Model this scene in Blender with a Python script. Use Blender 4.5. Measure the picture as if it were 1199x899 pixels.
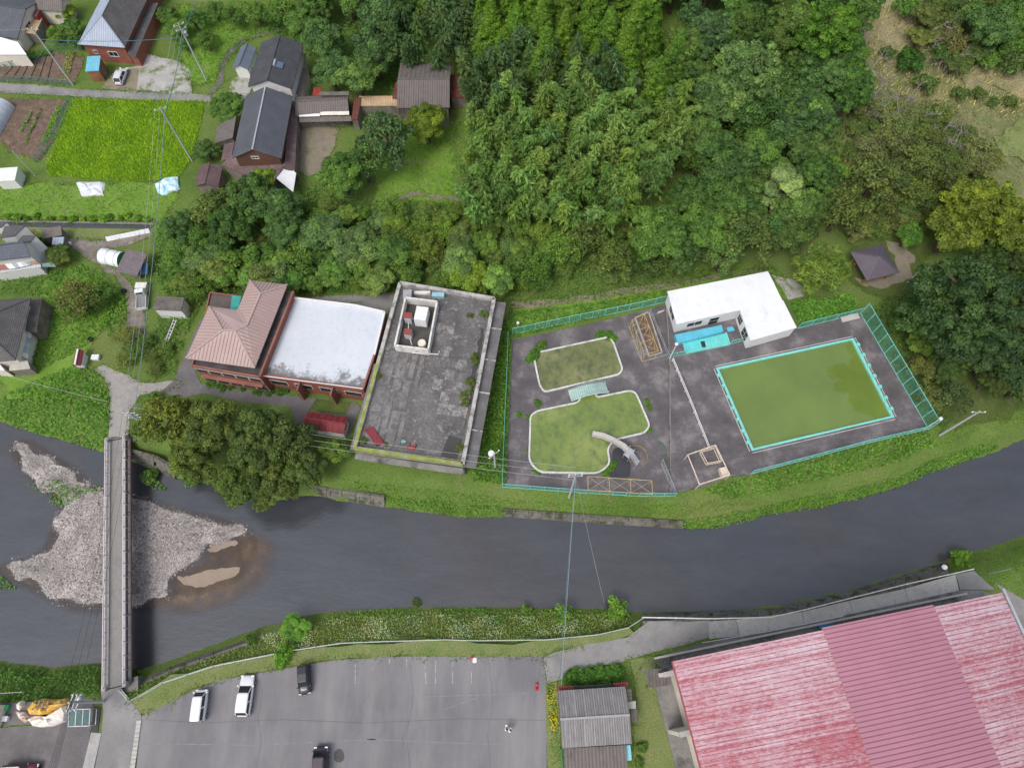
import bpy, bmesh, math, random
import numpy as np
from mathutils import Vector, Matrix
from mathutils.geometry import delaunay_2d_cdt

for o in list(bpy.data.objects): bpy.data.objects.remove(o)
scene = bpy.context.scene
COL = scene.collection
random.seed(7); RNG = np.random.default_rng(7)
R = math.radians

# ------------------------------------------------------------------ camera, sky, sun, exposure
CAM_H, FOC, TILT = 91.0, 800.0/1199.0, math.atan((808-449.5)/800.0)
cam_d = bpy.data.cameras.new('camera'); cam = bpy.data.objects.new('camera', cam_d); COL.objects.link(cam)
cam.location = (0, 0, CAM_H); cam.rotation_euler = (TILT, 0, 0)
cam_d.sensor_fit = 'HORIZONTAL'; cam_d.sensor_width = 36; cam_d.lens = 36*FOC
cam_d.clip_start = 1; cam_d.clip_end = 8000
scene.camera = cam

world = bpy.data.worlds.new('World'); scene.world = world; world.use_nodes = True
wn = world.node_tree; wn.nodes.clear()
sky = wn.nodes.new('ShaderNodeTexSky'); sky.sky_type = 'NISHITA'; sky.sun_disc = False
SUN_EL, SUN_AZ = R(58), R(215)
sky.sun_elevation = SUN_EL; sky.sun_rotation = SUN_AZ
sky.air_density = 1.0; sky.dust_density = 4.0; sky.ozone_density = 1.0
hs = wn.nodes.new('ShaderNodeHueSaturation'); hs.inputs['Saturation'].default_value = 0.62
bg = wn.nodes.new('ShaderNodeBackground'); bg.inputs['Strength'].default_value = 0.15
wo = wn.nodes.new('ShaderNodeOutputWorld')
wn.links.new(sky.outputs[0], hs.inputs['Color']); wn.links.new(hs.outputs[0], bg.inputs[0]); wn.links.new(bg.outputs[0], wo.inputs[0])

sun_d = bpy.data.lights.new('sun', 'SUN'); sun_d.energy = 1.0; sun_d.angle = R(20); sun_d.color = (1, .975, .94)
sun = bpy.data.objects.new('sun', sun_d); COL.objects.link(sun)
sdir = Vector((math.sin(SUN_AZ)*math.cos(SUN_EL), math.cos(SUN_AZ)*math.cos(SUN_EL), math.sin(SUN_EL)))
sun.rotation_euler = sdir.to_track_quat('Z', 'Y').to_euler(); sun.location = (0, 0, 200)

scene.view_settings.view_transform = 'Standard'; scene.view_settings.look = 'None'
scene.view_settings.exposure = 0.5; scene.view_settings.gamma = 1.0
scene.view_settings.use_curve_mapping = False
scene.render.engine = 'CYCLES'
scene.cycles.max_bounces = 6; scene.cycles.transparent_max_bounces = 8

# ------------------------------------------------------------------ survey: photo measurements to ground coordinates
CT, ST = math.cos(TILT), math.sin(TILT)
def W(px, py, z=0.0):
    x = (px-599.5)/800.0; y = -(py-449.5)/800.0
    dy = y*CT+ST; dz = y*ST-CT
    t = (CAM_H-z)/-dz
    return Vector((x*t, dy*t, z))
def proj(v):
    X, Y, Z = v[0], v[1], v[2]-CAM_H
    yc = Y*CT+Z*ST; zc = -Y*ST+Z*CT
    return (599.5+800*X/-zc, 449.5-800*yc/-zc)
def ppm(px, py, z=0.0):            # pixels per metre, level
    a = W(px-5, py, z); b = W(px+5, py, z)
    return 10.0/(b-a).length
def Zm(ox, oy, s): return lambda x, y: (ox+x/s, oy+y/s)
zA = Zm(0, 0, 3.997); zB = Zm(230, 30, 3.426); zC = Zm(0, 225, 3.997); zD = Zm(190, 300, 3.745)
zE = Zm(400, 310, 3.459); zF = Zm(580, 330, 3.33); zG = Zm(760, 300, 5.62); zH = Zm(780, 360, 3.331)
zI = Zm(0, 450, 3.328); zJ = Zm(0, 690, 3.747); zK = Zm(200, 690, 3.747); zL = Zm(520, 680, 3.747)
zM = Zm(740, 620, 2.612); zN = Zm(550, 0, 2.723); zO = Zm(850, 0, 2.725); zP = Zm(900, 250, 2.9)
zQ = Zm(0, 780, 7.557); zS = Zm(0, 0, 9.99); zT = Zm(80, 0, 8.175); zU = Zm(0, 250, 11.24); zV = Zm(0, 330, 7.49)
zX = Zm(630, 780, 7.053); zY = Zm(730, 350, 3.906)

ZW = -3.2
_n = [(-900,300,6),(-200,440,5),(0,492,4),(36,504,4),(78,515,4),(120,527,3.5),(153,537,2.5),(180,549,4),(210,559,5),(249,566,5),(320,585,4),(365,577,1.5),(400,584,1.5),(460,593,3.4),(540,604,3.8),(590,603,3.6),(650,607,3.4),(720,612,3.2),(790,616,3.4),(830,617,5),(870,607,5),(900,601,5),(960,592,5),(1020,578,5),(1060,566,5),(1090,550,5),(1120,541,4),(1160,530,2.5),(1199,512,2.5),(1400,430,5),(2000,200,6)]
_s = [(-900,780,6),(-200,768,6),(0,774,5),(60,783,4.5),(118,776,3.5),(150,789,3.2),(200,774,3.6),(270,748,3.6),(300,737,4),(350,723,5),(390,716,5),(480,712,5),(600,712,5),(720,714,4.5),(745,718,2),(840,716,2.8),(900,712,2.8),(950,702,2.8),(1000,690,2.8),(1060,672,2.8),(1110,656,2.8),(1150,645,3),(1199,628,3.5),(1400,570,5),(2000,400,6)]
_N = sorted([(W(a, b, ZW).x, W(a, b, ZW).y, w) for a, b, w in _n]); _S = sorted([(W(a, b, ZW).x, W(a, b, ZW).y, w) for a, b, w in _s])
nx_, ny_, nw_ = map(np.array, zip(*_N)); sx_, sy_, sw_ = map(np.array, zip(*_S))
def sm(t):
    t = np.clip(t, 0, 1); return t*t*(3-2*t)
def hz(x, y):
    x = np.asarray(x, float); y = np.asarray(y, float)
    dN = (y-np.interp(x, nx_, ny_))*.96; dS = (np.interp(x, sx_, sy_)-y)*.96
    d = np.where(dN > dS, dN, dS); w = np.where(dN > dS, np.interp(x, nx_, nw_), np.interp(x, sx_, sw_))
    z = np.where(d < 0, ZW-.7*np.clip(-d/1.5, 0, 1), ZW+(-ZW)*np.clip(d/w, 0, 1)**.8)
    hill = np.clip(y-68-.12*np.clip(-x, 0, 40), 0, 70)*.26*sm((x+12)/26.) + np.clip(y-140, 0, 400)*.3
    wob = .35*sm((hill)/2.)*(np.sin(x*.31+y*.17)+np.sin(y*.41-x*.23))
    return z+hill+wob
def H1(x, y): return float(hz(x, y))
def G(px, py, up=0.0):
    z = up
    for _ in range(14):
        p = W(px, py, z); z = .5*z+.5*(H1(p.x, p.y)+up)
    return W(px, py, z)
def solve_h(base, top):
    """height over a base point whose top is seen at a measured place"""
    best = min((math.hypot(proj((base[0], base[1], base[2]+h*.1))[0]-top[0], proj((base[0], base[1], base[2]+h*.1))[1]-top[1]), h*.1) for h in range(5, 200))
    return best[1]

# ------------------------------------------------------------------ materials
MATS = {}
class NT:
    def __init__(s, name):
        s.m = bpy.data.materials.new(name); s.m.use_nodes = True; s.t = s.m.node_tree
        s.b = s.t.nodes['Principled BSDF']; s.out = s.t.nodes['Material Output']
        s.tc = s.t.nodes.new('ShaderNodeTexCoord')
    def n(s, typ, **kw):
        nd = s.t.nodes.new('ShaderNode'+typ)
        for k, v in kw.items():
            if k in nd.inputs: nd.inputs[k].default_value = v
            else: setattr(nd, k, v)
        return nd
    def l(s, a, b): s.t.links.new(a, b)
    def noise(s, scale, detail=6, rough=.6, coord='Object', stretch=None):
        nd = s.n('TexNoise', Scale=scale, Detail=detail, Roughness=rough)
        src = s.tc.outputs[coord]
        if stretch:
            mp = s.n('Mapping'); mp.inputs['Scale'].default_value = stretch; s.l(src, mp.inputs[0]); src = mp.outputs[0]
        s.l(src, nd.inputs['Vector']); return nd.outputs['Fac']
    def ramp(s, fac, stops):
        r = s.n('ValToRGB'); e = r.color_ramp.elements
        while len(e) < len(stops): e.new(.5)
        for el, (p, c) in zip(e, stops): el.position = p; el.color = (*c, 1) if len(c) == 3 else c
        s.l(fac, r.inputs[0]); return r.outputs[0]
    def mix(s, fac, a, b, mode='MIX'):
        m = s.n('MixRGB', blend_type=mode)
        for i, v in ((0, fac), (1, a), (2, b)):
            if isinstance(v, (int, float)): m.inputs[i].default_value = v
            elif isinstance(v, tuple): m.inputs[i].default_value = (*v, 1)
            else: s.l(v, m.inputs[i])
        return m.outputs[0]
    def bump(s, h, strength, dist=.05):
        b = s.n('Bump', Strength=strength, Distance=dist); s.l(h, b.inputs['Height'])
        if s.b.inputs['Normal'].links: s.l(s.b.inputs['Normal'].links[0].from_socket, b.inputs['Normal'])
        s.l(b.outputs[0], s.b.inputs['Normal'])
def mul(c, k): return tuple(min(1, v*k) for v in c)
def mat(name, col, rough=.8, var=.22, scale=.5, stain=None, stain_lo=.5, stain_hi=.65, stain_scale=.35, fine=6., fvar=.18, metal=0., spec=.35,
        ribs=None, tiles=None, bump=0., streak=None):
    if name in MATS: return MATS[name]
    t = NT(name); big = t.noise(scale)
    c = t.ramp(big, [(.3, mul(col, 1-var)), (.7, mul(col, 1+var))])
    fn = t.noise(fine, 4, .7)
    c = t.mix(1.0, c, t.ramp(fn, [(.3, (1-fvar,)*3), (.7, (1+fvar*.6,)*3)]), 'MULTIPLY')
    if stain is not None:
        sn = t.noise(stain_scale, 9, .68, stretch=streak)
        c = t.mix(t.ramp(sn, [(stain_lo, (0, 0, 0)), (stain_hi, (1, 1, 1))]), c, stain)
    if tiles:
        br = t.n('TexBrick', Scale=1.0); br.inputs['Brick Width'].default_value = tiles[0]; br.inputs['Row Height'].default_value = tiles[1]
        br.inputs['Mortar Size'].default_value = tiles[2] if len(tiles) > 2 else .02
        br.inputs['Mortar Smooth'].default_value = .3
        br.inputs['Color1'].default_value = (1, 1, 1, 1); br.inputs['Color2'].default_value = (.78, .78, .78, 1); br.inputs['Mortar'].default_value = (tiles[3],)*3+(1,) if len(tiles) > 3 else (.45, .45, .45, 1)
        t.l(t.tc.outputs['UV'], br.inputs['Vector']); c = t.mix(1.0, c, br.outputs['Color'], 'MULTIPLY')
        inv = t.n('Invert'); t.l(br.outputs['Fac'], inv.inputs['Color']); t.bump(inv.outputs[0], .6, .03)
    if ribs:
        wv = t.n('TexWave', Scale=1.0, wave_type='BANDS', bands_direction='X'); wv.inputs['Distortion'].default_value = 0
        mp = t.n('Mapping'); mp.inputs['Scale'].default_value = (.314/ribs, 1, 1); t.l(t.tc.outputs['UV'], mp.inputs[0]); t.l(mp.outputs[0], wv.inputs['Vector'])
        c = t.mix(1.0, c, t.ramp(wv.outputs['Fac'], [(0, (.78,)*3), (.6, (1.05,)*3)]), 'MULTIPLY')
        t.bump(wv.outputs['Fac'], .7, .06)
    if bump: t.bump(t.noise(fine*1.5, 5, .7), bump, .05)
    t.l(c, t.b.inputs['Base Color']); t.b.inputs['Roughness'].default_value = rough
    t.b.inputs['Metallic'].default_value = metal; t.b.inputs['Specular IOR Level'].default_value = spec
    MATS[name] = t.m; return t.m
def leaf_mat(name, trans=.35, rough=.55, spec=.25):
    t = NT(name); oi = t.n('ObjectInfo'); ge = t.n('NewGeometry')
    v = t.ramp(ge.outputs['Random Per Island'], [(0, (1.3, 1.45, 1.1)), (.55, (2.05, 2.15, 1.7)), (.93, (2.5, 2.5, 2.0)), (1, (3.1, 2.9, 2.0))])
    big = t.n('TexNoise', Scale=.28, Detail=3); t.l(ge.outputs['Position'], big.inputs['Vector'])
    c = t.mix(1.0, oi.outputs['Color'], v, 'MULTIPLY')
    c = t.mix(1.0, c, t.ramp(big.outputs['Fac'], [(.3, (.74, .82, .8)), (.7, (1.2, 1.12, 1.0))]), 'MULTIPLY')
    tn = t.n('Attribute', attribute_name='tint'); c = t.mix(1.0, c, t.ramp(tn.outputs['Fac'], [(0, (.62, .68, .72)), (.5, (1, 1, 1)), (1, (1.32, 1.34, 1.12))]), 'MULTIPLY')
    t.l(c, t.b.inputs['Base Color']); t.b.inputs['Roughness'].default_value = rough; t.b.inputs['Specular IOR Level'].default_value = spec
    tr = t.n('BsdfTranslucent'); t.l(t.mix(1.0, c, (1.1, 1.25, .7), 'MULTIPLY'), tr.inputs[0])
    ms = t.n('MixShader'); ms.inputs[0].default_value = trans
    t.l(t.b.outputs[0], ms.inputs[1]); t.l(tr.outputs[0], ms.inputs[2]); t.l(ms.outputs[0], t.out.inputs['Surface'])
    MATS[name] = t.m; return t.m
LEAF = leaf_mat('leaf'); NEEDLE = leaf_mat('needle', .15, .7, .15)
BARK = mat('bark', (.09, .07, .05), .9, .3, 2, bump=.5)
DEADWOOD = mat('dead_wood', (.25, .225, .20), .9, .25, 2)
CULM = mat('culm', (.13, .16, .05), .6, .3, 2)
ASPH = mat('asphalt', (.165, .158, .166), .92, .2, .10, stain=(.235, .225, .222), stain_lo=.44, stain_hi=.70, stain_scale=.12, streak=(1.8, .35, 1), fine=9, fvar=.12, bump=.15)
ROAD = mat('old_road', (.235, .225, .22), .92, .16, .25, stain=(.135, .13, .13), stain_lo=.5, stain_hi=.75, stain_scale=.2, fine=7, fvar=.15, bump=.2)
DECKM = mat('deck_concrete', (.108, .098, .102), .85, .34, .3, stain=(.225, .205, .205), stain_lo=.52, stain_hi=.74, stain_scale=.3, fine=5, fvar=.2, bump=.2)
DARKD = mat('yard_asphalt', (.135, .125, .125), .9, .2, .4, stain=(.22, .21, .2), stain_lo=.55, stain_hi=.75, stain_scale=.25, fine=6)
CONC = mat('concrete', (.36, .35, .33), .88, .18, .5, stain=(.14, .135, .12), stain_lo=.5, stain_hi=.72, stain_scale=.5, fine=6, bump=.2)
CONCD = mat('stained_concrete', (.20, .19, .18), .9, .25, .5, stain=(.055, .052, .048), stain_lo=.5, stain_hi=.7, stain_scale=.45, fine=4, bump=.3)
PALEC = mat('pale_concrete', (.44, .42, .39), .85, .15, .6, stain=(.2, .19, .17), stain_lo=.55, stain_hi=.75, stain_scale=.6)
WHITE = mat('white_paint', (.66, .655, .645), .6, .05, .6, stain=(.46, .44, .42), stain_lo=.56, stain_hi=.85, stain_scale=.6, fvar=.06)
CREAM = mat('cream_wall', (.66, .61, .53), .8, .1, .6, stain=(.4, .35, .3), stain_lo=.58, stain_hi=.8, stain_scale=.7)
BRICK = mat('brick_wall', (.27, .095, .066), .88, .18, .5, stain=(.14, .06, .05), stain_lo=.55, stain_hi=.75, stain_scale=.6, tiles=(.45, .14, .012, 1.5))
BRICKP = mat('brick_trim', (.25, .105, .08), .85, .2, .6, stain=(.15, .08, .07), stain_lo=.52, stain_hi=.7)
WOODW = mat('wood_wall', (.30, .13, .065), .85, .25, 1.2, stain=(.12, .06, .04), stain_lo=.5, stain_hi=.65, ribs=.3)
WOODG = mat('grey_wood', (.20, .175, .15), .9, .3, 1.0, stain=(.08, .07, .06), stain_lo=.5, stain_hi=.7)
WOODT = mat('tan_wood', (.45, .32, .19), .85, .2, 1.0, ribs=.3)
GLASS = mat('window_glass', (.02, .025, .03), .08, .2, 1, spec=.6)
FRAME = mat('window_frame', (.55, .55, .55), .5, .05)
STEEL = mat('galvanised_steel', (.45, .46, .48), .5, .12, 1.5, metal=.5)
POLEC = mat('pole_concrete', (.40, .40, .41), .75, .1, 1.0)
DARKM = mat('dark_metal', (.03, .03, .032), .5, .2)
RUBBER = mat('rubber', (.02, .02, .02), .8)
TURQ = mat('turquoise_paint', (.20, .56, .50), .5, .1, 1, stain=(.25, .42, .36), stain_lo=.6, stain_hi=.8)
FENCEG = mat('fence_green', (.10, .40, .31), .55, .1, 1)
YEL = mat('yellow_paint', (.50, .38, .16), .6, .2, 2, stain=(.3, .18, .08), stain_lo=.55, stain_hi=.7, stain_scale=2)
CRMP = mat('cream_paint', (.62, .52, .40), .6, .15, 2, stain=(.35, .2, .12), stain_lo=.58, stain_hi=.72, stain_scale=2)
REDM = mat('red_roof_paint', (.20, .03, .035), .6, .2, 1, ribs=.3, stain=(.11, .03, .03), stain_lo=.55, stain_hi=.7)
SOIL = mat('soil', (.125, .085, .062), .95, .3, .6, stain=(.2, .15, .11), stain_lo=.5, stain_hi=.7, stain_scale=1, fine=5, bump=.4)
DIRT = mat('dirt', (.23, .195, .15), .95, .25, .5, stain=(.12, .14, .06), stain_lo=.5, stain_hi=.65, stain_scale=.5, fine=4, bump=.3)
GRAVELY = mat('gravel_yard', (.34, .33, .31), .95, .2, .5, stain=(.12, .16, .05), stain_lo=.5, stain_hi=.62, stain_scale=.4, fine=8, bump=.3)
SAND = mat('sand', (.27, .215, .165), .95, .12, .4, fine=6)
WETS = mat('wet_sand', (.075, .053, .038), .25, .25, .3, stain=(.06, .05, .04), stain_lo=.45, stain_hi=.7, spec=.5)
STONE = mat('river_stone', (.37, .33, .31), .9, .3, .3, fine=3, fvar=.35, bump=.3)

def ground_mat():
    t = NT('grass_ground')
    n1 = t.noise(.07, 7, .65); n2 = t.noise(.5, 6, .7); n3 = t.noise(4.5, 5, .75)
    c = t.ramp(n1, [(.3, (.075, .125, .024)), (.5, (.115, .180, .040)), (.7, (.160, .190, .062))])
    c = t.mix(t.ramp(n2, [(.56, (0, 0, 0)), (.76, (1, 1, 1))]), c, (.17, .15, .08))
    c = t.mix(1.0, c, t.ramp(n3, [(.3, (.55,)*3), (.7, (1.3,)*3)]), 'MULTIPLY')
    t.l(c, t.b.inputs['Base Color']); t.b.inputs['Roughness'].default_value = .95; t.b.inputs['Specular IOR Level'].default_value = .1
    t.bump(n3, .7, .15); return t.m
def turf_mat(name, a, b, c_, dry=.62):
    t = NT(name); n1 = t.noise(.25, 7, .65); n3 = t.noise(5, 5, .75); n2 = t.noise(.7, 6, .7)
    c = t.ramp(n1, [(.35, a), (.65, b)])
    c = t.mix(t.ramp(n2, [(dry-.1, (0, 0, 0)), (dry+.1, (1, 1, 1))]), c, c_)
    c = t.mix(1.0, c, t.ramp(n3, [(.3, (.62,)*3), (.7, (1.25,)*3)]), 'MULTIPLY')
    t.l(c, t.b.inputs['Base Color']); t.b.inputs['Roughness'].default_value = .95; t.b.inputs['Specular IOR Level'].default_value = .1
    t.bump(n3, .6, .12); return t.m
GROUND = ground_mat()
LAWN = turf_mat('lawn', (.14, .19, .06), (.20, .22, .09), (.25, .2, .12), .66)
BRIGHT = turf_mat('bright_grass', (.12, .23, .03), (.17, .28, .05), (.21, .2, .10), .62)
SCRUBT = turf_mat('scrub_turf', (.11, .14, .05), (.16, .17, .075), (.24, .21, .12), .58)
DRYG = turf_mat('dry_grass', (.24, .21, .12), (.175, .18, .085), (.31, .26, .17), .58)
MOSSY = turf_mat('mossy_lawn', (.06, .095, .024), (.10, .13, .036), (.16, .13, .07), .66)
def water_mat(name, deep, rough=.04, bump=.25, scale=.9, mott=None, spec=.5):
    t = NT(name); c = t.ramp(t.noise(.12, 4), [(.3, mul(deep, .85)), (.7, mul(deep, 1.15))])
    if mott:
        nn = t.noise(mott[1], 8, .7); n2 = t.noise(mott[1]*.25, 5, .6)
        c = t.mix(t.ramp(n2, [(.45, (0, 0, 0)), (.65, (1, 1, 1))]), c, mott[2]); c = t.mix(t.ramp(nn, [(.42, (0, 0, 0)), (.66, (.9, .9, .9))]), c, mott[0])
    t.l(c, t.b.inputs['Base Color']); t.b.inputs['Roughness'].default_value = rough; t.b.inputs['IOR'].default_value = 1.75; t.b.inputs['Specular IOR Level'].default_value = spec
    if bump: t.bump(t.noise(scale, 5, .65), bump, .03)
    return t.m
def river_mat():
    t = NT('river_water'); a = t.noise(.035, 4, .6); b = t.noise(.25, 6, .7, stretch=(.5, 1.4, 1))
    c = t.ramp(a, [(.3, (.053, .048, .047)), (.55, (.044, .048, .056))]); c = t.mix(1.0, c, t.ramp(b, [(.3, (.82,)*3), (.7, (1.18,)*3)]), 'MULTIPLY')
    t.l(c, t.b.inputs['Base Color']); t.b.inputs['Roughness'].default_value = .06; t.b.inputs['IOR'].default_value = 1.75
    t.bump(t.noise(1.1, 6, .7, stretch=(.7, 1.5, 1)), .45, .07); t.bump(t.noise(5., 4, .7), .4, .02); return t.m
RIVER = river_mat()
POOLW = water_mat('pool_water', (.122, .178, .036), .03, .05, .8, spec=.5)
ALGAE = water_mat('algae_water', (.17, .225, .045), .12, .08, 2, mott=((.065, .115, .03), .5, (.235, .275, .075)))
ALGAD = water_mat('algae_water_dark', (.15, .165, .05), .14, .08, 2, mott=((.05, .065, .028), .8, (.22, .225, .09)))

# ------------------------------------------------------------------ mesh helpers
class MB:
    def __init__(s): s.v = []; s.f = []; s.mi = []
    def poly(s, pts):
        b = len(s.v); s.v += [tuple(p) for p in pts]; s.f.append(tuple(range(b, b+len(pts)))); return s
    def box(s, x0, x1, y0, y1, z0, z1):
        b = len(s.v); s.v += [(x0,y0,z0),(x1,y0,z0),(x1,y1,z0),(x0,y1,z0),(x0,y0,z1),(x1,y0,z1),(x1,y1,z1),(x0,y1,z1)]
        s.f += [tuple(b+i for i in q) for q in ((3,2,1,0),(4,5,6,7),(0,1,5,4),(1,2,6,5),(2,3,7,6),(3,0,4,7))]; return s
    def bar(s, a, b_, w, h=None, up=Vector((0,0,1))):
        a = Vector(a); b_ = Vector(b_); d = (b_-a).normalized(); h = h or w
        if abs(d.dot(up)) > .98: up = Vector((1,0,0))
        sx = d.cross(up).normalized()*w/2; sz = sx.cross(d).normalized()*h/2; b = len(s.v)
        for p in (a, b_): s.v += [tuple(p-sx-sz), tuple(p+sx-sz), tuple(p+sx+sz), tuple(p-sx+sz)]
        s.f += [tuple(b+i for i in q) for q in ((3,2,1,0),(4,5,6,7),(0,1,5,4),(1,2,6,5),(2,3,7,6),(3,0,4,7))]; return s
    def prism(s, pts, z0, z1):
        pts = [(p[0], p[1]) for p in pts]; n = len(pts)
        if sum(pts[i][0]*pts[(i+1)%n][1]-pts[(i+1)%n][0]*pts[i][1] for i in range(n)) < 0: pts = pts[::-1]
        b = len(s.v); s.v += [(p[0],p[1],z0) for p in pts]+[(p[0],p[1],z1) for p in pts]
        s.f.append(tuple(b+n+i for i in range(n))); s.f.append(tuple(b+n-1-i for i in range(n)))
        for i in range(n): j = (i+1)%n; s.f.append((b+i, b+j, b+n+j, b+n+i))
        return s
    def tube(s, pts, r, n=6, cap=True):
        pts = [Vector(p) for p in pts]; rs = r if isinstance(r, (list, tuple)) else [r]*len(pts); b = len(s.v)
        for i, p in enumerate(pts):
            d = (pts[min(i+1, len(pts)-1)]-pts[max(i-1, 0)]).normalized()
            u = d.orthogonal().normalized() if abs(d.z) < .95 else d.cross(Vector((0,1,0))).normalized()
            if abs(d.z) < .95: u = d.cross(Vector((0,0,1))).normalized()
            v = d.cross(u)
            for k in range(n):
                a = 2*math.pi*k/n; s.v.append(tuple(p+(u*math.cos(a)+v*math.sin(a))*rs[i]))
        for i in range(len(pts)-1):
            for k in range(n):
                j = (k+1)%n; s.f.append((b+i*n+k, b+i*n+j, b+(i+1)*n+j, b+(i+1)*n+k))
        if cap:
            s.f.append(tuple(b+n-1-k for k in range(n))); e = b+(len(pts)-1)*n; s.f.append(tuple(e+k for k in range(n)))
        return s
    def lathe(s, prof, n=12, c=(0,0,0)):
        b = len(s.v)
        for r, z in prof:
            for k in range(n):
                a = 2*math.pi*k/n; s.v.append((c[0]+r*math.cos(a), c[1]+r*math.sin(a), c[2]+z))
        for i in range(len(prof)-1):
            for k in range(n):
                j = (k+1)%n; s.f.append((b+i*n+k, b+i*n+j, b+(i+1)*n+j, b+(i+1)*n+k))
        s.f.append(tuple(b+(len(prof)-1)*n+k for k in range(n))); return s
    def mesh(s, name, off=(0,0,0), uv=True):
        me = bpy.data.meshes.new(name); me.from_pydata([(a-off[0], b-off[1], c-off[2]) for a, b, c in s.v], [], s.f); me.update()
        if uv:
            ul = me.uv_layers.new(name='UVMap')
            for p in me.polygons:
                n = p.normal; t = Vector((0,0,1)).cross(n)
                t = Vector((1,0,0)) if t.length < .02 else t.normalized()
                v = n.cross(t)
                for li in p.loop_indices:
                    co = me.vertices[me.loops[li].vertex_index].co; ul.data[li].uv = (co.dot(t), co.dot(v))
        return me
    def build(s, name, m, parent=None, world=False, smooth=False, label=None, uv=True):
        off = parent.location if (parent is not None and world) else (0,0,0)
        return link(name, s.mesh(name, off, uv), m, parent, smooth, label)
def link(name, me, m, parent=None, smooth=False, label=None):
    if m is not None and not me.materials: me.materials.append(m)
    o = bpy.data.objects.new(name, me); COL.objects.link(o); o.parent = parent
    if smooth: me.polygons.foreach_set('use_smooth', [True]*len(me.polygons))
    if label: o['label'] = label
    if name in ('roof_seams', 'roof_ribs', 'eave_brackets'): o['kind'] = 'stuff'
    return o
def tag(o, label, cat, group=None):
    o['label'] = label; o['category'] = cat
    if group: o['group'] = group
    return o
def thing(name, label, cat, loc=(0,0,0), rz=0, group=None):
    o = bpy.data.objects.new(name, None); COL.objects.link(o); o.location = loc; o.rotation_euler = (0,0,rz); o.empty_display_size = .5
    return tag(o, label, cat, group)
def copy_tree(o, parent=None):
    c = o.copy(); COL.objects.link(c); c.parent = parent
    for ch in o.children: copy_tree(ch, c)
    return c
def structure(o): o['kind'] = 'structure'; return o
def stuff(o, label, cat): o['kind'] = 'stuff'; return tag(o, label, cat)

def jitter_poly(pts, step, amt, seed=1):
    rnd = random.Random(seed); out = []
    n = len(pts)
    for i in range(n):
        a = Vector(pts[i][:2]); b = Vector(pts[(i+1)%n][:2]); k = max(1, int((b-a).length/step))
        for q in range(k):
            p = a.lerp(b, q/k); out.append((p.x+rnd.uniform(-amt, amt), p.y+rnd.uniform(-amt, amt)))
    return out
def inside(poly, X, Y):
    X = np.asarray(X); Y = np.asarray(Y); r = np.zeros(X.shape, bool); n = len(poly)
    for i in range(n):
        x0, y0 = poly[i][:2]; x1, y1 = poly[(i+1)%n][:2]
        if y0 == y1: continue
        c = ((y0 > Y) != (y1 > Y)) & (X < (x1-x0)*(Y-y0)/(y1-y0)+x0); r ^= c
    return r
def sheet(name, poly, m, z=None, off=.03, res=None, holes=(), uvang=None, skirt=0):
    """a sheet over a polygon, level at z or draped on the terrain"""
    vs = [Vector(p[:2]) for p in poly]; fs = [list(range(len(vs)))]
    ed = []
    for h in holes:
        b = len(vs); k = len(h); vs += [Vector(p[:2]) for p in h]; ed += [(b+i, b+(i+1) % k) for i in range(k)]
    if res:
        xs = [v.x for v in vs]; ys = [v.y for v in vs]
        gx, gy = np.meshgrid(np.arange(min(xs)+res/2, max(xs), res), np.arange(min(ys)+res/2, max(ys), res))
        ok = inside(poly, gx, gy); vs += [Vector((a, b)) for a, b in zip(gx[ok], gy[ok])]
    ov, oe, of, *_ = delaunay_2d_cdt(vs, ed, fs, 1, 1e-5)
    if holes: of = [f for f in of if not any(inside(h, np.array([sum(ov[i].x for i in f)/len(f)]), np.array([sum(ov[i].y for i in f)/len(f)]))[0] for h in holes)]
    zz = [z]*len(ov) if z is not None else (hz([v.x for v in ov], [v.y for v in ov])+off).tolist()
    mb = MB(); mb.v = [(v.x, v.y, q) for v, q in zip(ov, zz)]
    for f in of:
        a, b, c = [ov[i] for i in f[:3]]
        mb.f.append(tuple(f) if (b-a).cross(c-a) > 0 else tuple(f[::-1]))
    return structure(mb.build(name, m))
def PW(pxs, z=0.0): return [W(a, b, z) for a, b in pxs]
def PG(pxs): return [G(a, b) for a, b in pxs]

def quads_mesh(name, P, U, V, shape='diamond', tint=None):
    """many leaf faces: centre P, half axes U and V (N,3)"""
    n = len(P)
    if shape == 'blade': vs = np.stack([P-U, P+U, P+V], 1)
    elif shape == 'leaf': vs = np.stack([P-V, P+U*.9-V*.15, P+V, P-U*.9-V*.15], 1)
    else: vs = np.stack([P-V, P+U, P+V, P-U], 1)
    k = vs.shape[1]; me = bpy.data.meshes.new(name)
    me.vertices.add(n*k); me.vertices.foreach_set('co', vs.reshape(-1).astype(np.float32))
    me.loops.add(n*k); me.loops.foreach_set('vertex_index', np.arange(n*k, dtype=np.int32))
    me.polygons.add(n); me.polygons.foreach_set('loop_start', np.arange(0, n*k, k, dtype=np.int32)); me.polygons.foreach_set('loop_total', np.full(n, k, np.int32))
    me.update(calc_edges=True)
    at = me.attributes.new('tint', 'FLOAT', 'FACE'); at.data.foreach_set('value', np.full(n, .5, np.float32) if tint is None else np.asarray(tint, np.float32))
    return me
def unit(a): return a/np.maximum(np.linalg.norm(a, axis=-1, keepdims=True), 1e-6)
def rand_unit(n, rng): return unit(rng.normal(size=(n, 3)))
def leaf_axes(Nrm, size, rng, aspect=.6):
    t = unit(np.cross(Nrm, rand_unit(len(Nrm), rng))); b = np.cross(Nrm, t); s = size[:, None]
    return t*s*aspect, b*s
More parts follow.
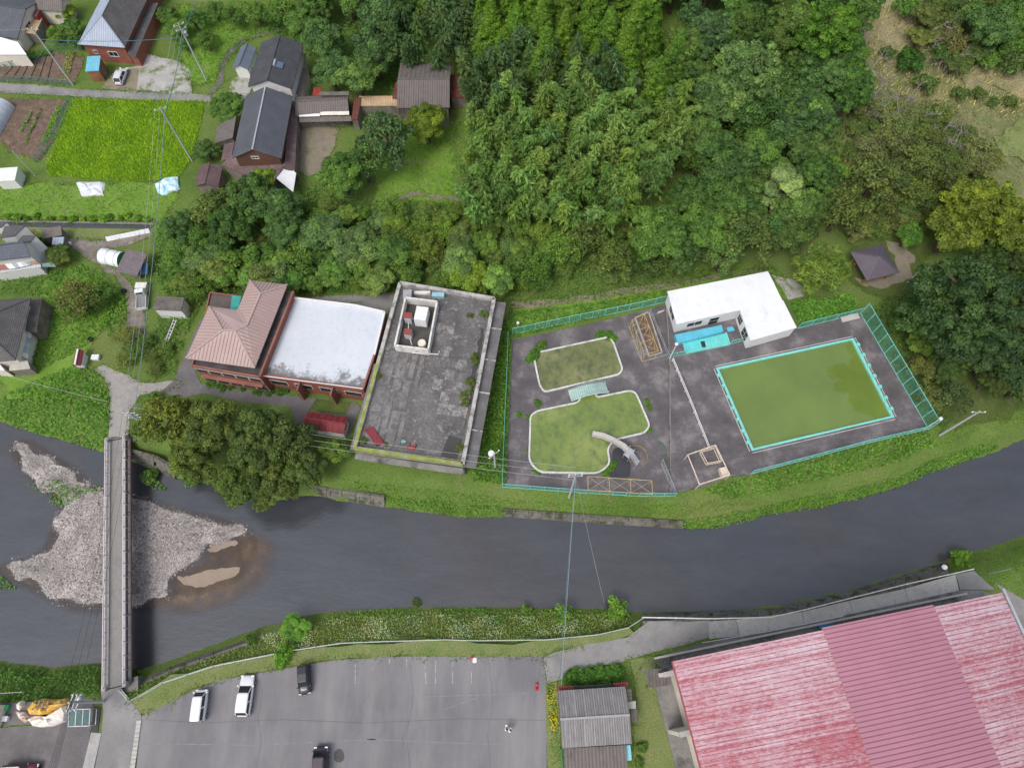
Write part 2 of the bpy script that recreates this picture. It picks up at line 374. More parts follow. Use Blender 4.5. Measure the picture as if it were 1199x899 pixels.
# ------------------------------------------------------------------ the setting
def axis(lo, hi, step, far):
    c = list(np.arange(lo, hi+1e-6, step)); a = []; s = step; x = lo
    while x > -far: s *= 1.35; x -= s; a.append(x)
    b = []; s = step; x = hi
    while x < far: s *= 1.35; x += s; b.append(x)
    return np.array(a[::-1]+c+b)
def make_ground():
    X = axis(-112, 112, .8, 3000); Y = axis(-16, 135, .8, 3000)
    gx, gy = np.meshgrid(X, Y); far = np.maximum(0, np.hypot(gx, gy-60)-150)
    gz = np.where(far > 0, np.minimum(hz(gx, gy), 60), hz(gx, gy))
    gz = gz-.06*RNG.random(gz.shape)*(gz > -3.0)
    v = np.stack([gx, gy, gz], -1).reshape(-1, 3); nx = len(X); ny = len(Y)
    i = (np.arange(ny-1)[:, None]*nx+np.arange(nx-1)[None]).reshape(-1)
    f = np.stack([i, i+1, i+nx+1, i+nx], 1)
    me = bpy.data.meshes.new('ground'); me.vertices.add(len(v)); me.vertices.foreach_set('co', v.reshape(-1).astype(np.float32))
    me.loops.add(f.size); me.loops.foreach_set('vertex_index', f.reshape(-1).astype(np.int32))
    me.polygons.add(len(f)); me.polygons.foreach_set('loop_start', np.arange(0, f.size, 4, dtype=np.int32)); me.polygons.foreach_set('loop_total', np.full(len(f), 4, np.int32))
    me.update(calc_edges=True)
    return structure(link('ground', me, GROUND, smooth=True))
make_ground()
wp = [(x, y+w) for x, y, w in _N]+[(x, y-w) for x, y, w in reversed(_S)]
wp = [(max(-400, min(400, a)), max(-300, min(500, b))) for a, b in wp]
sheet('river_water', [(a, b) for a, b in wp], RIVER, z=ZW)

def smooth_poly(pts, it=3):
    q = [Vector(p[:2]) for p in pts]
    for _ in range(it): q = [w for i in range(len(q)) for w in (q[i].lerp(q[(i+1) % len(q)], .25), q[i].lerp(q[(i+1) % len(q)], .75))]
    return [(w.x, w.y) for w in q]
# gravel bar with stones
gb = [zI(*p) for p in [(30,250),(60,215),(100,213),(180,262),(300,330),(380,388),(410,400),(455,425),(505,435),(560,428),(600,452),(680,468),(740,482),(830,520),(900,535),(985,562),(1000,588),(950,592),(920,604),(870,640),(800,650),(790,690),(740,715),(700,742),(660,762),(672,800),(685,832),(620,858),(560,878),(505,872),(410,872),(280,872),(180,852),(150,812),(60,765),(0,722),(-160,720),(-160,685),(0,680),(150,652),(212,602),(188,545),(232,470),(130,402),(80,345)]]
gpoly = jitter_poly(PW(gb, ZW), 1.2, .35, 3)
def bar_h(x, y):
    x = np.asarray(x, float); y = np.asarray(y, float); d = np.full(x.shape, 9.)
    n = len(gpoly)
    for i in range(n):
        a = np.array(gpoly[i]); b = np.array(gpoly[(i+1) % n]); ab = b-a; L = max(ab@ab, 1e-9)
        t = np.clip(((x-a[0])*ab[0]+(y-a[1])*ab[1])/L, 0, 1); d = np.minimum(d, np.hypot(x-a[0]-t*ab[0], y-a[1]-t*ab[1]))
    return ZW-.05+.42*sm(d/3.5)+.06*np.sin(x*1.3)*np.sin(y*1.1+x*.4)*(d > .3)
o = sheet('gravel_bar', gpoly, STONE, z=ZW, res=.9)
co = np.empty(len(o.data.vertices)*3, np.float32); o.data.vertices.foreach_get('co', co); co = co.reshape(-1, 3)
co[:, 2] = bar_h(co[:, 0], co[:, 1]); o.data.vertices.foreach_set('co', co.reshape(-1)); o.data.update()
def scatter_pts(poly, n, rng):
    p = np.array([q[:2] for q in poly]); lo = p.min(0); hi = p.max(0); out = np.zeros((0, 2))
    while len(out) < n:
        c = lo+rng.random((n*2, 2))*(hi-lo); out = np.concatenate([out, c[inside(poly, c[:, 0], c[:, 1])]])
    return out[:n]
def area(poly): return abs(sum(poly[i][0]*poly[(i+1) % len(poly)][1]-poly[(i+1) % len(poly)][0]*poly[i][1] for i in range(len(poly))))/2
def stones_mesh(name, pts, zs, size, rng):
    n = len(pts); base = np.array([(1,0,0),(.3,.95,0),(-.8,.6,0),(-.8,-.6,0),(.3,-.95,0),(.1,.1,.8)])
    a = rng.random(n)*6.283; c, s = np.cos(a), np.sin(a)
    v = base[None]*(1+.35*(rng.random((n, 6, 1))-.5))*size[:, None, None]*np.array([1, .75, .75])
    vx = v[..., 0]*c[:, None]-v[..., 1]*s[:, None]+pts[:, :1]; vy = v[..., 0]*s[:, None]+v[..., 1]*c[:, None]+pts[:, 1:2]; vz = v[..., 2]+zs[:, None]
    vs = np.stack([vx, vy, vz], -1).reshape(-1, 3); t = np.array([(0,1,5),(1,2,5),(2,3,5),(3,4,5),(4,0,5)])
    f = (t[None]+6*np.arange(n)[:, None, None]).reshape(-1, 3); me = bpy.data.meshes.new(name)
    me.vertices.add(len(vs)); me.vertices.foreach_set('co', vs.reshape(-1).astype(np.float32)); me.loops.add(f.size); me.loops.foreach_set('vertex_index', f.reshape(-1).astype(np.int32))
    me.polygons.add(len(f)); me.polygons.foreach_set('loop_start', np.arange(0, f.size, 3, dtype=np.int32)); me.polygons.foreach_set('loop_total', np.full(len(f), 3, np.int32))
    me.update(calc_edges=True); return me
def pebble_mat():
    t = NT('pebbles'); ge = t.n('NewGeometry')
    c = t.ramp(ge.outputs['Random Per Island'], [(0, (.10, .09, .083)), (.3, (.165, .148, .137)), (.75, (.232, .21, .196)), (.97, (.35, .325, .31)), (1, (.56, .53, .5))])
    t.l(c, t.b.inputs['Base Color']); t.b.inputs['Roughness'].default_value = .9; return t.m
PEB = pebble_mat()
rg = np.random.default_rng(5)
pts = scatter_pts(gpoly, 42000, rg); sz = .042+.075*rg.random(len(pts))**2.2+.14*(rg.random(len(pts)) > .985)
o = link('pebbles', stones_mesh('pebbles', pts, bar_h(pts[:, 0], pts[:, 1]), sz, rg), PEB); stuff(o, 'grey and pinkish river pebbles covering the gravel bar', 'pebbles')
bm_me = None
for i in range(34):
    p = scatter_pts(gpoly, 1, rg)[0]; s = rg.uniform(.18, .34)
    if bm_me is None:
        b = bmesh.new(); bmesh.ops.create_icosphere(b, subdivisions=2, radius=1)
        for v in b.verts: v.co *= 1+.16*math.sin(v.co.x*4+1)*math.cos(v.co.y*3.3+v.co.z*2); v.co.z *= .6
        bm_me = bpy.data.meshes.new('boulder'); b.to_mesh(bm_me); b.free(); bm_me.materials.append(mat('boulder_stone', (.33, .30, .28), .9, .3, 1.3, bump=.3))
    o = bpy.data.objects.new('boulder', bm_me); COL.objects.link(o); o.location = (p[0], p[1], float(bar_h(*p))+s*.2)
    o.scale = (s, s*rg.uniform(.6, 1), s*rg.uniform(.6, 1)); o.rotation_euler = (0, 0, rg.uniform(0, 6))
    tag(o, 'rounded pale boulder lying among pebbles on the gravel bar', 'boulder', 'boulders on the gravel bar')
def soft_sheet(name, poly, base, z, fall, rough=.2, seed=.35):
    """a shallow silt patch whose edge thins out into the water"""
    o = sheet(name, poly, None, z=z, res=.6); me = o.data; n = len(me.vertices); co = np.empty(n*3, np.float32); me.vertices.foreach_get('co', co); co = co.reshape(-1, 3)
    d = np.full(n, 99.)
    for i in range(len(poly)):
        a = np.array(poly[i]); b = np.array(poly[(i+1) % len(poly)]); ab = b-a; t = np.clip(((co[:, :2]-a)@ab)/max(ab@ab, 1e-9), 0, 1); d = np.minimum(d, np.hypot(*(co[:, :2]-a-t[:, None]*ab).T))
    me.attributes.new('edge', 'FLOAT', 'POINT').data.foreach_set('value', np.clip(d/fall, 0, 1).astype(np.float32))
    t = NT(name); at = t.n('Attribute', attribute_name='edge'); nz = t.noise(seed, 7, .65)
    m = t.n('Math', operation='MULTIPLY'); t.l(at.outputs['Fac'], m.inputs[0]); t.l(t.ramp(nz, [(.35, (.25,)*3), (.6, (1.1,)*3)]), m.inputs[1])
    t.l(t.ramp(t.noise(.5), [(.3, mul(base, .7)), (.7, mul(base, 1.25))]), t.b.inputs['Base Color']); t.b.inputs['Roughness'].default_value = rough
    tr = t.n('BsdfTransparent'); ms = t.n('MixShader'); t.l(m.outputs[0], ms.inputs[0]); t.l(tr.outputs[0], ms.inputs[1]); t.l(t.b.outputs[0], ms.inputs[2]); t.l(ms.outputs[0], t.out.inputs['Surface']); me.materials.append(t.m); return o
for a, b, c, l in [((156,648),(168,652),(175,655),'forked driftwood branch lying on the gravel beside the bridge'),((172,640),(181,646),(186,644),'thin driftwood stick above the forked branch on the gravel')]:
    q = [W(*k, ZW+.45) for k in (a, b, c)]; tag(MB().tube(q, [.11, .08, .03], 6).tube([q[1], q[1]+Vector((.5, -.5, .15))], [.05, .015], 5).build('driftwood', DEADWOOD), l, 'driftwood')
soft_sheet('silt_shallows', smooth_poly(PW([zI(*p) for p in [(560,880),(640,800),(690,720),(800,640),(900,590),(1000,560),(1080,600),(1090,680),(1050,780),(930,850),(800,900),(680,910)]], ZW)), (.15, .105, .075), ZW+.012, 2.6)
soft_sheet('wet_silt', smooth_poly(PW([zI(*p) for p in [(650,765),(700,735),(790,685),(800,648),(870,636),(920,600),(985,585),(1012,600),(1010,650),(1000,690),(960,760),(880,800),(760,830),(680,830)]], ZW)), (.10, .068, .042), ZW+.02, 1.2)
soft_sheet('gravel_shallows', smooth_poly([(np.mean([q[0] for q in gpoly])+(a-np.mean([q[0] for q in gpoly]))*1.05, np.mean([q[1] for q in gpoly])+(b-np.mean([q[1] for q in gpoly]))*1.07) for a, b in gpoly[::3]], 1), (.085, .066, .055), ZW+.006, 1.6)
sheet('sand_bank', jitter_poly(smooth_poly(PW([zI(*p) for p in [(680,742),(720,752),(770,733),(850,715),(940,710),(930,735),(900,755),(830,775),(790,792),(720,785)]], ZW), 2), .4, .10, 3), SAND, z=ZW+.05)
sheet('sand_spit', jitter_poly(smooth_poly(PW([zI(*p) for p in [(800,640),(870,612),(915,605),(935,625),(880,632),(830,660)]], ZW), 2), .4, .10, 4), SAND, z=ZW+.06)

# parking lot, roads, paths
lot = [(160,899),(163,850),(167,837),(195,824),(225,808),(262,795),(330,783),(350,779),(395,772),(470,768),(560,769),(637,768),(640,800),(640,899),(642,960),(150,960)]
sheet('parking_lot', PW(lot), ASPH, z=.03)
sheet('approach_road', PW([(118,806),(143,806),(150,818),(166,836),(164,860),(158,899),(150,960),(100,960),(111,899),(119,860),(121,830)]), ROAD, z=.036)
sheet('lot_apron', PW([(0,852),(20,850),(55,848),(98,850),(106,856),(100,899),(96,960),(-60,960),(-60,850)]), DARKD, z=.034)
sheet('lot_apron_slab', PW([(107,857),(119,858),(110,899),(100,960),(86,960),(97,899)]), CONC, z=.05)
sheet('storage_yard', PW([(-60,822),(20,822),(110,818),(108,855),(55,847),(-60,851)]), DARKD, z=.028)
# riverside lane in slabs
sheet('riverside_lane', jitter_poly(PW([(637,768),(650,762),(690,754),(735,745),(752,732),(760,728),(830,726),(835,745),(800,754),(770,762),(745,768),(723,775),(690,782),(665,792),(640,800)]), 2, .12, 4), ROAD, z=.04)
lane_n = [(830,726),(862,727),(900,727),(939,717),(994,703),(1060,688),(1119,672),(1125,671)]
lane_s = [(826,749),(866,742),(906,731+1),(945,722+1),(1000,707),(1063,690),(1122,690),(1130,688)]
cuts = [((830,727),(830,748)),((862,725),(866,744)),((939,716),(942,731)),((994,703),(999,718)),((1059,689),(1064,704)),((1119,672),(1123,691))]
lane = thing('lane_pavement', 'row of pale concrete slabs paving the lane between river wall and red roofed hall', 'pavement', W(970, 715, 0.0))
lane['kind'] = 'structure'; del lane['category']; del lane['label']
for (a, b), (c, d) in zip(cuts[:-1], cuts[1:]):
    q = [W(*a, .05), W(*c, .05), W(*d, .05), W(*b, .05)]; cc = sum(q, Vector())/4
    q = [cc+(p-cc)*.992 for p in q]
    MB().prism(q, -.05, .06).build('slab', PALEC if a[0] not in (830,) else CONC, lane, world=True)
sheet('hall_gutter', PW([(762,770),(830,751),(905,734),(1000,710),(1064,694),(1124,691),(1150,691),(1180,705),(1000,750),(800,795),(772,780)]), CONCD, z=.02)
sheet('lane_end', PW([(1119,672),(1140,668),(1165,690),(1150,690),(1124,690)]), ROAD, z=.045)
sheet('east_yard', PW([(1165,682),(1199,702),(1300,760),(1300,960),(1260,960),(1199,756),(1175,694)]), ROAD, z=.03)

# north lane with drives, yards, gardens
lane2 = [(-60,97),(0,97),(60,101),(90,105),(160,108),(220,110),(247,112),(247,120),(200,119),(120,115),(86,113),(0,109),(-60,108)]
sheet('village_lane', PW(lane2), ROAD, z=.04)
sheet('gravel_yard', jitter_poly(PW([(118,103),(136,82),(160,78),(172,64),(205,70),(225,82),(224,109),(160,107)]), 2, .3, 5), GRAVELY, z=.03)
sheet('car_drive', PW([(118,104),(137,83),(163,80),(160,107)]), DIRT, z=.036)
sheet('footpath', jitter_poly(PW([(254,97),(258,75),(268,58),(285,45),(310,38),(340,33),(341,35),(312,41),(289,48),(273,61),(263,78),(261,97),(247,113),(244,109)]), 2, .15, 6), DARKD, z=.03)
sheet('house_yard', jitter_poly(PW([(270,95),(292,80),(300,92),(293,110),(285,118),(268,112)]), 2, .2, 7), GRAVELY, z=.033)
sheet('barn_yard', jitter_poly(PW([(349,150),(378,145),(395,150),(392,172),(380,200),(362,206),(348,200)]), 2, .3, 8), DIRT, z=.03)
sheet('garden_plot', PW([(-30,72),(0,72),(40,62),(55,60),(99,66),(96,80),(86,99),(60,98),(0,95),(-30,95)]), SOIL, z=.03)
sheet('garden_plot', PW([(-20,117),(20,116),(80,117),(66,150),(55,178),(48,188),(12,178),(-5,160)]), SOIL, z=.03)
for i, row in enumerate([[(4,90),(20,72)],[(14,92),(30,68)],[(24,93),(38,66)],[(34,94),(46,65)],[(44,95),(54,64)],[(54,96),(62,64)]]):
    a, b = W(*row[0]), W(*row[1]); structure(MB().bar(a+Vector((0,0,.08)), b+Vector((0,0,.08)), .45, .2).build('soil_ridge', SOIL))
sheet('yard_lane', jitter_poly(PW([(75,280),(92,278),(112,283),(126,281),(140,275),(178,268),(180,262),(184,268),(176,277),(150,287),(122,290),(113,296),(125,308),(143,322),(152,332),(163,350),(170,368),(168,388),(160,398),(146,388),(150,370),(146,345),(135,325),(115,310),(100,302),(85,290)]), 2, .22, 11), mat('lane_dirt', (.19, .165, .145), .95, .2, .4, stain=(.28, .26, .23), stain_lo=.5, stain_hi=.7, stain_scale=.4, fine=5, bump=.3), z=.03)
sheet('bridge_lane', jitter_poly(PW([(127,512),(130,470),(126,452),(120,440),(110,432),(122,428),(140,436),(152,440),(165,448),(215,446),(215,452),(190,458),(165,462),(152,480),(151,512)]), 1.6, .15, 12), mat('worn_lane', (.30, .28, .26), .92, .15, .3, stain=(.17, .16, .15), stain_lo=.5, stain_hi=.7, stain_scale=.3), z=.03)
sheet('annex_yard', PW([zD(*p) for p in [(0,590),(50,545),(160,290),(190,260),(200,270),(120,450),(170,560),(440,600),(560,610),(840,640),(870,660),(820,790),(600,760),(560,660),(350,640),(180,600),(100,620),(0,600)]]), DARKD, z=.035)
sheet('back_lane', jitter_poly(PW([zD(*p) for p in [(540,165),(600,180),(850,165),(1035,160),(1020,210),(990,260),(840,210),(575,190)]]), 2, .2, 13), ROAD, z=.03)
sheet('canal_bank', PW([(-60,262),(50,262),(120,262),(180,263),(176,272),(126,281),(90,279),(60,275),(-60,268)]), LAWN, z=.025)
sheet('bright_meadow', jitter_poly(PW([(440,190),(470,160),(520,130),(560,150),(560,235),(500,240),(440,232)]), 2, .5, 14), BRIGHT, z=.02)
sheet('meadow_dirt', jitter_poly(PW([(445,227),(500,226),(555,232),(555,238),(500,233),(448,232)]), 1.5, .5, 15), DIRT, z=.035)
sheet('bright_bank', jitter_poly(PW([(200,30),(215,5),(260,20),(300,40),(270,60),(250,95),(225,100),(215,70)]), 2, .4, 16), BRIGHT, z=.015)
sheet('field_grass', jitter_poly(PW([(50,330),(80,312),(110,325),(135,350),(120,390),(100,410),(90,440),(60,470),(10,470),(0,440),(40,435)]), 2, .5, 17), BRIGHT, z=.015)
sheet('terrace_grass', jitter_poly(PW([(-40,215),(60,216),(180,215),(210,228),(190,258),(0,255),(-40,255)]), 2, .5, 18), BRIGHT, z=.015)
sheet('hall_lawn', PW([(737,772),(765,768),(772,790),(790,830),(800,870),(806,899),(812,960),(745,960),(742,880),(745,800)]), LAWN, z=.03)
sheet('verge', jitter_poly(PW([(148,824),(200,792),(260,775),(330,764),(400,756),(500,750),(600,752),(690,745),(738,733),(745,742),(700,752),(650,762),(637,768),(560,769),(470,767),(395,771),(330,782),(262,794),(225,806),(195,824),(168,836)]), 2, .25, 19), LAWN, z=.02)
sheet('flower_verge', PW([(638,800),(652,797),(656,860),(658,960),(644,960),(641,899)]), LAWN, z=.04)
0 and sheet('berm_path', jitter_poly(PG([(390,560),(440,556),(540,572),(600,580),(700,590),(790,590),(850,583),(930,566),(1010,548),(1080,525),(1160,505),(1199,494),(1199,500),(1160,512),(1085,533),(1010,558),(930,578),(850,596),(790,603),(700,602),(600,592),(540,584),(450,572),(390,570)]), 1.2, .3, 20), LAWN, off=.1, res=1.2)
sheet('scrub_slope', jitter_poly(PG([(1000,-40),(1260,-40),(1260,250),(1150,250),(1080,268),(1000,268),(990,150)]), 3, .8, 20), SCRUBT, off=.12, res=2)
sheet('dry_slope', jitter_poly(PG([(1015,0),(1040,-20),(1075,0),(1070,30),(1085,55),(1060,80),(1030,75),(1018,60),(1010,50)]), 2, .9, 21), DRYG, off=.26, res=2)
sheet('pale_slope', jitter_poly(PG([(1120,85),(1150,75),(1199,55),(1260,60),(1260,120),(1199,122),(1165,105),(1140,110)]), 2, .9, 22), DRYG, off=.3, res=2)
sheet('slope_lawn', jitter_poly(PG([(1158,166),(1175,152),(1199,140),(1260,120),(1260,215),(1199,190),(1165,178)]), 1.5, .7, 23), LAWN, off=.36, res=2)
sheet('gazebo_clearing', jitter_poly(PG([(985,320),(1000,290),(1050,278),(1100,280),(1080,320),(1060,345),(1040,350),(1010,345)]), 2, .5, 24), MOSSY, off=.16, res=2)
sheet('gazebo_dirt', jitter_poly(PG([(1000,328),(1012,338),(1040,338),(1066,325),(1070,300),(1058,285),(1040,285),(1052,320)]), 1., .5, 25), DIRT, off=.2, res=1.5)
sheet('east_glade', jitter_poly(PG([(1080,420),(1150,430),(1199,460),(1199,490),(1120,505),(1100,470)]), 2, .5, 26), MOSSY, off=.04, res=2)
sheet('sandy_patch', jitter_poly(PG([(902,322),(930,328),(950,342),(930,352),(922,350)]), 1.5, .3, 27), GRAVELY, off=.05)
sheet('grass_track', jitter_poly(PG([(600,352),(660,350),(740,337),(800,330),(850,318),(900,315),(900,319),(850,323),(800,335),(740,344),(660,357),(600,360)]), 2, .2, 28), DIRT, off=.03, res=2)
sheet('behind_pool_grass', jitter_poly(PG([(590,380),(600,362),(680,352),(780,336),(850,322),(905,318),(925,350),(900,345),(780,350),(690,372),(600,392)]), 2, .3, 29), BRIGHT, off=.02, res=2)

# faint bay lines and marks in the parking lot
def strip(name, a, b, w, m, z=.045):
    A, B = W(*a, z), W(*b, z); d = (B-A).normalized(); s = Vector((-d.y, d.x, 0))*w/2
    return structure(MB().poly([A-s, B-s, B+s, A+s]).build(name, m))
FADE = mat('faded_line', (.225, .22, .22), .9, .2, 2, stain=(.18, .175, .18), stain_lo=.45, stain_hi=.6, stain_scale=1.5)
FADE2 = mat('worn_line', (.34, .335, .33), .9, .2, 2, stain=(.18, .175, .18), stain_lo=.46, stain_hi=.6, stain_scale=1.5)
CRACK = mat('tar_seam', (.115, .11, .113), .8, .2)
for q in ([(170,842),(240,846),(330,842),(430,846),(540,841),(638,843)],[(300,899),(306,870),(302,840),(308,806)],[(480,899),(476,860),(484,815),(480,775)],[(575,899),(571,860),(577,820),(572,775)]):
    for a, b in zip(q[:-1], q[1:]): strip('tar_seam', a, b, .035, CRACK, .044)
for x0, y0, x1, y1 in [(436,771,436,783),(416,774,416,800),(456,771,456,777),(476,771,476,782),(497,773,499,800),(510,772,510,800),(530,775,530,800),(552,785,552,800)]:
    strip('bay_line', (x0,y0), (x1,y1), .13, FADE2)
for x0, y0, x1, y1 in [(484,816,640,810),(310,871,440,865),(430,865,600,872),(520,830,560,816),(165,870,300,872)]:
    strip('bay_line', (x0,y0), (x1,y1), .10, FADE, .042)
sheet('oil_stain', jitter_poly(smooth_poly(PW([(391,880),(397,875),(402,878),(404,889),(397,893),(391,890)])), .2, .03, 31), mat('oil', (.07, .067, .065), .6), z=.046)
0 and sheet('asphalt_patch', jitter_poly(PW([(575,790),(625,785),(640,790),(640,880),(610,890),(570,840)]), 3, .4, 32), mat('new_asphalt', (.145, .14, .147), .92, .12, .2), z=.037)
kb = thing('kerb_blocks', 'row of worn concrete kerb blocks dividing lane from parking lot', 'kerb', W(158, 860, .0)); kb['kind'] = 'structure'; del kb['category']; del kb['label']
a, b = W(163,843,.09), W(153,915,.09)
for k in range(14):
    p, q = a.lerp(b, k/14), a.lerp(b, (k+.9)/14); MB().bar(p, q, .55, .14).build('kerb_block', PALEC, kb, world=True)
# ------------------------------------------------------------------ buildings
def fit(pxs, z):
    p = [W(a, b, z) for a, b in pxs]; c = sum(p, Vector())/4
    ux = ((p[1]-p[0])+(p[2]-p[3]))/2; uy = ((p[3]-p[0])+(p[2]-p[1]))/2
    a1 = math.atan2(ux.y, ux.x); a2 = math.atan2(uy.y, uy.x)-math.pi/2
    a2 = a1+((a2-a1+math.pi) % (2*math.pi)-math.pi)
    w1 = ux.length; w2 = uy.length
    return c, (a1*w1+a2*w2)/(w1+w2), ux.length, uy.length
def roof_faces(kind, lx, ly, ze, zr, axis='x', hipr=None):
    a, b = (lx/2, ly/2) if axis == 'x' else (ly/2, lx/2)
    T = (lambda x, y, z: Vector((x, y, z))) if axis == 'x' else (lambda x, y, z: Vector((-y, x, z)))
    if kind == 'gable': F = [[T(-a,-b,ze),T(a,-b,ze),T(a,0,zr),T(-a,0,zr)],[T(a,b,ze),T(-a,b,ze),T(-a,0,zr),T(a,0,zr)]]
    elif kind == 'hip':
        r = max(.05, a-(hipr if hipr is not None else b))
        F = [[T(-a,-b,ze),T(a,-b,ze),T(r,0,zr),T(-r,0,zr)],[T(a,b,ze),T(-a,b,ze),T(-r,0,zr),T(r,0,zr)],[T(a,-b,ze),T(a,b,ze),T(r,0,zr)],[T(-a,b,ze),T(-a,-b,ze),T(-r,0,zr)]]
    elif kind == 'shed': F = [[T(-a,-b,ze),T(a,-b,ze),T(a,b,zr),T(-a,b,zr)]]
    return F
def roof_mesh(F, t=.14):
    mb = MB()
    for f in F:
        n = len(f); b = len(mb.v); mb.v += [tuple(p) for p in f]+[(p.x, p.y, p.z-t) for p in f]
        mb.f.append(tuple(b+i for i in range(n))); mb.f.append(tuple(b+n+n-1-i for i in range(n)))
        for i in range(n): j = (i+1) % n; mb.f.append((b+i, b+n+i, b+n+j, b+j))
    return mb
def seams_mb(F, sp, w=.07, h=.06):
    mb = MB()
    for f in F:
        n = (f[1]-f[0]).cross(f[2]-f[0]).normalized(); t = Vector((0,0,1)).cross(n)
        t = Vector((1,0,0)) if t.length < .01 else t.normalized(); v = n.cross(t); o = f[0]
        uv = [((p-o).dot(t), (p-o).dot(v)) for p in f]; us = [q[0] for q in uv]
        u = min(us)+sp*.5
        while u < max(us)-.03:
            hits = []
            for i in range(len(uv)):
                (u0, v0), (u1, v1) = uv[i], uv[(i+1) % len(uv)]
                if (u0-u)*(u1-u) < 0: hits.append(v0+(v1-v0)*(u-u0)/(u1-u0))
            if len(hits) >= 2 and max(hits)-min(hits) > .15:
                A = o+t*u+v*(min(hits)+.02)+n*h*.35; B = o+t*u+v*(max(hits)-.02)+n*h*.35; mb.bar(A, B, w, h, up=n)
            u += sp
    return mb
def add_window(root, lx, ly, side, u, z, w, h, parent=None, fm=None, gm=None):
    S = {'S': ((1,0),(0,-1),ly/2), 'N': ((-1,0),(0,1),ly/2), 'E': ((0,1),(1,0),lx/2), 'W': ((0,-1),(-1,0),lx/2)}[side]
    t = Vector((*S[0], 0)); n = Vector((*S[1], 0)); c = t*u+n*S[2]+Vector((0,0,z))
    Zv = Vector((0,0,1)); m = MB()
    for s in (-1, 1):
        m.bar(c+t*s*w/2-Zv*(h/2+.05)+n*.03, c+t*s*w/2+Zv*(h/2+.05)+n*.03, .09, .12, up=n)
        m.bar(c-t*w/2+Zv*s*h/2+n*.025, c+t*w/2+Zv*s*h/2+n*.025, .12, .09, up=n) if False else m.bar(c-t*(w/2-.05)+Zv*s*h/2+n*.028, c+t*(w/2-.05)+Zv*s*h/2+n*.028, .09, .11, up=n)
    m.bar(c-Zv*(h/2-.05)+n*.02, c+Zv*(h/2-.05)+n*.02, .06, .08, up=n)
    f = m.build('window', fm or FRAME, parent or root)
    g = MB(); b = c+n*.012; g.poly([b-t*w/2-Zv*h/2, b+t*w/2-Zv*h/2, b+t*w/2+Zv*h/2, b-t*w/2+Zv*h/2]); g.build('pane', gm or GLASS, f)
    return f
def house(name, label, pxs, ze, zr, roofm, wallm, kind='gable', axis='x', ov=.45, wins=(), seam=None, seamm=None, hipr=None, cat='house', group=None, ridge=True, z0=0., found=True, gable_ov=.3, doors=()):
    c, ang, lx, ly = fit(pxs, ze)
    root = thing(name, label, cat, (c.x, c.y, z0), ang, group); ze -= z0; zr -= z0
    F = roof_faces(kind, lx, ly, ze, zr, axis, hipr)
    rf = roof_mesh(F).build('roof', roofm, root)
    if seam: seams_mb(F, seam).build('roof_seams', seamm or roofm, rf)
    a, b = lx/2-(ov if axis == 'y' or kind != 'gable' else gable_ov), ly/2-(ov if axis == 'x' or kind != 'gable' else gable_ov)
    zc = ze-.16; m = MB()
    if kind == 'gable':
        if axis == 'x':
            k = (zr-ze)*(1-b/(ly/2)); pts = [(-b, -.3), (b, -.3), (b, zc+k), (0, zr-.16), (-b, zc+k)]
            n = 5; m.v = [(-a, p, q) for p, q in pts]+[(a, p, q) for p, q in pts]; m.f = [tuple(range(n))[::-1], tuple(range(n, 2*n))]+[(i, (i+1) % n, n+(i+1) % n, n+i) for i in range(n)]
        else:
            k = (zr-ze)*(1-a/(lx/2)); pts = [(-a, -.3), (a, -.3), (a, zc+k), (0, zr-.16), (-a, zc+k)]
            n = 5; m.v = [(p, -b, q) for p, q in pts]+[(p, b, q) for p, q in pts]; m.f = [tuple(range(n)), tuple(range(n, 2*n))[::-1]]+[((i+1) % n, i, n+i, n+(i+1) % n) for i in range(n)]
    elif kind == 'shed':
        def zt(yy, half): return ze+(zr-ze)*(yy+half)/(2*half)-.16
        if axis == 'x': m.v = [(-a,-b,-.3),(a,-b,-.3),(a,b,-.3),(-a,b,-.3),(-a,-b,zt(-b,ly/2)),(a,-b,zt(-b,ly/2)),(a,b,zt(b,ly/2)),(-a,b,zt(b,ly/2))]
        else: m.v = [(-a,-b,-.3),(a,-b,-.3),(a,b,-.3),(-a,b,-.3),(-a,-b,zt(a,lx/2)),(a,-b,zt(-a,lx/2)),(a,b,zt(-a,lx/2)),(-a,b,zt(a,lx/2))]
        m.f = [(3,2,1,0),(4,5,6,7),(0,1,5,4),(1,2,6,5),(2,3,7,6),(3,0,4,7)]
    else: m.box(-a, a, -b, b, -.3, zc)
    m.build('wall', wallm, root)
    if ridge and kind in ('gable', 'hip'):
        L = (lx if axis == 'x' else ly)/2; L = L if kind == 'gable' else max(.1, L-(hipr if hipr is not None else (ly if axis == 'x' else lx)/2))
        p, q = (Vector((-L,0,zr+.03)), Vector((L,0,zr+.03))) if axis == 'x' else (Vector((0,-L,zr+.03)), Vector((0,L,zr+.03)))
        rc = MB().bar(p, q, .24, .12)
        if kind == 'hip':
            for f in F[2:]: rc.bar(f[0]+Vector((0,0,.04)), f[2]+Vector((0,0,.04)), .24, .1); rc.bar(f[1]+Vector((0,0,.04)), f[2]+Vector((0,0,.04)), .24, .1)
        rc.build('ridge_cap', seamm or roofm, rf)
    for (s, u, z, w, h) in wins: add_window(root, 2*a, 2*b, s, u, z, w, h)
    for (s, u, w, h) in doors:
        t, n, d = {'S': (Vector((1,0,0)), Vector((0,-1,0)), b), 'N': (Vector((-1,0,0)), Vector((0,1,0)), b), 'E': (Vector((0,1,0)), Vector((1,0,0)), a), 'W': (Vector((0,-1,0)), Vector((-1,0,0)), a)}[s]
        cc = t*u+n*(d+.02); MB().bar(cc+Vector((0,0,.02)), cc+Vector((0,0,h)), w, .06, up=n).build('door', WOODG, root)
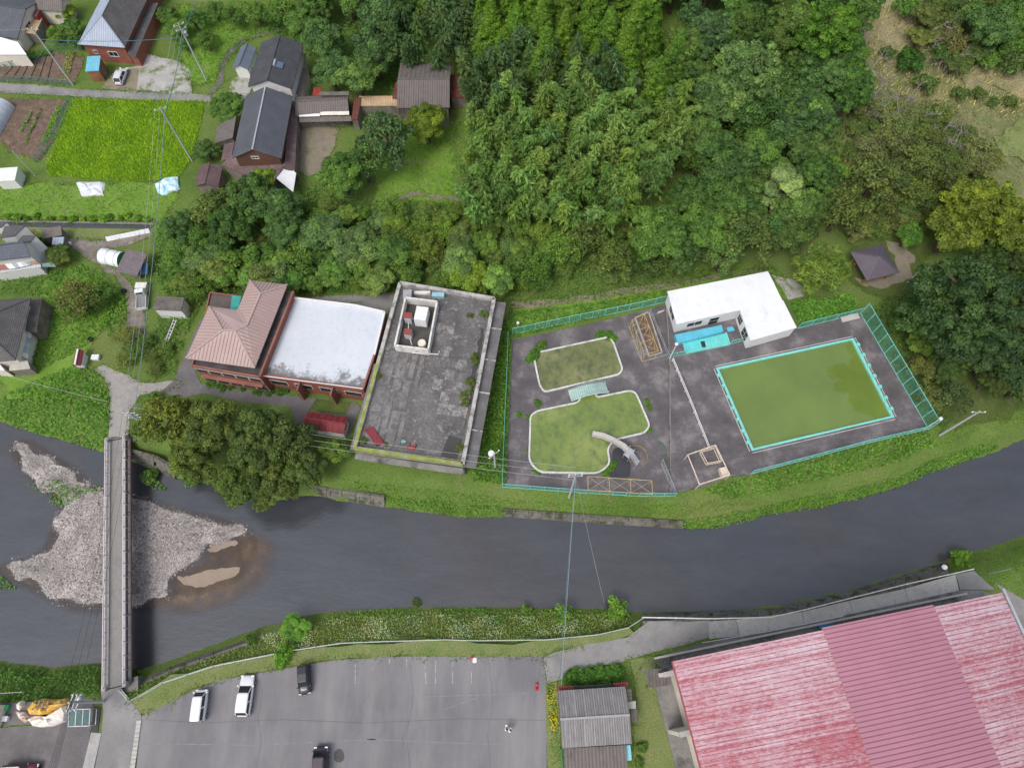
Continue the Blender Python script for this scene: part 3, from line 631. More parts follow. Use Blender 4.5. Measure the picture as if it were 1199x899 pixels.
    root['lx'], root['ly'], root['a'], root['b'] = lx, ly, a, b
    return root
def aux_roof(root, name, pxs, zs, m, t=.1, label=None, posts=None):
    """a lower roof of a house; each corner at its own height"""
    q = [W(a, b, z) for (a, b), z in zip(pxs, zs)]
    n = (q[1]-q[0]).cross(q[2]-q[0])
    if n.z < 0: q = q[::-1]
    inv = Matrix.Translation(root.location) @ Matrix.Rotation(root.rotation_euler.z, 4, 'Z'); inv = inv.inverted()
    q = [inv @ p for p in q]
    o = roof_mesh([q], t).build(name, m, root, label=label)
    if posts:
        c = sum(q, Vector())/len(q); w = MB()
        lo = [(c.x+(p.x-c.x)*.93, c.y+(p.y-c.y)*.93) for p in q]
        zt = [p.z-t-.02 for p in q]; b = len(w.v); k = len(q)
        w.v += [(x, y, -.3) for x, y in lo]+[(x, y, z) for (x, y), z in zip(lo, zt)]
        for i in range(k): j = (i+1) % k; w.f.append((i, j, k+j, k+i))
        w.build('wall', posts, root)
    return o

TILE_D = mat('dark_tile', (.075, .077, .086), .55, .2, .6, tiles=(.32, .26, .03, .5), stain=(.09, .09, .09), stain_lo=.55, stain_hi=.75, fvar=.2)
TILE_G = mat('grey_tile', (.125, .118, .12), .7, .25, .6, tiles=(.32, .26, .035, .45), stain=(.17, .155, .15), stain_lo=.55, stain_hi=.72, stain_scale=.8)
TILE_B = mat('blue_grey_tile', (.13, .145, .185), .5, .15, .6, tiles=(.30, .40, .05, .55))
SLATE = mat('slate_sheet', (.085, .09, .105), .5, .15, .5, ribs=.45)
BLUEG = mat('blue_grey_metal', (.13, .155, .20), .45, .12, .5, ribs=.5)
PALEB = mat('pale_blue_metal', (.33, .38, .46), .4, .1, .4, ribs=.42)
BROWNR = mat('brown_sheet', (.13, .085, .085), .7, .25, .6, ribs=.42, stain=(.2, .17, .16), stain_lo=.55, stain_hi=.7)
OLDSH = mat('old_grey_sheet', (.155, .135, .125), .85, .25, .5, ribs=.4, stain=(.09, .08, .075), stain_lo=.5, stain_hi=.7, stain_scale=.5)
RUSTR = mat('rust_red_sheet', (.15, .045, .035), .8, .3, .6, ribs=.4, stain=(.1, .07, .05), stain_lo=.5, stain_hi=.7)
PINKR = mat('pink_metal', (.365, .27, .25), .5, .08, .3, fvar=.06, stain=(.30, .215, .2), stain_lo=.55, stain_hi=.8, stain_scale=.25)
WHITER = mat('white_sheet', (.66, .67, .69), .5, .04, .4, fvar=.05, stain=(.56, .565, .58), stain_lo=.5, stain_hi=.7, stain_scale=.5)
SHINGLE = mat('brown_grey_shingle', (.15, .135, .12), .85, .25, 1, stain=(.08, .075, .07), stain_lo=.5, stain_hi=.7, tiles=(.5, .35, .03, .6))
MUVE = mat('mauve_metal', (.105, .09, .11), .45, .1, .5)

# --- village houses north of the lane
p = zT
bh = house('brick_house', 'red brick house with a pale blue and grey hipped roof above a silver car', [p(90,432),p(535,455),p(880,-260),p(455,-290)], 3.9, 6.6, TILE_G, BRICK, 'hip', 'y', ov=.5, seamm=PALEB, wins=[('S', 1.0, 1.9, 1.7, 1.0), ('S', -2.2, 2.1, .8, .7)])
Fh = roof_faces('hip', bh['lx'], bh['ly'], 3.9, 6.6, 'y')
lift = [[q+Vector((0,0,.03)) for q in f] for f in (Fh[1], Fh[3])]
pm = roof_mesh(lift, .02).build('metal_roof_sheet', PALEB, bh, label='pale blue metal sheets on the west and south slopes'); seams_mb(lift, .42, .05, .05).build('roof_seams', PALEB, pm)
aux_roof(bh, 'veranda_roof', [p(560,525),p(640,548),p(860,30),p(768,30)], [2.7,2.5,2.5,2.7], TILE_G, posts=BRICK)
for u in (-4.5, -1.5, 1.8): add_window(bh, bh['a']*2+2.4, bh['b']*2, 'E', u, 1.3, 1.8, 1.3)
bs = house('garden_shed', 'small timber shed with a bright blue roof beside the brick house', [p(148,692),p(282,668),p(330,545),p(205,568)], 2.5, 2.9, mat('blue_sheet', (.16, .45, .58), .5, .12, 1, ribs=.3), WOODW, 'shed', 'x', ov=.15, cat='shed', doors=[('E', 0., .9, 1.8)])
p = zS
h1 = house('village_house', 'dark slate roofed house with a white lean-to behind the vegetable plot', [p(-260,345),p(225,498),p(455,10),p(-20,-150)], 3.0, 4.8, SLATE, CREAM, 'gable', 'x', ov=.4, wins=[('E', -1.5, 2.4, 1.6, 1.1)])
aux_roof(h1, 'lean_to_roof', [p(-120,640),p(310,640),p(205,495),p(-120,400)], [2.7,2.7,3.6,3.6], WHITER, posts=CREAM)
aux_roof(h1, 'porch_roof', [p(295,385),p(410,400),p(495,215),p(375,195)], [2.5,2.3,2.3,2.5], WOODT, posts=WOODG)
aux_roof(h1, 'side_roof', [p(380,190),p(430,195),p(465,120),p(420,110)], [3.2,3.2,3.2,3.2], RUSTR, posts=mat('red_wall', (.25, .03, .03), .7))
house('storehouse', 'cream walled storehouse with a brown grey roof beside citrus bushes', [p(440,110),p(700,140),p(845,-30),p(485,-40)], 3.2, 4.6, OLDSH, CREAM, 'gable', 'x', ov=.4, cat='storehouse')
p = zB
h2 = house('village_house', 'two storey house with dark shingle roof, white gable and a rooftop solar heater', [p(208,243),p(395,258),p(418,80),p(262,62)], 5.6, 7.2, TILE_D, WHITE, 'gable', 'y', ov=.5, wins=[('S', 1.0, 4.2, 1.4, 1.0), ('S', -1.0, 1.5, 1.2, 1.0)])
MB().bar(Vector((.6, -1.3, 7.05)), Vector((1.75, -1.3, 6.65)), 1.3, .12).build('solar_panel', mat('solar_glass', (.10, .13, .2), .2, .1, spec=.6), h2)
MB().tube([(.45, -1.95, 7.25), (.45, -.65, 7.25)], .22, 10).build('solar_tank', STEEL, h2)
aux_roof(h2, 'lower_roof', [p(385,272),p(428,280),p(447,172),p(408,165)], [3.0,2.8,2.8,3.0], OLDSH, posts=CREAM)
aux_roof(h2, 'lower_roof', [p(405,155),p(432,160),p(441,112),p(412,108)], [3.0,2.8,2.8,3.0], OLDSH)
aux_roof(h2, 'lower_roof', [p(208,240),p(232,245),p(242,172),p(222,168)], [2.6,3.0,3.0,2.6], TILE_D)
aux_roof(h2, 'porch_roof', [p(318,290),p(395,298),p(385,262),p(318,258)], [2.4,2.4,3.0,3.0], BROWNR)
aux_roof(h2, 'porch_roof', [p(250,278),p(316,280),p(316,258),p(250,256)], [2.6,2.6,3.0,3.0], BLUEG)
house('small_shed', 'small white walled shed with a blue grey gable roof by the footpath', [p(137,172),p(215,176),p(234,92),p(185,84)], 2.3, 3.1, BLUEG, WHITE, 'gable', 'y', ov=.3, cat='shed')
h3 = house('village_house', 'large dark gabled house with a brown skirt roof and pale ridge beside the rice field', [p(135,538),p(352,528),p(375,292),p(205,275)], 5.0, 7.0, SLATE, mat('brown_gable', (.12, .06, .04), .8, .2), 'gable', 'y', ov=.5, seamm=STEEL, wins=[('S', -.3, 4.9, 1.2, .5)])
aux_roof(h3, 'skirt_roof', [p(100,560),p(300,640),p(352,560),p(140,520)], [2.6,2.4,3.3,3.3], BROWNR, posts=WOODG)
aux_roof(h3, 'skirt_roof', [p(352,575),p(395,585),p(408,310),p(375,300)], [3.2,2.7,2.7,3.2], BROWNR, posts=WOODG)
aux_roof(h3, 'skirt_roof', [p(75,472),p(145,450),p(160,360),p(82,405)], [2.5,2.9,2.9,2.5], OLDSH, posts=WOODG)
aux_roof(h3, 'skirt_roof', [p(98,545),p(140,530),p(152,468),p(112,475)], [2.4,2.9,2.9,2.4], BROWNR)
aux_roof(h3, 'canopy', [p(305,600),p(388,668),p(400,592),p(350,550)], [2.6,2.6,2.8,2.8], WHITER, label='white corner canopy')
house('brown_shed', 'small brown ribbed roof shed beside the rice field', [zA(905,880),zA(1025,862),zA(1040,785),zA(940,770)], 2.3, 3.0, BROWNR, WOODG, 'gable', 'y', ov=.2, cat='shed', seam=.45)
ls = house('long_shed', 'long grey sheet roofed shed with cream eaves strip beside the barn yard', [p(400,365),p(612,350),p(612,278),p(400,282)], 3.0, 4.0, OLDSH, WOODG, 'gable', 'x', ov=.2, cat='shed')
aux_roof(ls, 'lower_roof', [p(412,388),p(622,383),p(620,362),p(412,366)], [2.3,2.3,2.7,2.7], OLDSH)
aux_roof(ls, 'upper_roof', [p(490,280),p(612,280),p(612,264),p(498,266)], [3.9,3.9,4.2,4.2], SHINGLE)
aux_roof(ls, 'fascia', [p(497,360),p(612,358),p(612,344),p(497,346)], [3.05,3.05,3.2,3.2], CREAM, .04)
aux_roof(ls, 'fascia', [p(412,366),p(495,364),p(495,353),p(412,355)], [3.0,3.0,3.1,3.1], WHITE, .04)
aux_roof(ls, 'side_roof', [p(622,378),p(645,378),p(662,288),p(632,288)], [2.6,2.6,2.6,2.6], RUSTR, posts=WOODG)
aux_roof(ls, 'side_roof', [p(465,280),p(492,280),p(505,250),p(472,248)], [2.6,2.6,2.6,2.6], mat('bright_red_sheet', (.3, .05, .04), .7, .2, 1, ribs=.3))
wk = house('covered_walk', 'narrow walkway roof of tan boards between the long shed and the barn', [p(648,322),p(812,322),p(812,288),p(655,288)], 2.3, 2.6, WOODT, WOODG, 'shed', 'x', ov=.1, cat='walkway')
br = house('barn', 'grey barn with a ribbed two slope roof and rusty red lean-tos', [p(810,328),p(1017,332),p(1020,152),p(812,148)], 4.4, 5.6, OLDSH, WOODG, 'gable', 'x', ov=.2, cat='barn', seam=.8, seamm=mat('barn_seam', (.12, .11, .105), .9, .2))
aux_roof(br, 'lean_to_roof', [p(1020,285),p(1090,295),p(1085,215),p(1020,195)], [2.9,2.4,2.4,2.9], RUSTR, posts=WOODG)
aux_roof(br, 'lean_to_roof', [p(785,292),p(810,296),p(812,225),p(800,225)], [2.6,2.8,2.8,2.6], RUSTR, posts=WOODG)

# --- houses left of the bridge lane
p = zU
h4 = house('village_house', 'blue grey tiled house with a striped sheet skirt roof facing the canal bank', [p(-420,640),p(425,585),p(395,395),p(-420,440)], 4.6, 6.4, TILE_B, WHITE, 'gable', 'x', ov=.5)
aux_roof(h4, 'upper_roof', [p(0,325),p(180,300),p(335,158),p(60,165)], [5.6,5.6,6.4,6.4], TILE_D, posts=WHITE)
aux_roof(h4, 'upper_roof', [p(220,380),p(380,385),p(470,290),p(300,290)], [4.9,4.9,5.5,5.5], TILE_D, posts=WHITE)
aux_roof(h4, 'upper_roof', [p(-80,190),p(10,185),p(85,118),p(-20,118)], [6,6,6.5,6.5], TILE_D, posts=WHITE)
cols = [mat('sheet_red', (.34, .13, .10), .7, .15), WHITE, mat('sheet_grey', (.36, .38, .38), .6, .1), WHITER, mat('sheet_pale', (.5, .55, .57), .5, .1), mat('sheet_grey_b', (.33, .36, .37), .6, .1), mat('sheet_salmon', (.42, .20, .16), .7, .15)]
xs = [-120, 20, 110, 185, 250, 305, 358, 425]; xe = [-60, 120, 215, 265, 320, 380, 420, 520]
for i in range(7):
    aux_roof(h4, 'skirt_sheet', [p(xe[i], 742-i*12), p(xe[i+1]-4, 742-(i+1)*12), p(xs[i+1]-3, 632-(i+1)*5), p(xs[i], 632-i*5)], [2.5,2.5,3.2,3.2], cols[i], .06)
aux_roof(h4, 'lower_roof', [p(-100,800),p(540,705),p(530,660),p(-100,745)], [2.0,2.0,2.3,2.3], mat('gutter_sheet', (.45, .47, .47), .6, .1, ribs=.4), posts=WHITE)
aux_roof(h4, 'lower_roof', [p(540,700),p(735,700),p(700,645),p(530,658)], [1.9,1.9,2.1,2.1], mat('green_sheet', (.17, .24, .22), .6, .15, ribs=.3))
aux_roof(h4, 'side_roof', [p(430,530),p(468,530),p(498,380),p(455,375)], [3.0,2.8,2.8,3.0], RUSTR)
aux_roof(h4, 'side_roof', [p(470,530),p(540,560),p(575,470),p(500,400)], [2.6,2.2,2.2,2.6], cols[2], posts=WHITE)
aux_roof(h4, 'rear_roof', [p(300,285),p(440,280),p(452,205),p(330,212)], [3.4,3.4,3.6,3.6], cols[0])
house('lean_to', 'low grey board lean-to beside the canal bank', [p(580,300),p(850,298),p(775,215),p(560,215)], 1.8, 2.2, WOODG, WOODG, 'shed', 'x', ov=.1, cat='shed')
house('tin_shed', 'small tin shed with a pale blue grey flat sheet roof', [p(690,405),p(830,410),p(848,325),p(700,318)], 1.9, 2.1, PALEB, WOODG, 'shed', 'x', ov=.1, cat='shed')
p = zV
h5 = house('village_house', 'large brown grey tiled house with a hipped roof in the grassy field', [p(-560,705),p(140,710),p(255,150),p(-440,175)], 4.4, 7.0, TILE_G, CREAM, 'hip', 'x', ov=.7, seamm=TILE_G)
aux_roof(h5, 'side_roof', [p(225,430),p(318,440),p(372,130),p(262,160)], [3.2,2.8,2.8,3.2], SHINGLE, posts=WOODG)
lc = [WHITER, mat('lean_grey', (.42, .47, .48), .6, .1), mat('lean_pale', (.55, .52, .48), .6, .1), mat('lean_green', (.33, .42, .42), .6, .1)]
for i in range(5):
    aux_roof(h5, 'lean_to_sheet', [p(165-i*-0, 640-i*45), p(245+i*7, 672-i*45), p(252+i*6, 632-i*45), p(178+i*9, 602-i*45)], [2.7,2.2,2.2,2.7], lc[[2, 3, 1, 3, 0][i]], .05)
aux_roof(h5, 'lean_to_roof', [p(80,780),p(265,760),p(240,690),p(85,705)], [2.0,2.0,2.5,2.5], mat('weathered_sheet', (.38, .35, .31), .8, .2, 1), posts=WOODG)
aux_roof(h5, 'lean_to_roof', [p(-80,770),p(40,775),p(0,725),p(-90,715)], [2.2,2.2,2.6,2.6], WHITER, posts=CREAM)
house('red_hut', 'tiny hut with a red ribbed roof and white ridge standing in the grassy field', [p(635,735),p(715,735),p(720,603),p(665,598)], 1.5, 1.9, REDM, WHITE, 'gable', 'y', ov=.08, cat='hut', seamm=WHITE)
p = zC
house('roadside_shed', 'white walled shed with a flat grey felt roof beside the yard lane', [p(715,550),p(850,555),p(862,497),p(735,490)], 2.6, 2.8, SHINGLE, WHITE, 'shed', 'x', ov=.12, cat='shed')
cs = house('carport', 'carport with a brown grey sheet roof and blue end sheet beside the barrel tunnel', [p(552,378),p(640,392),p(690,290),p(598,272)], 2.5, 3.0, mat('carport_sheet', (.17, .14, .15), .8, .2, .8, ribs=.35), WOODG, 'shed', 'y', ov=.9, cat='carport')
aux_roof(cs, 'blue_end_sheet', [p(655,382),p(690,385),p(692,335),p(668,332)], [1.2,1.2,2.,2.], mat('blue_tarp', (.04, .11, .24), .7, .2))
# polytunnels
def tunnel(name, label, a, b, r, m, endm):
    A, B = Vector(a), Vector(b); c = (A+B)/2; ang = math.atan2((B-A).y, (B-A).x); L = (B-A).length
    root = thing(name, label, 'polytunnel', (c.x, c.y, 0), ang); mb = MB(); n = 14; k = max(4, int(L/.6))
    for i in range(k+1):
        for j in range(n+1):
            t = math.pi*j/n; mb.v.append((-L/2+L*i/k, r*math.cos(t)*(1.0 if i % 2 else .985), r*1.05*math.sin(t)*(1. if i % 2 else .985)))
    for i in range(k):
        for j in range(n): q = i*(n+1)+j; mb.f.append((q, q+1, q+n+2, q+n+1)[::-1])
    mb.build('cover', m, root, smooth=True)
    for s in (-1, 1):
        e = MB().poly([(s*(L/2-.01), r*math.cos(math.pi*j/n)*.98, r*1.03*math.sin(math.pi*j/n)) for j in range(n+1)]); e.build('end_sheet', endm, root)
    for i in range(0, k+1, 2):
        x = -L/2+L*i/k; MB().tube([(x, r*1.01*math.cos(math.pi*j/n), r*1.06*math.sin(math.pi*j/n)) for j in range(n+1)], .03, 4).build('hoop', STEEL, root)
    return root
VINYL = mat('vinyl_sheet', (.70, .73, .74), .35, .06, 1, fvar=.06)
tunnel('polytunnel', 'white barrel polytunnel with a green end sheet beside the carport', W(*p(482,300), 0), W(*p(575,320), 0), 1.35, VINYL, mat('green_net', (.05, .2, .12), .8))
tunnel('polytunnel', 'grey blue polytunnel at the end of the vegetable beds', W(*zA(-70,660), 0), W(*zA(20,500), 0), 2.1, mat('vinyl_blue', (.42, .46, .52), .35, .1, 1), mat('vinyl_end', (.6, .66, .72), .4))
# white corrugated strip along the lane
cr = thing('corrugated_fence', 'low wall of white corrugated sheets leaning along the yard lane', 'sheet wall', W(150, 277, 0))
for k in range(9):
    a = W(*zC(502+k*22.5, 232-k*4.5), 0); b = W(*zC(502+(k+.96)*22.5, 232-(k+1)*4.5), 0)
    MB().poly([a, b, b+Vector((-.12, .45, .6)), a+Vector((-.12, .45, .6))]).poly([a+Vector((-.12, .48, .6)), b+Vector((-.12, .48, .6)), b+Vector((0,.03,0)), a+Vector((0,.03,0))]).build('sheet', WHITER, cr, world=True)
ws = house('white_container', 'small white box shed beside the vegetable beds', [zA(-10,845),zA(72,848),zA(78,790),zA(-10,785)], 2.0, 2.1, WHITE, WHITE, 'shed', 'x', ov=.02, cat='shed')

# --- pink roofed annex
p = zD
ze, zr = 6.4, 7.7
root = thing('annex_building', 'red brick annex with an L shaped pink ribbed hipped roof', 'building', W(*p(300,330), 0))
E_ = lambda x, y: W(*p(x, y), ze); Rg = lambda x, y: W(*p(x, y), zr)
A, B, C_, D, E2, F_ = E_(383,105), E_(548,125), E_(405,490), E_(103,447), E_(205,220), E_(330,235)
R1, R2, R3, R4 = Rg(430,165), Rg(370,305), Rg(318,325), Rg(265,325)
FP = [[B,A,R1],[C_,B,R1,R2,R3],[D,C_,R3,R4],[E2,D,R4],[F_,E2,R4,R3,R2],[A,F_,R2,R1]]
off = root.location.copy(); FP = [[q-off for q in f] for f in FP]
rf = roof_mesh(FP, .16).build('roof', PINKR, root)
seams_mb(FP, .5, .09, .07).build('roof_seams', mat('pink_seam', (.33, .22, .2), .5, .08), rf)
rc = MB()
for a, b in ((A,R1),(B,R1),(R1,R2),(R2,R3),(R3,R4),(E2,R4),(D,R4),(C_,R3),(F_,R2)): rc.bar(a-off+Vector((0,0,.06)), b-off+Vector((0,0,.06)), .26, .1)
rc.build('ridge_cap', PINKR, rf)
zp = 5.6
body = [W(*p(*q), zp) for q in [(128,478),(425,528),(572,152),(548,140),(383,118),(340,205),(345,172),(207,158),(180,245)]]
body = [W(*p(*q), zp) for q in [(128,478),(425,528),(574,152),(386,122),(335,240),(200,222)]]
cen = sum(body, Vector())/len(body)
MB().prism(body, -.3, zp-.35).build('wall', BRICK, root, world=True)
MB().prism([cen+(q-cen)*.97 for q in body], zp-.4, zp-.25).build('flat_roof', mat('dark_felt', (.055, .05, .05), .9, .3, .8, stain=(.12, .11, .11), stain_lo=.5, stain_hi=.7), root, world=True)
n = len(body)
for i in (0, 1, 4, 5):
    a, b = body[i], body[(i+1) % n]; MB().bar(a+Vector((0,0,-.2)), b+Vector((0,0,-.2)), .28, .42).build('parapet', BRICKP, root, world=True)
inner = [cen+(q-cen)*.86 for q in [A,B,C_,D,E2,F_]]
MB().prism([(q.x, q.y) for q in inner], zp-.3, ze-.12).build('upper_wall', BRICK, root, world=True)
low = [W(*p(*q), 3.2) for q in [(195,228),(325,245),(350,178),(210,160)]]; lc_ = sum(low, Vector())/4
MB().prism(low, -.3, 3.0).build('rear_wing_wall', BRICK, root, world=True)
MB().prism([lc_+(q-lc_)*.95 for q in low], 3.0, 3.05).build('rear_wing_roof', mat('brown_felt', (.10, .085, .075), .9, .25, .6), root, world=True)
for i in range(4): MB().bar(low[i]+Vector((0,0,-.05)), low[(i+1) % 4]+Vector((0,0,-.05)), .2, .35).build('parapet', BRICKP, root, world=True)
tq = [W(*p(*q), 3.6) for q in [(298,230),(330,236),(348,176),(306,172)]]
MB().prism(tq, 3.05, 3.6).build('roof_box', mat('teal_sheet', (.04, .30, .26), .6, .15), root, world=True)
# ground floor openings and ledge along the front
a, b = body[0], body[1]; d = (b-a).normalized(); nrm = Vector((d.y, -d.x, 0)); L = (b-a).length
MB().bar(a+d*.5+nrm*.3+Vector((0,0,-2.7)), b-d*.3+nrm*.3+Vector((0,0,-2.7)), .55, .16).build('ledge', BRICKP, root, world=True)
for k in range(5):
    c0 = a+d*(L*(k+.5)/5)+nrm*.03
    for z, hh in ((4.2, 1.2), (1.5, 1.6)):
        f = MB().bar(Vector((c0.x, c0.y, z))-d*.95, Vector((c0.x, c0.y, z))+d*.95, .05, hh).build('window', FRAME, root, world=True)
        g = MB().bar(Vector((c0.x, c0.y, z))-d*.85+nrm*.03, Vector((c0.x, c0.y, z))+d*.85+nrm*.03, .03, hh-.2); g.v = [tuple(Vector(v)-root.location) for v in g.v]; g.build('pane', GLASS, f)

# --- white flat roofed brick building
root = thing('flat_roof_building', 'brick building with a patchy white painted flat roof beside the annex', 'building', W(*p(700,380), 0))
zf = 4.4
ro = [W(*p(*q), zf) for q in [(437,518),(880,582),(930,432),(975,245),(845,215),(570,182)]]
MB().prism(ro, -.3, zf-.45).build('wall', BRICK, root, world=True)
ci = sum(ro, Vector())/len(ro); inn = [ci+(q-ci)*.985 for q in ro]
def white_roof():
    t = NT('patchy_white_roof'); n = t.noise(.22, 8, .7); n2 = t.noise(1.3, 6, .75); n3 = t.noise(.6, 8, .7)
    c = t.ramp(t.noise(.15), [(.3, (.47, .50, .54)), (.7, (.54, .57, .61))])
    # worn edges: paint thins toward the south and north gutters (position on the roof itself)
    sep = t.n('SeparateXYZ'); t.l(t.tc.outputs['Object'], sep.inputs[0])
    ed = t.n('Math', operation='MULTIPLY_ADD'); dt = t.n('VectorMath', operation='DOT_PRODUCT'); dt.inputs[1].default_value = (.15, 1, 0); t.l(t.tc.outputs['Object'], dt.inputs[0]); ed.inputs[1].default_value = -.09; ed.inputs[2].default_value = -.46; t.l(dt.outputs['Value'], ed.inputs[0])
    ad = t.n('Math', operation='ADD'); t.l(n3, ad.inputs[0]); t.l(ed.outputs[0], ad.inputs[1])
    c = t.mix(t.ramp(ad.outputs[0], [(.60, (0, 0, 0)), (.72, (1, 1, 1))]), c, (.16, .155, .155))
    c = t.mix(t.ramp(n2, [(.5, (0, 0, 0)), (.72, (.5, .5, .5))]), c, (.34, .37, .40))
    t.l(c, t.b.inputs['Base Color']); t.b.inputs['Roughness'].default_value = .6; return t.m
MB().prism(inn, zf-.5, zf-.3).build('flat_roof', white_roof(), root, world=True)
for i in range(6):
    a, b = ro[i], ro[(i+1) % 6]; tp = WHITE if i in (2, 3, 4) else BRICKP
    MB().bar(a+Vector((0,0,-.14)), b+Vector((0,0,-.14)), .26, .5).build('parapet', tp, root, world=True)
a, b = ro[0], ro[1]; d = (b-a).normalized(); nrm = Vector((d.y, -d.x, 0)); L = (b-a).length
MB().bar(a+nrm*.25+Vector((0,0,.13)), b+nrm*.0+Vector((0,0,.13)), .12, .06).build('coping', WHITE, root, world=True)
for f_ in (.36, .69):
    q = a+d*L*f_; MB().prism([q+nrm*.05-d*.12, q+nrm*.05+d*.12, q+nrm*1.3+d*.12, q+nrm*1.3-d*.12], -.1, zf-.7).build('buttress', BRICKP, root, world=True)
for k in range(4):
    c0 = a+d*(L*(k+.5)/4)+nrm*.03
    f = MB().bar(Vector((c0.x, c0.y, 2.2))-d*1.3, Vector((c0.x, c0.y, 2.2))+d*1.3, .05, 1.3).build('window', FRAME, root, world=True)
    g = MB().bar(Vector((c0.x, c0.y, 2.2))-d*1.2+nrm*.03, Vector((c0.x, c0.y, 2.2))+d*1.2+nrm*.03, .03, 1.1); g.v = [tuple(Vector(v)-root.location) for v in g.v]; g.build('pane', GLASS, f)
pt = [W(*p(*q), 2.6) for q in [(935,440),(962,445),(972,375),(945,378)]]
MB().prism(pt, -.2, 2.6).build('porch', mat('teal_dark', (.03, .12, .11), .7, .2), root, world=True)
rs = house('red_shed', 'red roofed shed with a white east gable beside the mossy plot', [p(622,748),p(795,783),p(818,706),p(637,682)], 2.2, 2.9, REDM, WHITE, 'gable', 'x', ov=.15, cat='shed', seam=.9, wins=[('E', 0., 1.4, 1.0, .8)])
sheet('mossy_plot', PW([p(*q) for q in [(675,625),(830,640),(805,695),(640,680)]]), MOSSY, z=.06)

# --- big concrete building with plant room
p = zE
root = thing('concrete_building', 'old concrete building with a stained flat roof, mossy parapet and rooftop tank enclosure', 'building', W(*p(340,450), 0))
zc = 5.2
cq = [W(*p(*q), zc) for q in [(52,742),(490,805),(618,135),(236,72)]]
cm = sum(cq, Vector())/4
MB().prism(cq, -.3, zc-.75).build('wall', CONCD, root, world=True)
ROOFC = mat('rooftop_concrete', (.125, .118, .115), .92, .35, .3, stain=(.27, .26, .25), stain_lo=.55, stain_hi=.68, stain_scale=1.1, fine=3, fvar=.35, bump=.3)
MB().prism([cm+(q-cm)*.985 for q in cq], zc-.8, zc-.6).build('flat_roof', ROOFC, root, world=True)
MOSSR = mat('mossy_rim', (.22, .25, .06), .9, .3, .8, stain=(.35, .33, .28), stain_lo=.5, stain_hi=.65, stain_scale=.6)
RIM = mat('rim_concrete', (.40, .385, .36), .88, .2, .8, stain=(.14, .13, .11), stain_lo=.48, stain_hi=.65, stain_scale=.9)
for i, m_ in ((0, MOSSR), (1, RIM), (2, RIM), (3, RIM)):
    a, b = cq[i], cq[(i+1) % 4]
    MB().bar(a+Vector((0,0,-.35)), b+Vector((0,0,-.35)), .5, .75).build('parapet', m_, root, world=True)
a, b = cq[3], cq[0]; mid = a.lerp(b, .45)
MB().bar(mid+Vector((0,0,.03)), b+Vector((0,0,.03)), .42, .06).build('parapet_moss', MOSSR, root, world=True)
# lower ledges east, south, west
def ledge(a, b, out, z, th, m_, name='ledge'):
    d = (b-a).normalized(); n = Vector((d.y, -d.x, 0)); MB().prism([a+n*.26, b+n*.26, b+n*out, a+n*out], z-th, z).build(name, m_, root, world=True)
LEDG = mat('dark_ledge', (.12, .115, .115), .9, .25, .5, stain=(.2, .19, .19), stain_lo=.5, stain_hi=.7)
ledge(cq[1], cq[2], 1.75, zc-.9, .25, LEDG); ledge(cq[0], cq[1], 1.1, zc-1.3, .2, CONCD); ledge(cq[3].lerp(cq[0], .5), cq[0], .9, zc-1.2, .2, CONCD)
for f_ in (.2, .42, .62, .82):
    q = cq[1].lerp(cq[2], f_); d = (cq[2]-cq[1]).normalized(); n = Vector((d.y, -d.x, 0)); MB().bar(q+n*.25+Vector((0,0,-.75)), q+n*1.8+Vector((0,0,-.75)), .16, .26).build('beam', RIM, root, world=True)
# slabs lying on the roof
def slab(pxs, z0, z1, m_, name='roof_slab'):
    q = [W(*p(*s), z1) for s in pxs]; return MB().prism(q, z0, z1).build(name, m_, root, world=True)
zt = zc-.6
PALS = mat('pale_roof_slab', (.20, .19, .185), .9, .35, .5, stain=(.10, .094, .09), stain_lo=.44, stain_hi=.62, stain_scale=1.0, fine=3, fvar=.35, bump=.2)
BRITE = mat('bleached_slab', (.24, .23, .225), .9, .4, .5, stain=(.10, .095, .09), stain_lo=.46, stain_hi=.6, stain_scale=1.3, fine=3, fvar=.4, bump=.2)
rnd = random.Random(4)
def uvp(u, v):   # roof plan: u west-east, v south-north
    s = cq[0].lerp(cq[1], u); n = cq[3].lerp(cq[2], u); return s.lerp(n, v)
for (u0, u1, v0, v1) in [(.05,.16,.04,.20),(.05,.14,.22,.36),(.18,.23,.05,.34),(.25,.33,.03,.24),(.35,.39,.05,.22),(.19,.27,.36,.56),(.29,.36,.26,.42),(.31,.36,.44,.58),(.39,.43,.36,.58),(.06,.15,.38,.50),(.08,.17,.52,.58)]:
    q = [uvp(u0, v0), uvp(u1, v0), uvp(u1, v1), uvp(u0, v1)]; MB().prism(q, zt, zt+.05).build('roof_slab', PALS, root, world=True)
for i in range(5):
    for j in range(9):
        u0 = .47+i*.096; v0 = .19+j*.068
        if rnd.random() < .45: continue
        q = [uvp(u0, v0), uvp(u0+.092, v0), uvp(u0+.092, v0+.064), uvp(u0, v0+.064)]
        MB().prism(q, zt, zt+.03+rnd.random()*.02).build('roof_slab', BRITE if rnd.random() < .5 else ROOFC, root, world=True)
q = [uvp(.78, .03), uvp(.94, .02), uvp(.95, .14), uvp(.82, .15)]; MB().prism(q, zt, zt+.012).build('damp_patch', mat('damp', (.05, .048, .045), .7, .2), root, world=True)
q = [uvp(.91, .2), uvp(.955, .2), uvp(.955, .8), uvp(.92, .8)]; MB().prism(jitter_poly(q, 1, .25, 3), zt, zt+.013).build('damp_patch', mat('damp', (.05, .048, .045)), root, world=True)
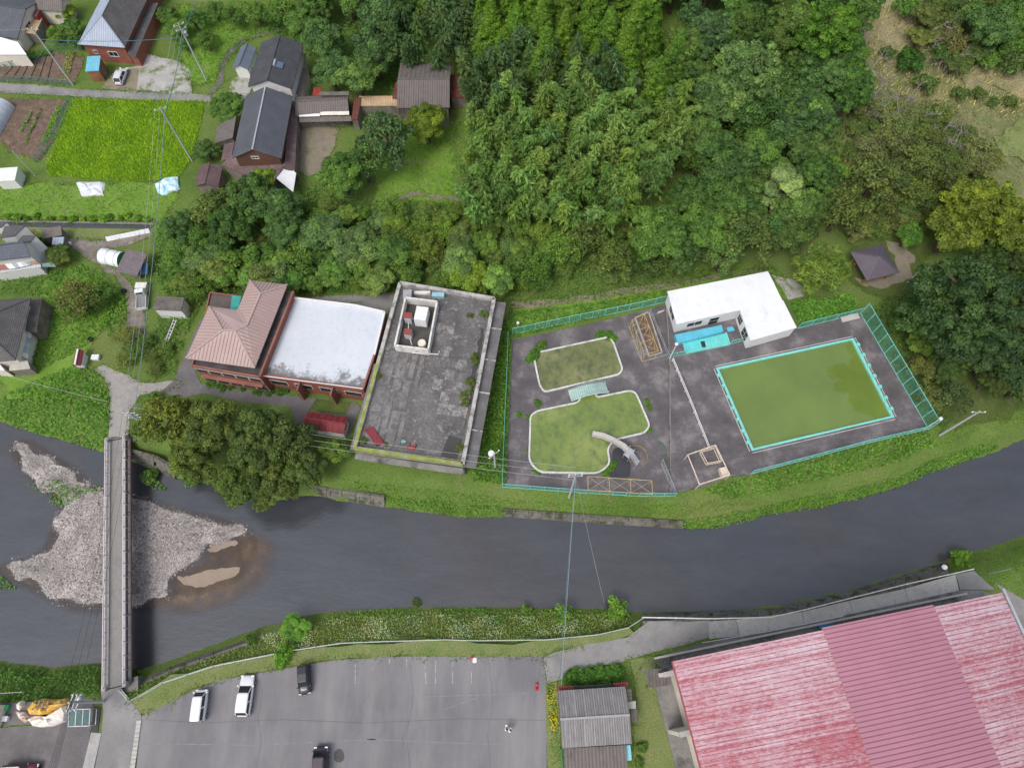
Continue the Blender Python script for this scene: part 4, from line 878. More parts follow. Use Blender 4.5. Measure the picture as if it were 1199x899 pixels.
# plant enclosure
pe = [W(*p(*s), zc+1.0) for s in [(215,325),(350,342),(386,148),(258,132)]]
pc = sum(pe, Vector())/4
WEAT = mat('weathered_white', (.62, .6, .56), .8, .1, .6, stain=(.25, .24, .22), stain_lo=.52, stain_hi=.7, stain_scale=.8)
for i in range(4):
    a, b = pe[i], pe[(i+1) % 4]; MB().bar(Vector((a.x, a.y, zt+.8)), Vector((b.x, b.y, zt+.8)), .25, 1.6).build('enclosure_wall', WEAT, root, world=True)
MB().prism([pc+(q-pc)*.97 for q in pe], zt, zt+.06).build('enclosure_floor', mat('enclosure_floor', (.07, .065, .06), .9, .3), root, world=True)
def peq(u, v): return pe[0].lerp(pe[1], u).lerp(pe[3].lerp(pe[2], u), v)
c0 = peq(.62, .66); d = (pe[1]-pe[0]).normalized(); n = Vector((-d.y, d.x, 0))
tk = MB().prism([c0-d*.85-n*1.1, c0+d*.85-n*1.1, c0+d*.85+n*1.1, c0-d*.85+n*1.1], zt+.4, zt+2.3).build('water_tank', WHITE, root, world=True)
for s in (-.5, .5): MB().prism([c0+d*s-d*.12-n*1, c0+d*s+d*.12-n*1, c0+d*s+d*.12+n*1, c0+d*s-d*.12+n*1], zt+.06, zt+.4).build('tank_foot', CONC, root, world=True)
q = peq(.75, .16); MB().lathe([(.55, .06), (.6, .5), (.58, .9), (.45, 1.0), (.4, .9)], 14, (q.x, q.y, zt)).build('drum', CREAM, root, world=True)
for u, v, hh in ((.3, .3, 1.5), (.2, .62, 1.7), (.3, .3, 0)):
    if hh == 0: continue
    q = peq(u, v); MB().prism([q-d*.5-n*.4, q+d*.5-n*.4, q+d*.5+n*.4, q-d*.5+n*.4], zt+.06, zt+hh).build('vent_box', mat('vent_grey', (.45, .45, .45), .6, .1), root, world=True)
    MB().prism([q-d*.55-n*.45, q+d*.55-n*.45, q+d*.55+n*.45, q-d*.55+n*.45], zt+hh, zt+hh+.12).build('vent_cap', mat('vent_red', (.24, .06, .05), .7, .2), root, world=True)
MB().tube([peq(.2,.6)+Vector((0,0,-1.2)), peq(.26,.35)+Vector((0,0,-1.2)), peq(.45,.12)+Vector((0,0,-1.2))], .06, 6).build('pipe', WHITE, root, world=True)
q = uvp(.12, .92); MB().box(q.x-.6, q.x+.6, q.y-.7, q.y+.7, zt, zt+1.3).build('cooling_unit', mat('unit_grey', (.28, .28, .29), .6, .2), root, world=True)
q = uvp(.42, .965); MB().box(q.x-.9, q.x+.9, q.y-.35, q.y+.35, zt, zt+.6).build('blue_box', mat('faded_blue', (.27, .45, .5), .6, .15), root, world=True)
q = uvp(.25, .965); MB().box(q.x-1.2, q.x+1.2, q.y-.25, q.y+.25, zt, zt+.4).build('white_trough', WEAT, root, world=True)
MB().tube([uvp(.3,.585)+Vector((0,0,-.35)), uvp(.56,.6)+Vector((0,0,-.35)), uvp(.56,.62)+Vector((0,0,-.35))], .07, 6).build('drain_pipe', WHITE, root, world=True)
q = [W(*p(*s), zt+.25) for s in [(92,668),(125,655),(172,722),(140,732)]]
tag(MB().prism(q, zt, zt+.3).build('metal_sheet', REDM), 'long red metal sheet lying on the concrete rooftop', 'panel')
for i, (x, y, m_, s) in enumerate([(285,745,'red',.5),(270,730,'red',.4),(252,718,'teal',.45),(295,735,'red',.35)]):
    q = W(*p(x, y), zt); mm = mat('debris_'+m_, (.26,.05,.05) if m_ == 'red' else (.15,.36,.34), .7, .25)
    rr = random.Random(i); mb = MB().prism([(q.x+s*math.cos(a)*rr.uniform(.6,1), q.y+s*.7*math.sin(a)*rr.uniform(.6,1)) for a in np.arange(0, 6.2, .9)], zt+.06, zt+.22+.05*i)
    tag(mb.build('plastic_scrap', mm), 'faded %s plastic scrap heaped by the mossy rooftop parapet' % ('red' if m_ == 'red' else 'turquoise'), 'scrap', 'scraps heaped on the concrete rooftop')

# --- white pool house
p = zG; ZB = .55
root = thing('pool_house', 'white L shaped changing room building beside the big green pool', 'building', W(*p(560,330), ZB))
zp = ZB+2.75
m1 = [W(*p(*s), zp) for s in [(180,450),(598,358),(690,335),(872,288),(778,106),(118,238)]]
m2 = [W(*p(*s), zp-.12) for s in [(668,556),(972,470),(880,292),(596,356)]]
m1 = [W(*p(*s), zp) for s in [(180,448),(878,292),(778,106),(118,238)]]
for nm, q, m_ in (('roof', m1, WHITER), ('wing_roof', m2, WHITER)):
    k = sum(q, Vector())/4; sl = [Vector((v.x, v.y, v.z+(.3 if i > 1 else 0)*(1 if nm == 'roof' else .4))) for i, v in enumerate(q)]
    ro_ = roof_mesh([[v-root.location for v in sl]], .16).build(nm, m_, root)
    seams_mb([[v-root.location for v in sl]], .6, .04, .04).build('roof_seams', m_, ro_)
    MB().prism([k+(v-k)*.965 for v in q], ZB-.1, zp-.2).build('wall', WHITE, root, world=True)
def wall_win(root, a, b, f0, f1, z0, z1, out=.05, parts=1):
    d = (b-a).normalized(); n = Vector((d.y, -d.x, 0)); L = (b-a).length
    P0 = a+d*L*f0+n*out; P1 = a+d*L*f1+n*out; zz = (z0+z1)/2
    f = MB().bar(Vector((P0.x, P0.y, zz)), Vector((P1.x, P1.y, zz)), .06, z1-z0).build('window', FRAME, root, world=True)
    w = (P1-P0)
    for i in range(parts):
        for j in range(2):
            A_ = P0+w*((i+.06)/parts)+n*.035; B_ = P0+w*((i+.94)/parts)+n*.035; zq = z0+(z1-z0)*(.25+.5*j)
            g = MB().bar(Vector((A_.x, A_.y, zq)), Vector((B_.x, B_.y, zq)), .02, (z1-z0)*.43); g.v = [tuple(Vector(v)-root.location) for v in g.v]; g.build('pane', GLASS, f)
k = sum(m1, Vector())/4; s1 = [k+(v-k)*.965 for v in m1]; k = sum(m2, Vector())/4; s2 = [k+(v-k)*.965 for v in m2]
wall_win(root, s1[3], s1[0], .35, .75, 1.6, 2.8, parts=2); wall_win(root, s2[3], s2[0], .05, .32, 1.4, 2.9, parts=3); wall_win(root, s2[3], s2[0], .5, .82, 1.0, 2.9, parts=2)
wall_win(root, s1[0], s1[1], .1, .25, 1.6, 2.6, parts=2); wall_win(root, s1[0], s1[1], .32, .42, .7, 2.6, parts=1)

# --- gazebo
p = zP
c, ang, lx, ly = fit([p(333,222),p(453,198),p(385,100),p(284,127)], 3.0)
gz = H1(c.x, c.y)
root = thing('gazebo', 'gazebo with a mauve grey pyramid roof and timber benches at the wood edge', 'gazebo', (c.x, c.y, gz), ang)
F = roof_faces('hip', lx, ly, 2.7, 4.2, 'x', hipr=lx/2-.1); rf = roof_mesh(F, .12).build('roof', MUVE, root)
rc = MB()
for f in F[2:]: rc.bar(f[0]+Vector((0,0,.03)), f[2]+Vector((0,0,.03)), .2, .08); rc.bar(f[1]+Vector((0,0,.03)), f[2]+Vector((0,0,.03)), .2, .08)
rc.build('ridge_cap', MUVE, rf)
OR = mat('orange_timber', (.34, .16, .05), .7, .2, 2)
for sx in (-1, 1):
    for sy in (-1, 1): MB().box(sx*lx*.36-.09, sx*lx*.36+.09, sy*ly*.36-.09, sy*ly*.36+.09, 0, 2.75).build('post', OR, root)
MB().box(-lx*.45, lx*.45, -ly*.45, ly*.45, -.4, .1).build('floor', PALEC, root)
for sy in (-1, 1):
    MB().box(-lx*.3, lx*.3, sy*ly*.3-.22, sy*ly*.3+.22, .45, .52).build('bench_seat', OR, root)
    for sx in (-1, 1): MB().box(sx*lx*.25-.05, sx*lx*.25+.05, sy*ly*.3-.18, sy*ly*.3+.18, .1, .45).build('bench_leg', OR, root)
structure(MB().prism([G(*p(*s))+Vector((0,0,0)) for s in [(290,225),(340,255),(455,235),(450,205),(330,225)]], gz-.4, gz+.06).build('gazebo_paving', CONC))

# --- red roofed hall
p = zM
ze = 7.5
NW, NE = W(*p(125,402), ze), W(*p(1132,192), ze)
d = (NE-NW); Lw = d.length; d.normalize(); s_ = Vector((d.y, -d.x, 0)); Ls = 46.
root = thing('sports_hall', 'large hall with a worn red and white arched roof and mauve middle band', 'hall', (NW+d*Lw/2+s_*Ls/2-Vector((0,0,ze)))[:])
WORN = None
def worn_red():
    t = NT('worn_red_roof')
    st = t.noise(1.0, 8, .75, coord='UV', stretch=(4.5, .5, 1)); bg_ = t.noise(.10, 5, .6, coord='UV'); fn = t.noise(3.5, 6, .75, coord='UV', stretch=(1, .5, 1))
    m = t.mix(.5, st, fn); m = t.mix(.34, m, bg_)
    sep = t.n('SeparateXYZ'); t.l(t.tc.outputs['Object'], sep.inputs[0])
    gr = t.n('MapRange'); gr.inputs[1].default_value = 2; gr.inputs[2].default_value = 23; gr.inputs[3].default_value = 0; gr.inputs[4].default_value = .06; t.l(sep.outputs['Y'], gr.inputs[0])
    ad = t.n('Math', operation='ADD'); t.l(m, ad.inputs[0]); t.l(gr.outputs[0], ad.inputs[1])
    su = t.n('SeparateXYZ'); t.l(t.tc.outputs['UV'], su.inputs[0]); mu = t.n('Math', operation='MULTIPLY'); mu.inputs[1].default_value = 2.; t.l(su.outputs['X'], mu.inputs[0]); fl = t.n('Math', operation='FLOOR'); t.l(mu.outputs[0], fl.inputs[0]); wn_ = t.n('TexWhiteNoise', noise_dimensions='1D'); t.l(fl.outputs[0], wn_.inputs['W']); ma = t.n('Math', operation='MULTIPLY_ADD'); ma.inputs[1].default_value = .09; t.l(wn_.outputs['Value'], ma.inputs[0]); t.l(ad.outputs[0], ma.inputs[2]); ad = ma
    f = t.ramp(ad.outputs[0], [(.50, (0, 0, 0)), (.68, (1, 1, 1))])
    c = t.mix(f, t.ramp(fn, [(.3, (.285, .06, .08)), (.7, (.36, .115, .14))]), (.48, .38, .415))
    t.l(c, t.b.inputs['Base Color']); t.b.inputs['Roughness'].default_value = .65; return t.m
WORN = worn_red(); MAUVE = mat('mauve_roof', (.36, .165, .21), .55, .06, .3, fvar=.06)
RIBR = mat('red_rib', (.30, .09, .11), .6, .3, .8, stain=(.44, .33, .36), stain_lo=.5, stain_hi=.62, stain_scale=1.2)
off = root.location.copy(); rise = 2.6; NSEG = 18
def arch(u):  # u 0..1 across
    return rise*math.sin(math.pi*u)**.9
# roof built in arcs: west worn, middle mauve, east worn
def arch_pt(u, sdist, lift=0.): q = NW+d*Lw*u+s_*sdist; return Vector((q.x, q.y, ze+arch(u)+lift))-off
def arch_sheet(u0, u1, s0, lift, m_, name, seg):
    mb = MB()
    us = [u0+(u1-u0)*i/seg for i in range(seg+1)]
    for i in range(seg):
        a, b, c2, d2 = arch_pt(us[i], s0, lift), arch_pt(us[i], Ls, lift), arch_pt(us[i+1], Ls, lift), arch_pt(us[i+1], s0, lift)
        mb.poly([a, b, c2, d2]); mb.poly([a-Vector((0,0,.15)), d2-Vector((0,0,.15)), c2-Vector((0,0,.15)), b-Vector((0,0,.15))]); mb.poly([a, d2, d2-Vector((0,0,.15)), a-Vector((0,0,.15))])
    me = mb.mesh(name); ul = me.uv_layers[0]
    for pl in me.polygons:
        for li in pl.loop_indices:
            co = me.vertices[me.loops[li].vertex_index].co+off; q = co-NW; ul.data[li].uv = (q.dot(s_), q.dot(d))
    o = link(name, me, m_, root); return o
def arch_ribs(u0, u1, s0, lift, sp, m_, parent, seg, w=.07, h=.07):
    mb = MB(); sd = s0+sp*.5
    while sd < Ls:
        pts = [arch_pt(u0+(u1-u0)*i/seg, sd, lift+.02) for i in range(seg+1)]
        for a, b in zip(pts[:-1], pts[1:]): mb.bar(a, b, w, h)
        sd += sp
    mb.build('roof_ribs', m_, parent)
wr = arch_sheet(0, .43, 0, 0, WORN, 'roof_west', 9); arch_ribs(0, .43, 0, 0, .5, RIBR, wr, 9)
er = arch_sheet(.745, 1, 0, 0, WORN, 'roof_east', 6); arch_ribs(.745, 1, 0, 0, .5, RIBR, er, 6)
mr = arch_sheet(.418, .757, -.25, .09, MAUVE, 'roof_middle', 8); mr['label'] = 'newer mauve metal band across the middle of the roof'; arch_ribs(.418, .757, -.25, .09, .5, mat('mauve_rib', (.22, .085, .115), .55, .08), mr, 8)
def wl(q, z): return Vector((q.x, q.y, z))-off
i0 = NW+d*.9+s_*.9; i1 = NE-d*.9+s_*.9; i2 = i1+s_*(Ls-1.8); i3 = i0+s_*(Ls-1.8)
mb = MB().prism([i0-off, i1-off, i2-off, i3-off], -.3, ze-.25); mb.build('wall', CREAM, root)
gb_ = MB(); us = [i/16 for i in range(17)]
tp = [Vector((*(i0.lerp(i1, u)-off)[:2], ze-.25+max(0, arch(.02+.96*u)-.02))) for u in us]
for i in range(16): gb_.poly([Vector((tp[i].x, tp[i].y, ze-.5)), Vector((tp[i+1].x, tp[i+1].y, ze-.5)), tp[i+1], tp[i]])
gb_.build('gable_wall', CREAM, root)
# red eaves lattice, gutter, buttresses, west aprons
LAT = mat('eave_red', (.30, .06, .07), .6, .2, 2)
e0, e1 = wl(NW-d*.1, ze-.02), wl(NW-d*.1+s_*Ls, ze-.02)
MB().bar(e0, e1, .16, .12).build('gutter', LAT, root)
mb = MB()
for k in range(46): mb.bar(e0.lerp(e1, k/46)-d*.05-Vector((0,0,.1)), e0.lerp(e1, k/46)+d*.75-Vector((0,0,.1)), .07, .07)
mb.build('eave_brackets', LAT, root)
for k in range(6):
    q = NW+s_*(1.2+k*6.2); MB().prism([wl(q+d*.9-s_*.22, 0), wl(q+d*.9+s_*.22, 0), wl(q-d*1.1+s_*.22, 0), wl(q-d*1.1-s_*.22, 0)], -.2, ze-1.2).build('buttress', CREAM, root)
    MB().prism([wl(q+d*.9-s_*.28, 0), wl(q+d*.9+s_*.28, 0), wl(q-d*1.2+s_*.28, 0), wl(q-d*1.2-s_*.28, 0)], ze-1.2, ze-1.08).build('buttress_cap', CONC, root)
for k in range(5):
    q = NW+s_*(4.3+k*6.2)+d*.87; dd = s_
    f = MB().bar(wl(q-dd*1.9-d*.0, 4.6), wl(q+dd*1.9, 4.6), .1, 1.4).build('window', FRAME, root)
    for j in (-1, 1): MB().bar(wl(q+dd*(j*.93-.8)-d*.06, 4.6), wl(q+dd*(j*.93+.8)-d*.06, 4.6), .06, 1.2).build('pane', GLASS, f)
apron = MB().prism([wl(NW+d*.9+s_*1.5, 0), wl(NW-d*1.3+s_*1.5, 0), wl(NW-d*1.3+s_*Ls, 0), wl(NW+d*.9+s_*Ls, 0)], -.2, .25).build('apron', CONCD, root)
q0 = [W(*zL(*s), 3.0) for s in [(875,390),(905,470),(1000,455),(985,378)]]
k = roof_mesh([[v-off for v in q0][::-1] if ((q0[1]-q0[0]).cross(q0[2]-q0[0])).z < 0 else [v-off for v in q0]], .12).build('entrance_canopy', OLDSH, root); seams_mb([[v-off for v in q0]], .28, .07, .09).build('roof_seams', OLDSH, k)
for v in (q0[0], q0[1]): MB().bar(Vector((v.x*.995+.1, v.y, .0))-off, Vector((v.x*.995+.1, v.y, 2.9))-off, .12).build('canopy_post', STEEL, root)
0 and MB().prism([W(*zL(*s), 4.2)-off for s in [(930,365),(1000,385),(1003,362),(975,330)]], 4.0, 4.2).build('side_ledge', CREAM, root)
nb = [NW-d*.6-s_*.7, NE+d*.4-s_*.7]
MB().bar(wl(nb[0], .2), wl(nb[1], .2), .25, .9).build('kerb_wall', PALEC, root)
MB().bar(wl(NE+d*.25-s_*.4, ze+.05), wl(NE+d*.25+s_*14, ze+.05), .3, .25).build('east_gutter', STEEL, root)
bt = [W(*zM(565,292), 0), W(*zM(610,285), 0)]; tag(MB().bar(bt[0]+Vector((0,-.2,.35)), bt[1]+Vector((0,-.2,.35)), .5, .4).build('blue_tarp', mat('cobalt_tarp', (.03, .18, .32), .6, .2)), 'folded blue tarpaulin wedged between lane and hall', 'tarpaulin')

# --- grey shed with low workshop by the parking lot
p = zX
root = house('workshop', 'grey ribbed sheet roof workshop with a pale ridge beside the yellow flower strip', [p(200,670),p(775,640),p(720,163),p(160,200)], 3.3, 4.2, mat('workshop_sheet', (.19, .18, .18), .75, .15, .6, ribs=.28, stain=(.26, .25, .25), stain_lo=.5, stain_hi=.7, stain_scale=.8, streak=(2, .4, 1)), mat('workshop_wall', (.42, .44, .42), .8, .1), 'gable', 'x', ov=.25, cat='shed', seamm=mat('pale_ridge', (.30, .29, .29), .7, .1), seam=1.1)
aux_roof(root, 'lower_roof', [p(222,900),p(742,900),p(728,648),p(212,676)], [2.6,2.6,2.9,2.9], OLDSH, posts=mat('workshop_wall', (.42, .44, .42)))
aux_roof(root, 'canopy', [p(160,200),p(296,185),p(294,158),p(165,164)], [2.6,2.6,2.6,2.6], REDM)
aux_roof(root, 'canopy', [p(640,168),p(745,165),p(742,128),p(612,138)], [2.6,2.6,2.6,2.6], REDM)
aux_roof(root, 'canopy', [p(300,180),p(610,162),p(606,140),p(298,160)], [2.4,2.4,2.4,2.4], DARKM)
aux_roof(root, 'side_canopy', [p(735,282),p(778,282),p(770,180),p(724,184)], [2.5,2.4,2.4,2.5], OLDSH)
aux_roof(root, 'side_canopy', [p(745,350),p(808,348),p(806,284),p(742,290)], [2.3,2.2,2.2,2.3], PALEC)
aux_roof(root, 'side_canopy', [p(765,462),p(828,462),p(822,352),p(760,355)], [2.0,2.0,2.0,2.0], OLDSH)
aux_roof(root, 'blue_canopy', [p(728,778),p(774,773),p(762,648),p(714,652)], [2.3,2.3,2.3,2.3], mat('aqua_sheet', (.22, .55, .62), .5, .08))
pl = [(630,800),(632,808)]
# ------------------------------------------------------------------ pool compound
p = zH
big = [p(15,192),(782,372),zG(115,330),zG(778,112),p(512,82),p(757,22),p(1022,470),p(900,500),p(760,532),p(560,585),p(330,648),p(250,652),p(150,690),p(20,722)]
poolc = [W(*q, ZB) for q in [(838,431),(999,396),(1047,488.5),(880,528)]]
pin = [W(*q, ZB) for q in [(841.5,432.8),(997.2,398.6),(1043.2,487.2),(881.8,525)]]
dk = PW(big, ZB)
pc_ = sum(poolc, Vector())/4
sheet('pool_deck', [(q.x, q.y) for q in dk], DECKM, z=ZB, holes=[[(q.x, q.y) for q in pin]])
sk = MB(); n = len(dk)
for i in range(n): a, b = dk[i], dk[(i+1) % n]; sk.bar(Vector((a.x, a.y, ZB/2-.06)), Vector((b.x, b.y, ZB/2-.06)), .24, ZB+.1)
structure(sk.build('deck_kerb', CONCD))
big_pool = thing('swimming_pool', 'large rectangular pool of opaque green water with turquoise rim and starting blocks', 'pool', (pc_.x, pc_.y, ZB))
MB().prism([pc_+(q-pc_)*1.01 for q in pin], ZB-.5, ZB-.12).build('water', POOLW, big_pool, world=True)
for i in range(4):
    a, b = pin[i], pin[(i+1) % 4]; o_a, o_b = poolc[i], poolc[(i+1) % 4]
    MB().prism([a, b, o_b, o_a], ZB-.4, ZB+.14).build('rim', TURQ, big_pool, world=True)
    d = (b-a).normalized(); nn = Vector((d.y, -d.x, 0)); c0 = (a+b)/2
    s_o = 1 if (c0-pc_).dot(nn) > 0 else -1
    MB().bar(o_a+nn*s_o*.30+Vector((0,0,.03)), o_b+nn*s_o*.30+Vector((0,0,.03)), .10, .05).build('drain_grate', PALEC, big_pool, world=True)
for (a, b, nblk) in ((poolc[3], poolc[0], 7), (poolc[1], poolc[2], 7)):
    d = (b-a).normalized()
    for k in range(nblk):
        q = a.lerp(b, (k+.7)/(nblk+.4)); out = (q-pc_); out -= d*out.dot(d); out.normalize()
        MB().prism([q-d*.24-out*.16, q+d*.24-out*.16, q+d*.24+out*.3, q-d*.24+out*.3], ZB, ZB+.4).build('starting_block', TURQ, big_pool, world=True)
a, b = pin[1], pin[2]
# children's area
p = zF
kid = [p(60,228),p(120,215),p(330,172),p(520,128),p(668,86),p(680,180),p(700,290),p(735,420),p(760,560),p(800,680),p(702,832),p(560,828),p(300,815),p(30,797),p(45,560),p(55,380)]
kd = PW([p(60,228),p(330,172),p(520,128),p(668,86)]+[(785.5,417),(787,577),(790,580)]+[p(560,828),p(300,815),p(30,797),p(45,560),p(55,380)], .05)
sheet('children_deck', kd, DECKM, z=.05)
# fill between the children's deck and the upper deck
sheet('entry_yard', PW([p(668,86),zG(120,330),zG(190,455),(784.5,417),(781,356)], .06), DECKM, z=.06)
def curve_poly(pts, k=5, rad=.9):
    out = []; n = len(pts)
    for i in range(n):
        a, b, c = Vector(pts[i-1][:2]), Vector(pts[i][:2]), Vector(pts[(i+1) % n][:2])
        r = min(rad, (a-b).length*.45, (c-b).length*.45); s = b+(a-b).normalized()*r; e = b+(c-b).normalized()*r
        for t in range(k+1):
            u = t/k; out.append(s*(1-u)**2+b*2*u*(1-u)+e*u*u)
    return out
def kid_pool(name, label, pxs, wm, rad):
    pts = curve_poly([W(*p(*q), .3) for q in pxs], 6, rad); c = sum(pts, Vector((0,0)))/len(pts); n = len(pts)
    root = thing(name, label, 'pool', (c.x, c.y, .05))
    def off_poly(dist):
        o = []
        for i in range(n):
            t = (pts[(i+1) % n]-pts[i-1]); t = t.normalized() if t.length > 1e-6 else Vector((1,0)); nn = Vector((t.y, -t.x)); o.append(pts[i]+nn*dist)
        return o
    sg = 1 if sum(pts[i].cross(pts[(i+1) % n]) for i in range(n)) > 0 else -1
    A_, B_ = off_poly(0), off_poly(-.24*sg)
    mb = MB()
    for i in range(n):
        j = (i+1) % n; a0, a1, b0, b1 = A_[i], A_[j], B_[i], B_[j]
        if (a1-a0).length < 1e-5: continue
        V3 = lambda q, z: (q.x, q.y, z)
        for f in ([V3(a0,.0),V3(a1,.0),V3(a1,.33),V3(a0,.33)],[V3(a0,.33),V3(a1,.33),V3(b1,.33),V3(b0,.33)],[V3(b0,.33),V3(b1,.33),V3(b1,.1),V3(b0,.1)]): mb.poly(f if sg > 0 else f[::-1])
    mb.build('rim', mat('worn_rim', (.55, .55, .53), .7, .12, .8, stain=(.25, .27, .2), stain_lo=.5, stain_hi=.68, stain_scale=.9), root, world=True)
    ov, oe, of, *_ = delaunay_2d_cdt([Vector(q) for q in off_poly(-.2*sg)], [], [list(range(n))], 1, 1e-5)
    w = MB(); w.v = [(v.x, v.y, .2) for v in ov]
    for f in of: a, b, c2 = [ov[i] for i in f[:3]]; w.f.append(tuple(f) if (b-a).cross(c2-a) > 0 else tuple(f[::-1]))
    w.build('water', wm, root, world=True)
    return root
kid_pool('wading_pool', 'smaller wading pool filled with dark algae beside the arched footbridge', [(148,300),(165,272),(440,212),(462,232),(500,340),(485,362),(190,432),(170,405)], ALGAD, 1.6)
kid_pool('wading_pool', 'larger kidney shaped wading pool with yellow green algae below the slide', [(134,520),(160,500),(325,466),(332,432),(392,430),(398,446),(545,416),(606,560),(585,590),(465,618),(440,650),(452,710),(405,748),(170,745),(128,700)], ALGAE, 1.3)
# arched footbridge
fbr = thing('footbridge', 'small arched pale green footbridge joining the two wading pools', 'footbridge', W(*p(360,425), .05))
PGREEN = mat('pale_green_paint', (.33, .46, .42), .6, .15, 1, stain=(.45, .5, .46), stain_lo=.5, stain_hi=.7)
a0, a1 = W(*p(290,445), .4), W(*p(436,411), .4); d = (a1-a0).normalized(); n2 = Vector((-d.y, d.x, 0)); NS = 18
for k in range(NS):
    u = (k+.5)/NS; z = .35+.75*math.sin(math.pi*u); q = a0.lerp(a1, u); q.z = z
    sl = d*((a1-a0).length/NS*.43); dz = .75*math.pi*math.cos(math.pi*u)*.43/NS
    MB().poly([q-sl-n2*.75-Vector((0,0,dz)), q+sl-n2*.75+Vector((0,0,dz)), q+sl+n2*.75+Vector((0,0,dz)), q-sl+n2*.75-Vector((0,0,dz))]).poly([q-sl+n2*.75-Vector((0,0,dz+.06)), q+sl+n2*.75+Vector((0,0,dz-.06)), q+sl-n2*.75+Vector((0,0,dz-.06)), q-sl-n2*.75-Vector((0,0,dz+.06))]).build('plank', PGREEN, fbr, world=True)
for s in (-1, 1):
    pt = [a0.lerp(a1, k/12)+n2*s*.78 for k in range(13)]
    for k, q in enumerate(pt): q.z = .35+.75*math.sin(math.pi*k/12)
    MB().tube(pt, .1, 6).build('stringer', PGREEN, fbr, world=True)
    MB().tube([q+Vector((0,0,.55)) for q in pt], .04, 5).build('handrail', PGREEN, fbr, world=True)
    for k in range(0, 13, 3): MB().bar(pt[k], pt[k]+Vector((0,0,.55)), .06).build('rail_post', PGREEN, fbr, world=True)
# slide
sl = thing('water_slide', 'white water slide running into the larger wading pool', 'slide', W(*p(500,655), .05))
path = [(W(*p(512,658), 1.6), 1.6), (W(*p(500,643), 1.5), 1.5), (W(*p(460,620), 1.05), 1.05), (W(*p(420,602), .65), .65), (W(*p(378,594), .35), .35)]
mb = MB(); prev = None
for i, (q, z) in enumerate(path):
    t = (path[min(i+1, 4)][0]-path[max(i-1, 0)][0]); t.z = 0; t.normalize(); s = Vector((-t.y, t.x, 0))
    ring = [q+s*.38+Vector((0,0,.3)), q+s*.3, q-s*.3, q-s*.38+Vector((0,0,.3)), q-s*.44+Vector((0,0,.3)), q-s*.36+Vector((0,0,-.1)), q+s*.36+Vector((0,0,-.1)), q+s*.44+Vector((0,0,.3))]
    if prev:
        for j in range(8): mb.poly([prev[j], ring[j], ring[(j+1) % 8], prev[(j+1) % 8]])
    prev = ring
mb.build('chute', PALEC, sl, world=True)
q0 = path[0][0]; t = (path[1][0]-path[0][0]); t.z = 0; t.normalize(); t = (path[2][0]-path[1][0]); t.z = 0; t.normalize(); s = Vector((-t.y, t.x, 0))
MB().prism([q0-t*.9-s*.7, q0+t*.1-s*.7, q0+t*.1+s*.7, q0-t*.9+s*.7], 1.45, 1.56).build('platform', STEEL, sl, world=True)
for u in (-.8, .0):
    for v in (-.6, .6): w = q0+t*u+s*v; MB().bar(Vector((w.x, w.y, .05)), Vector((w.x, w.y, 2.4)), .08).build('leg', STEEL, sl, world=True)
for k in range(6):
    c0 = q0-t*(1.0+.22*(5-k)); MB().bar(Vector((c0.x, c0.y, .24*(k+1)))-s*.4, Vector((c0.x, c0.y, .24*(k+1)))+s*.4, .18, .05).build('step', STEEL, sl, world=True)
MB().bar(Vector((*(q0-t*2.2+s*.5)[:2], .05)), Vector((*(q0-t*.9+s*.5)[:2], 1.9)), .07).build('stringer', STEEL, sl, world=True)
sheet('damp_stain', curve_poly([W(*p(*q), .05) for q in [(455,650),(500,640),(530,700),(525,765),(440,765),(455,720)]], 5, .8), mat('damp_deck', (.045, .045, .05), .35, .15), z=.058)
sheet('damp_stain', curve_poly([W(*zY(*q), .05) for q in [(225,410),(250,440),(275,520),(290,600),(330,640),(350,680),(335,650),(290,640),(262,540),(215,460)]], 5, .8), mat('damp_deck', (.045, .045, .05)), z=.058)
def ring_mark(name, c, r0, r1, a0, a1, m):
    mb = MB(); k = 20
    for i in range(k):
        t0 = a0+(a1-a0)*i/k; t1 = a0+(a1-a0)*(i+1)/k
        mb.poly([(c.x+r*math.cos(t), c.y+r*math.sin(t), .062) for r, t in ((r0,t0),(r1,t0),(r1,t1),(r0,t1))])
    structure(mb.build(name, m))
OCH = mat('worn_ochre', (.22, .155, .06), .9, .2, 2, stain=(.11, .1, .1), stain_lo=.48, stain_hi=.6, stain_scale=1.6)
ring_mark('painted_ring', W(*p(548,680), .06), 1.5, 1.72, -1.0, 2.6, OCH); ring_mark('painted_ring', W(*p(545,685), .06), .8, 1.0, .2, 4.0, OCH)
ring_mark('painted_ring', W(*p(620,660), .06), 1.2, 1.8, -.6, 1.2, mat('worn_green', (.075, .12, .08), .9, .2, 2, stain=(.1, .1, .1), stain_lo=.45, stain_hi=.6, stain_scale=1.6))
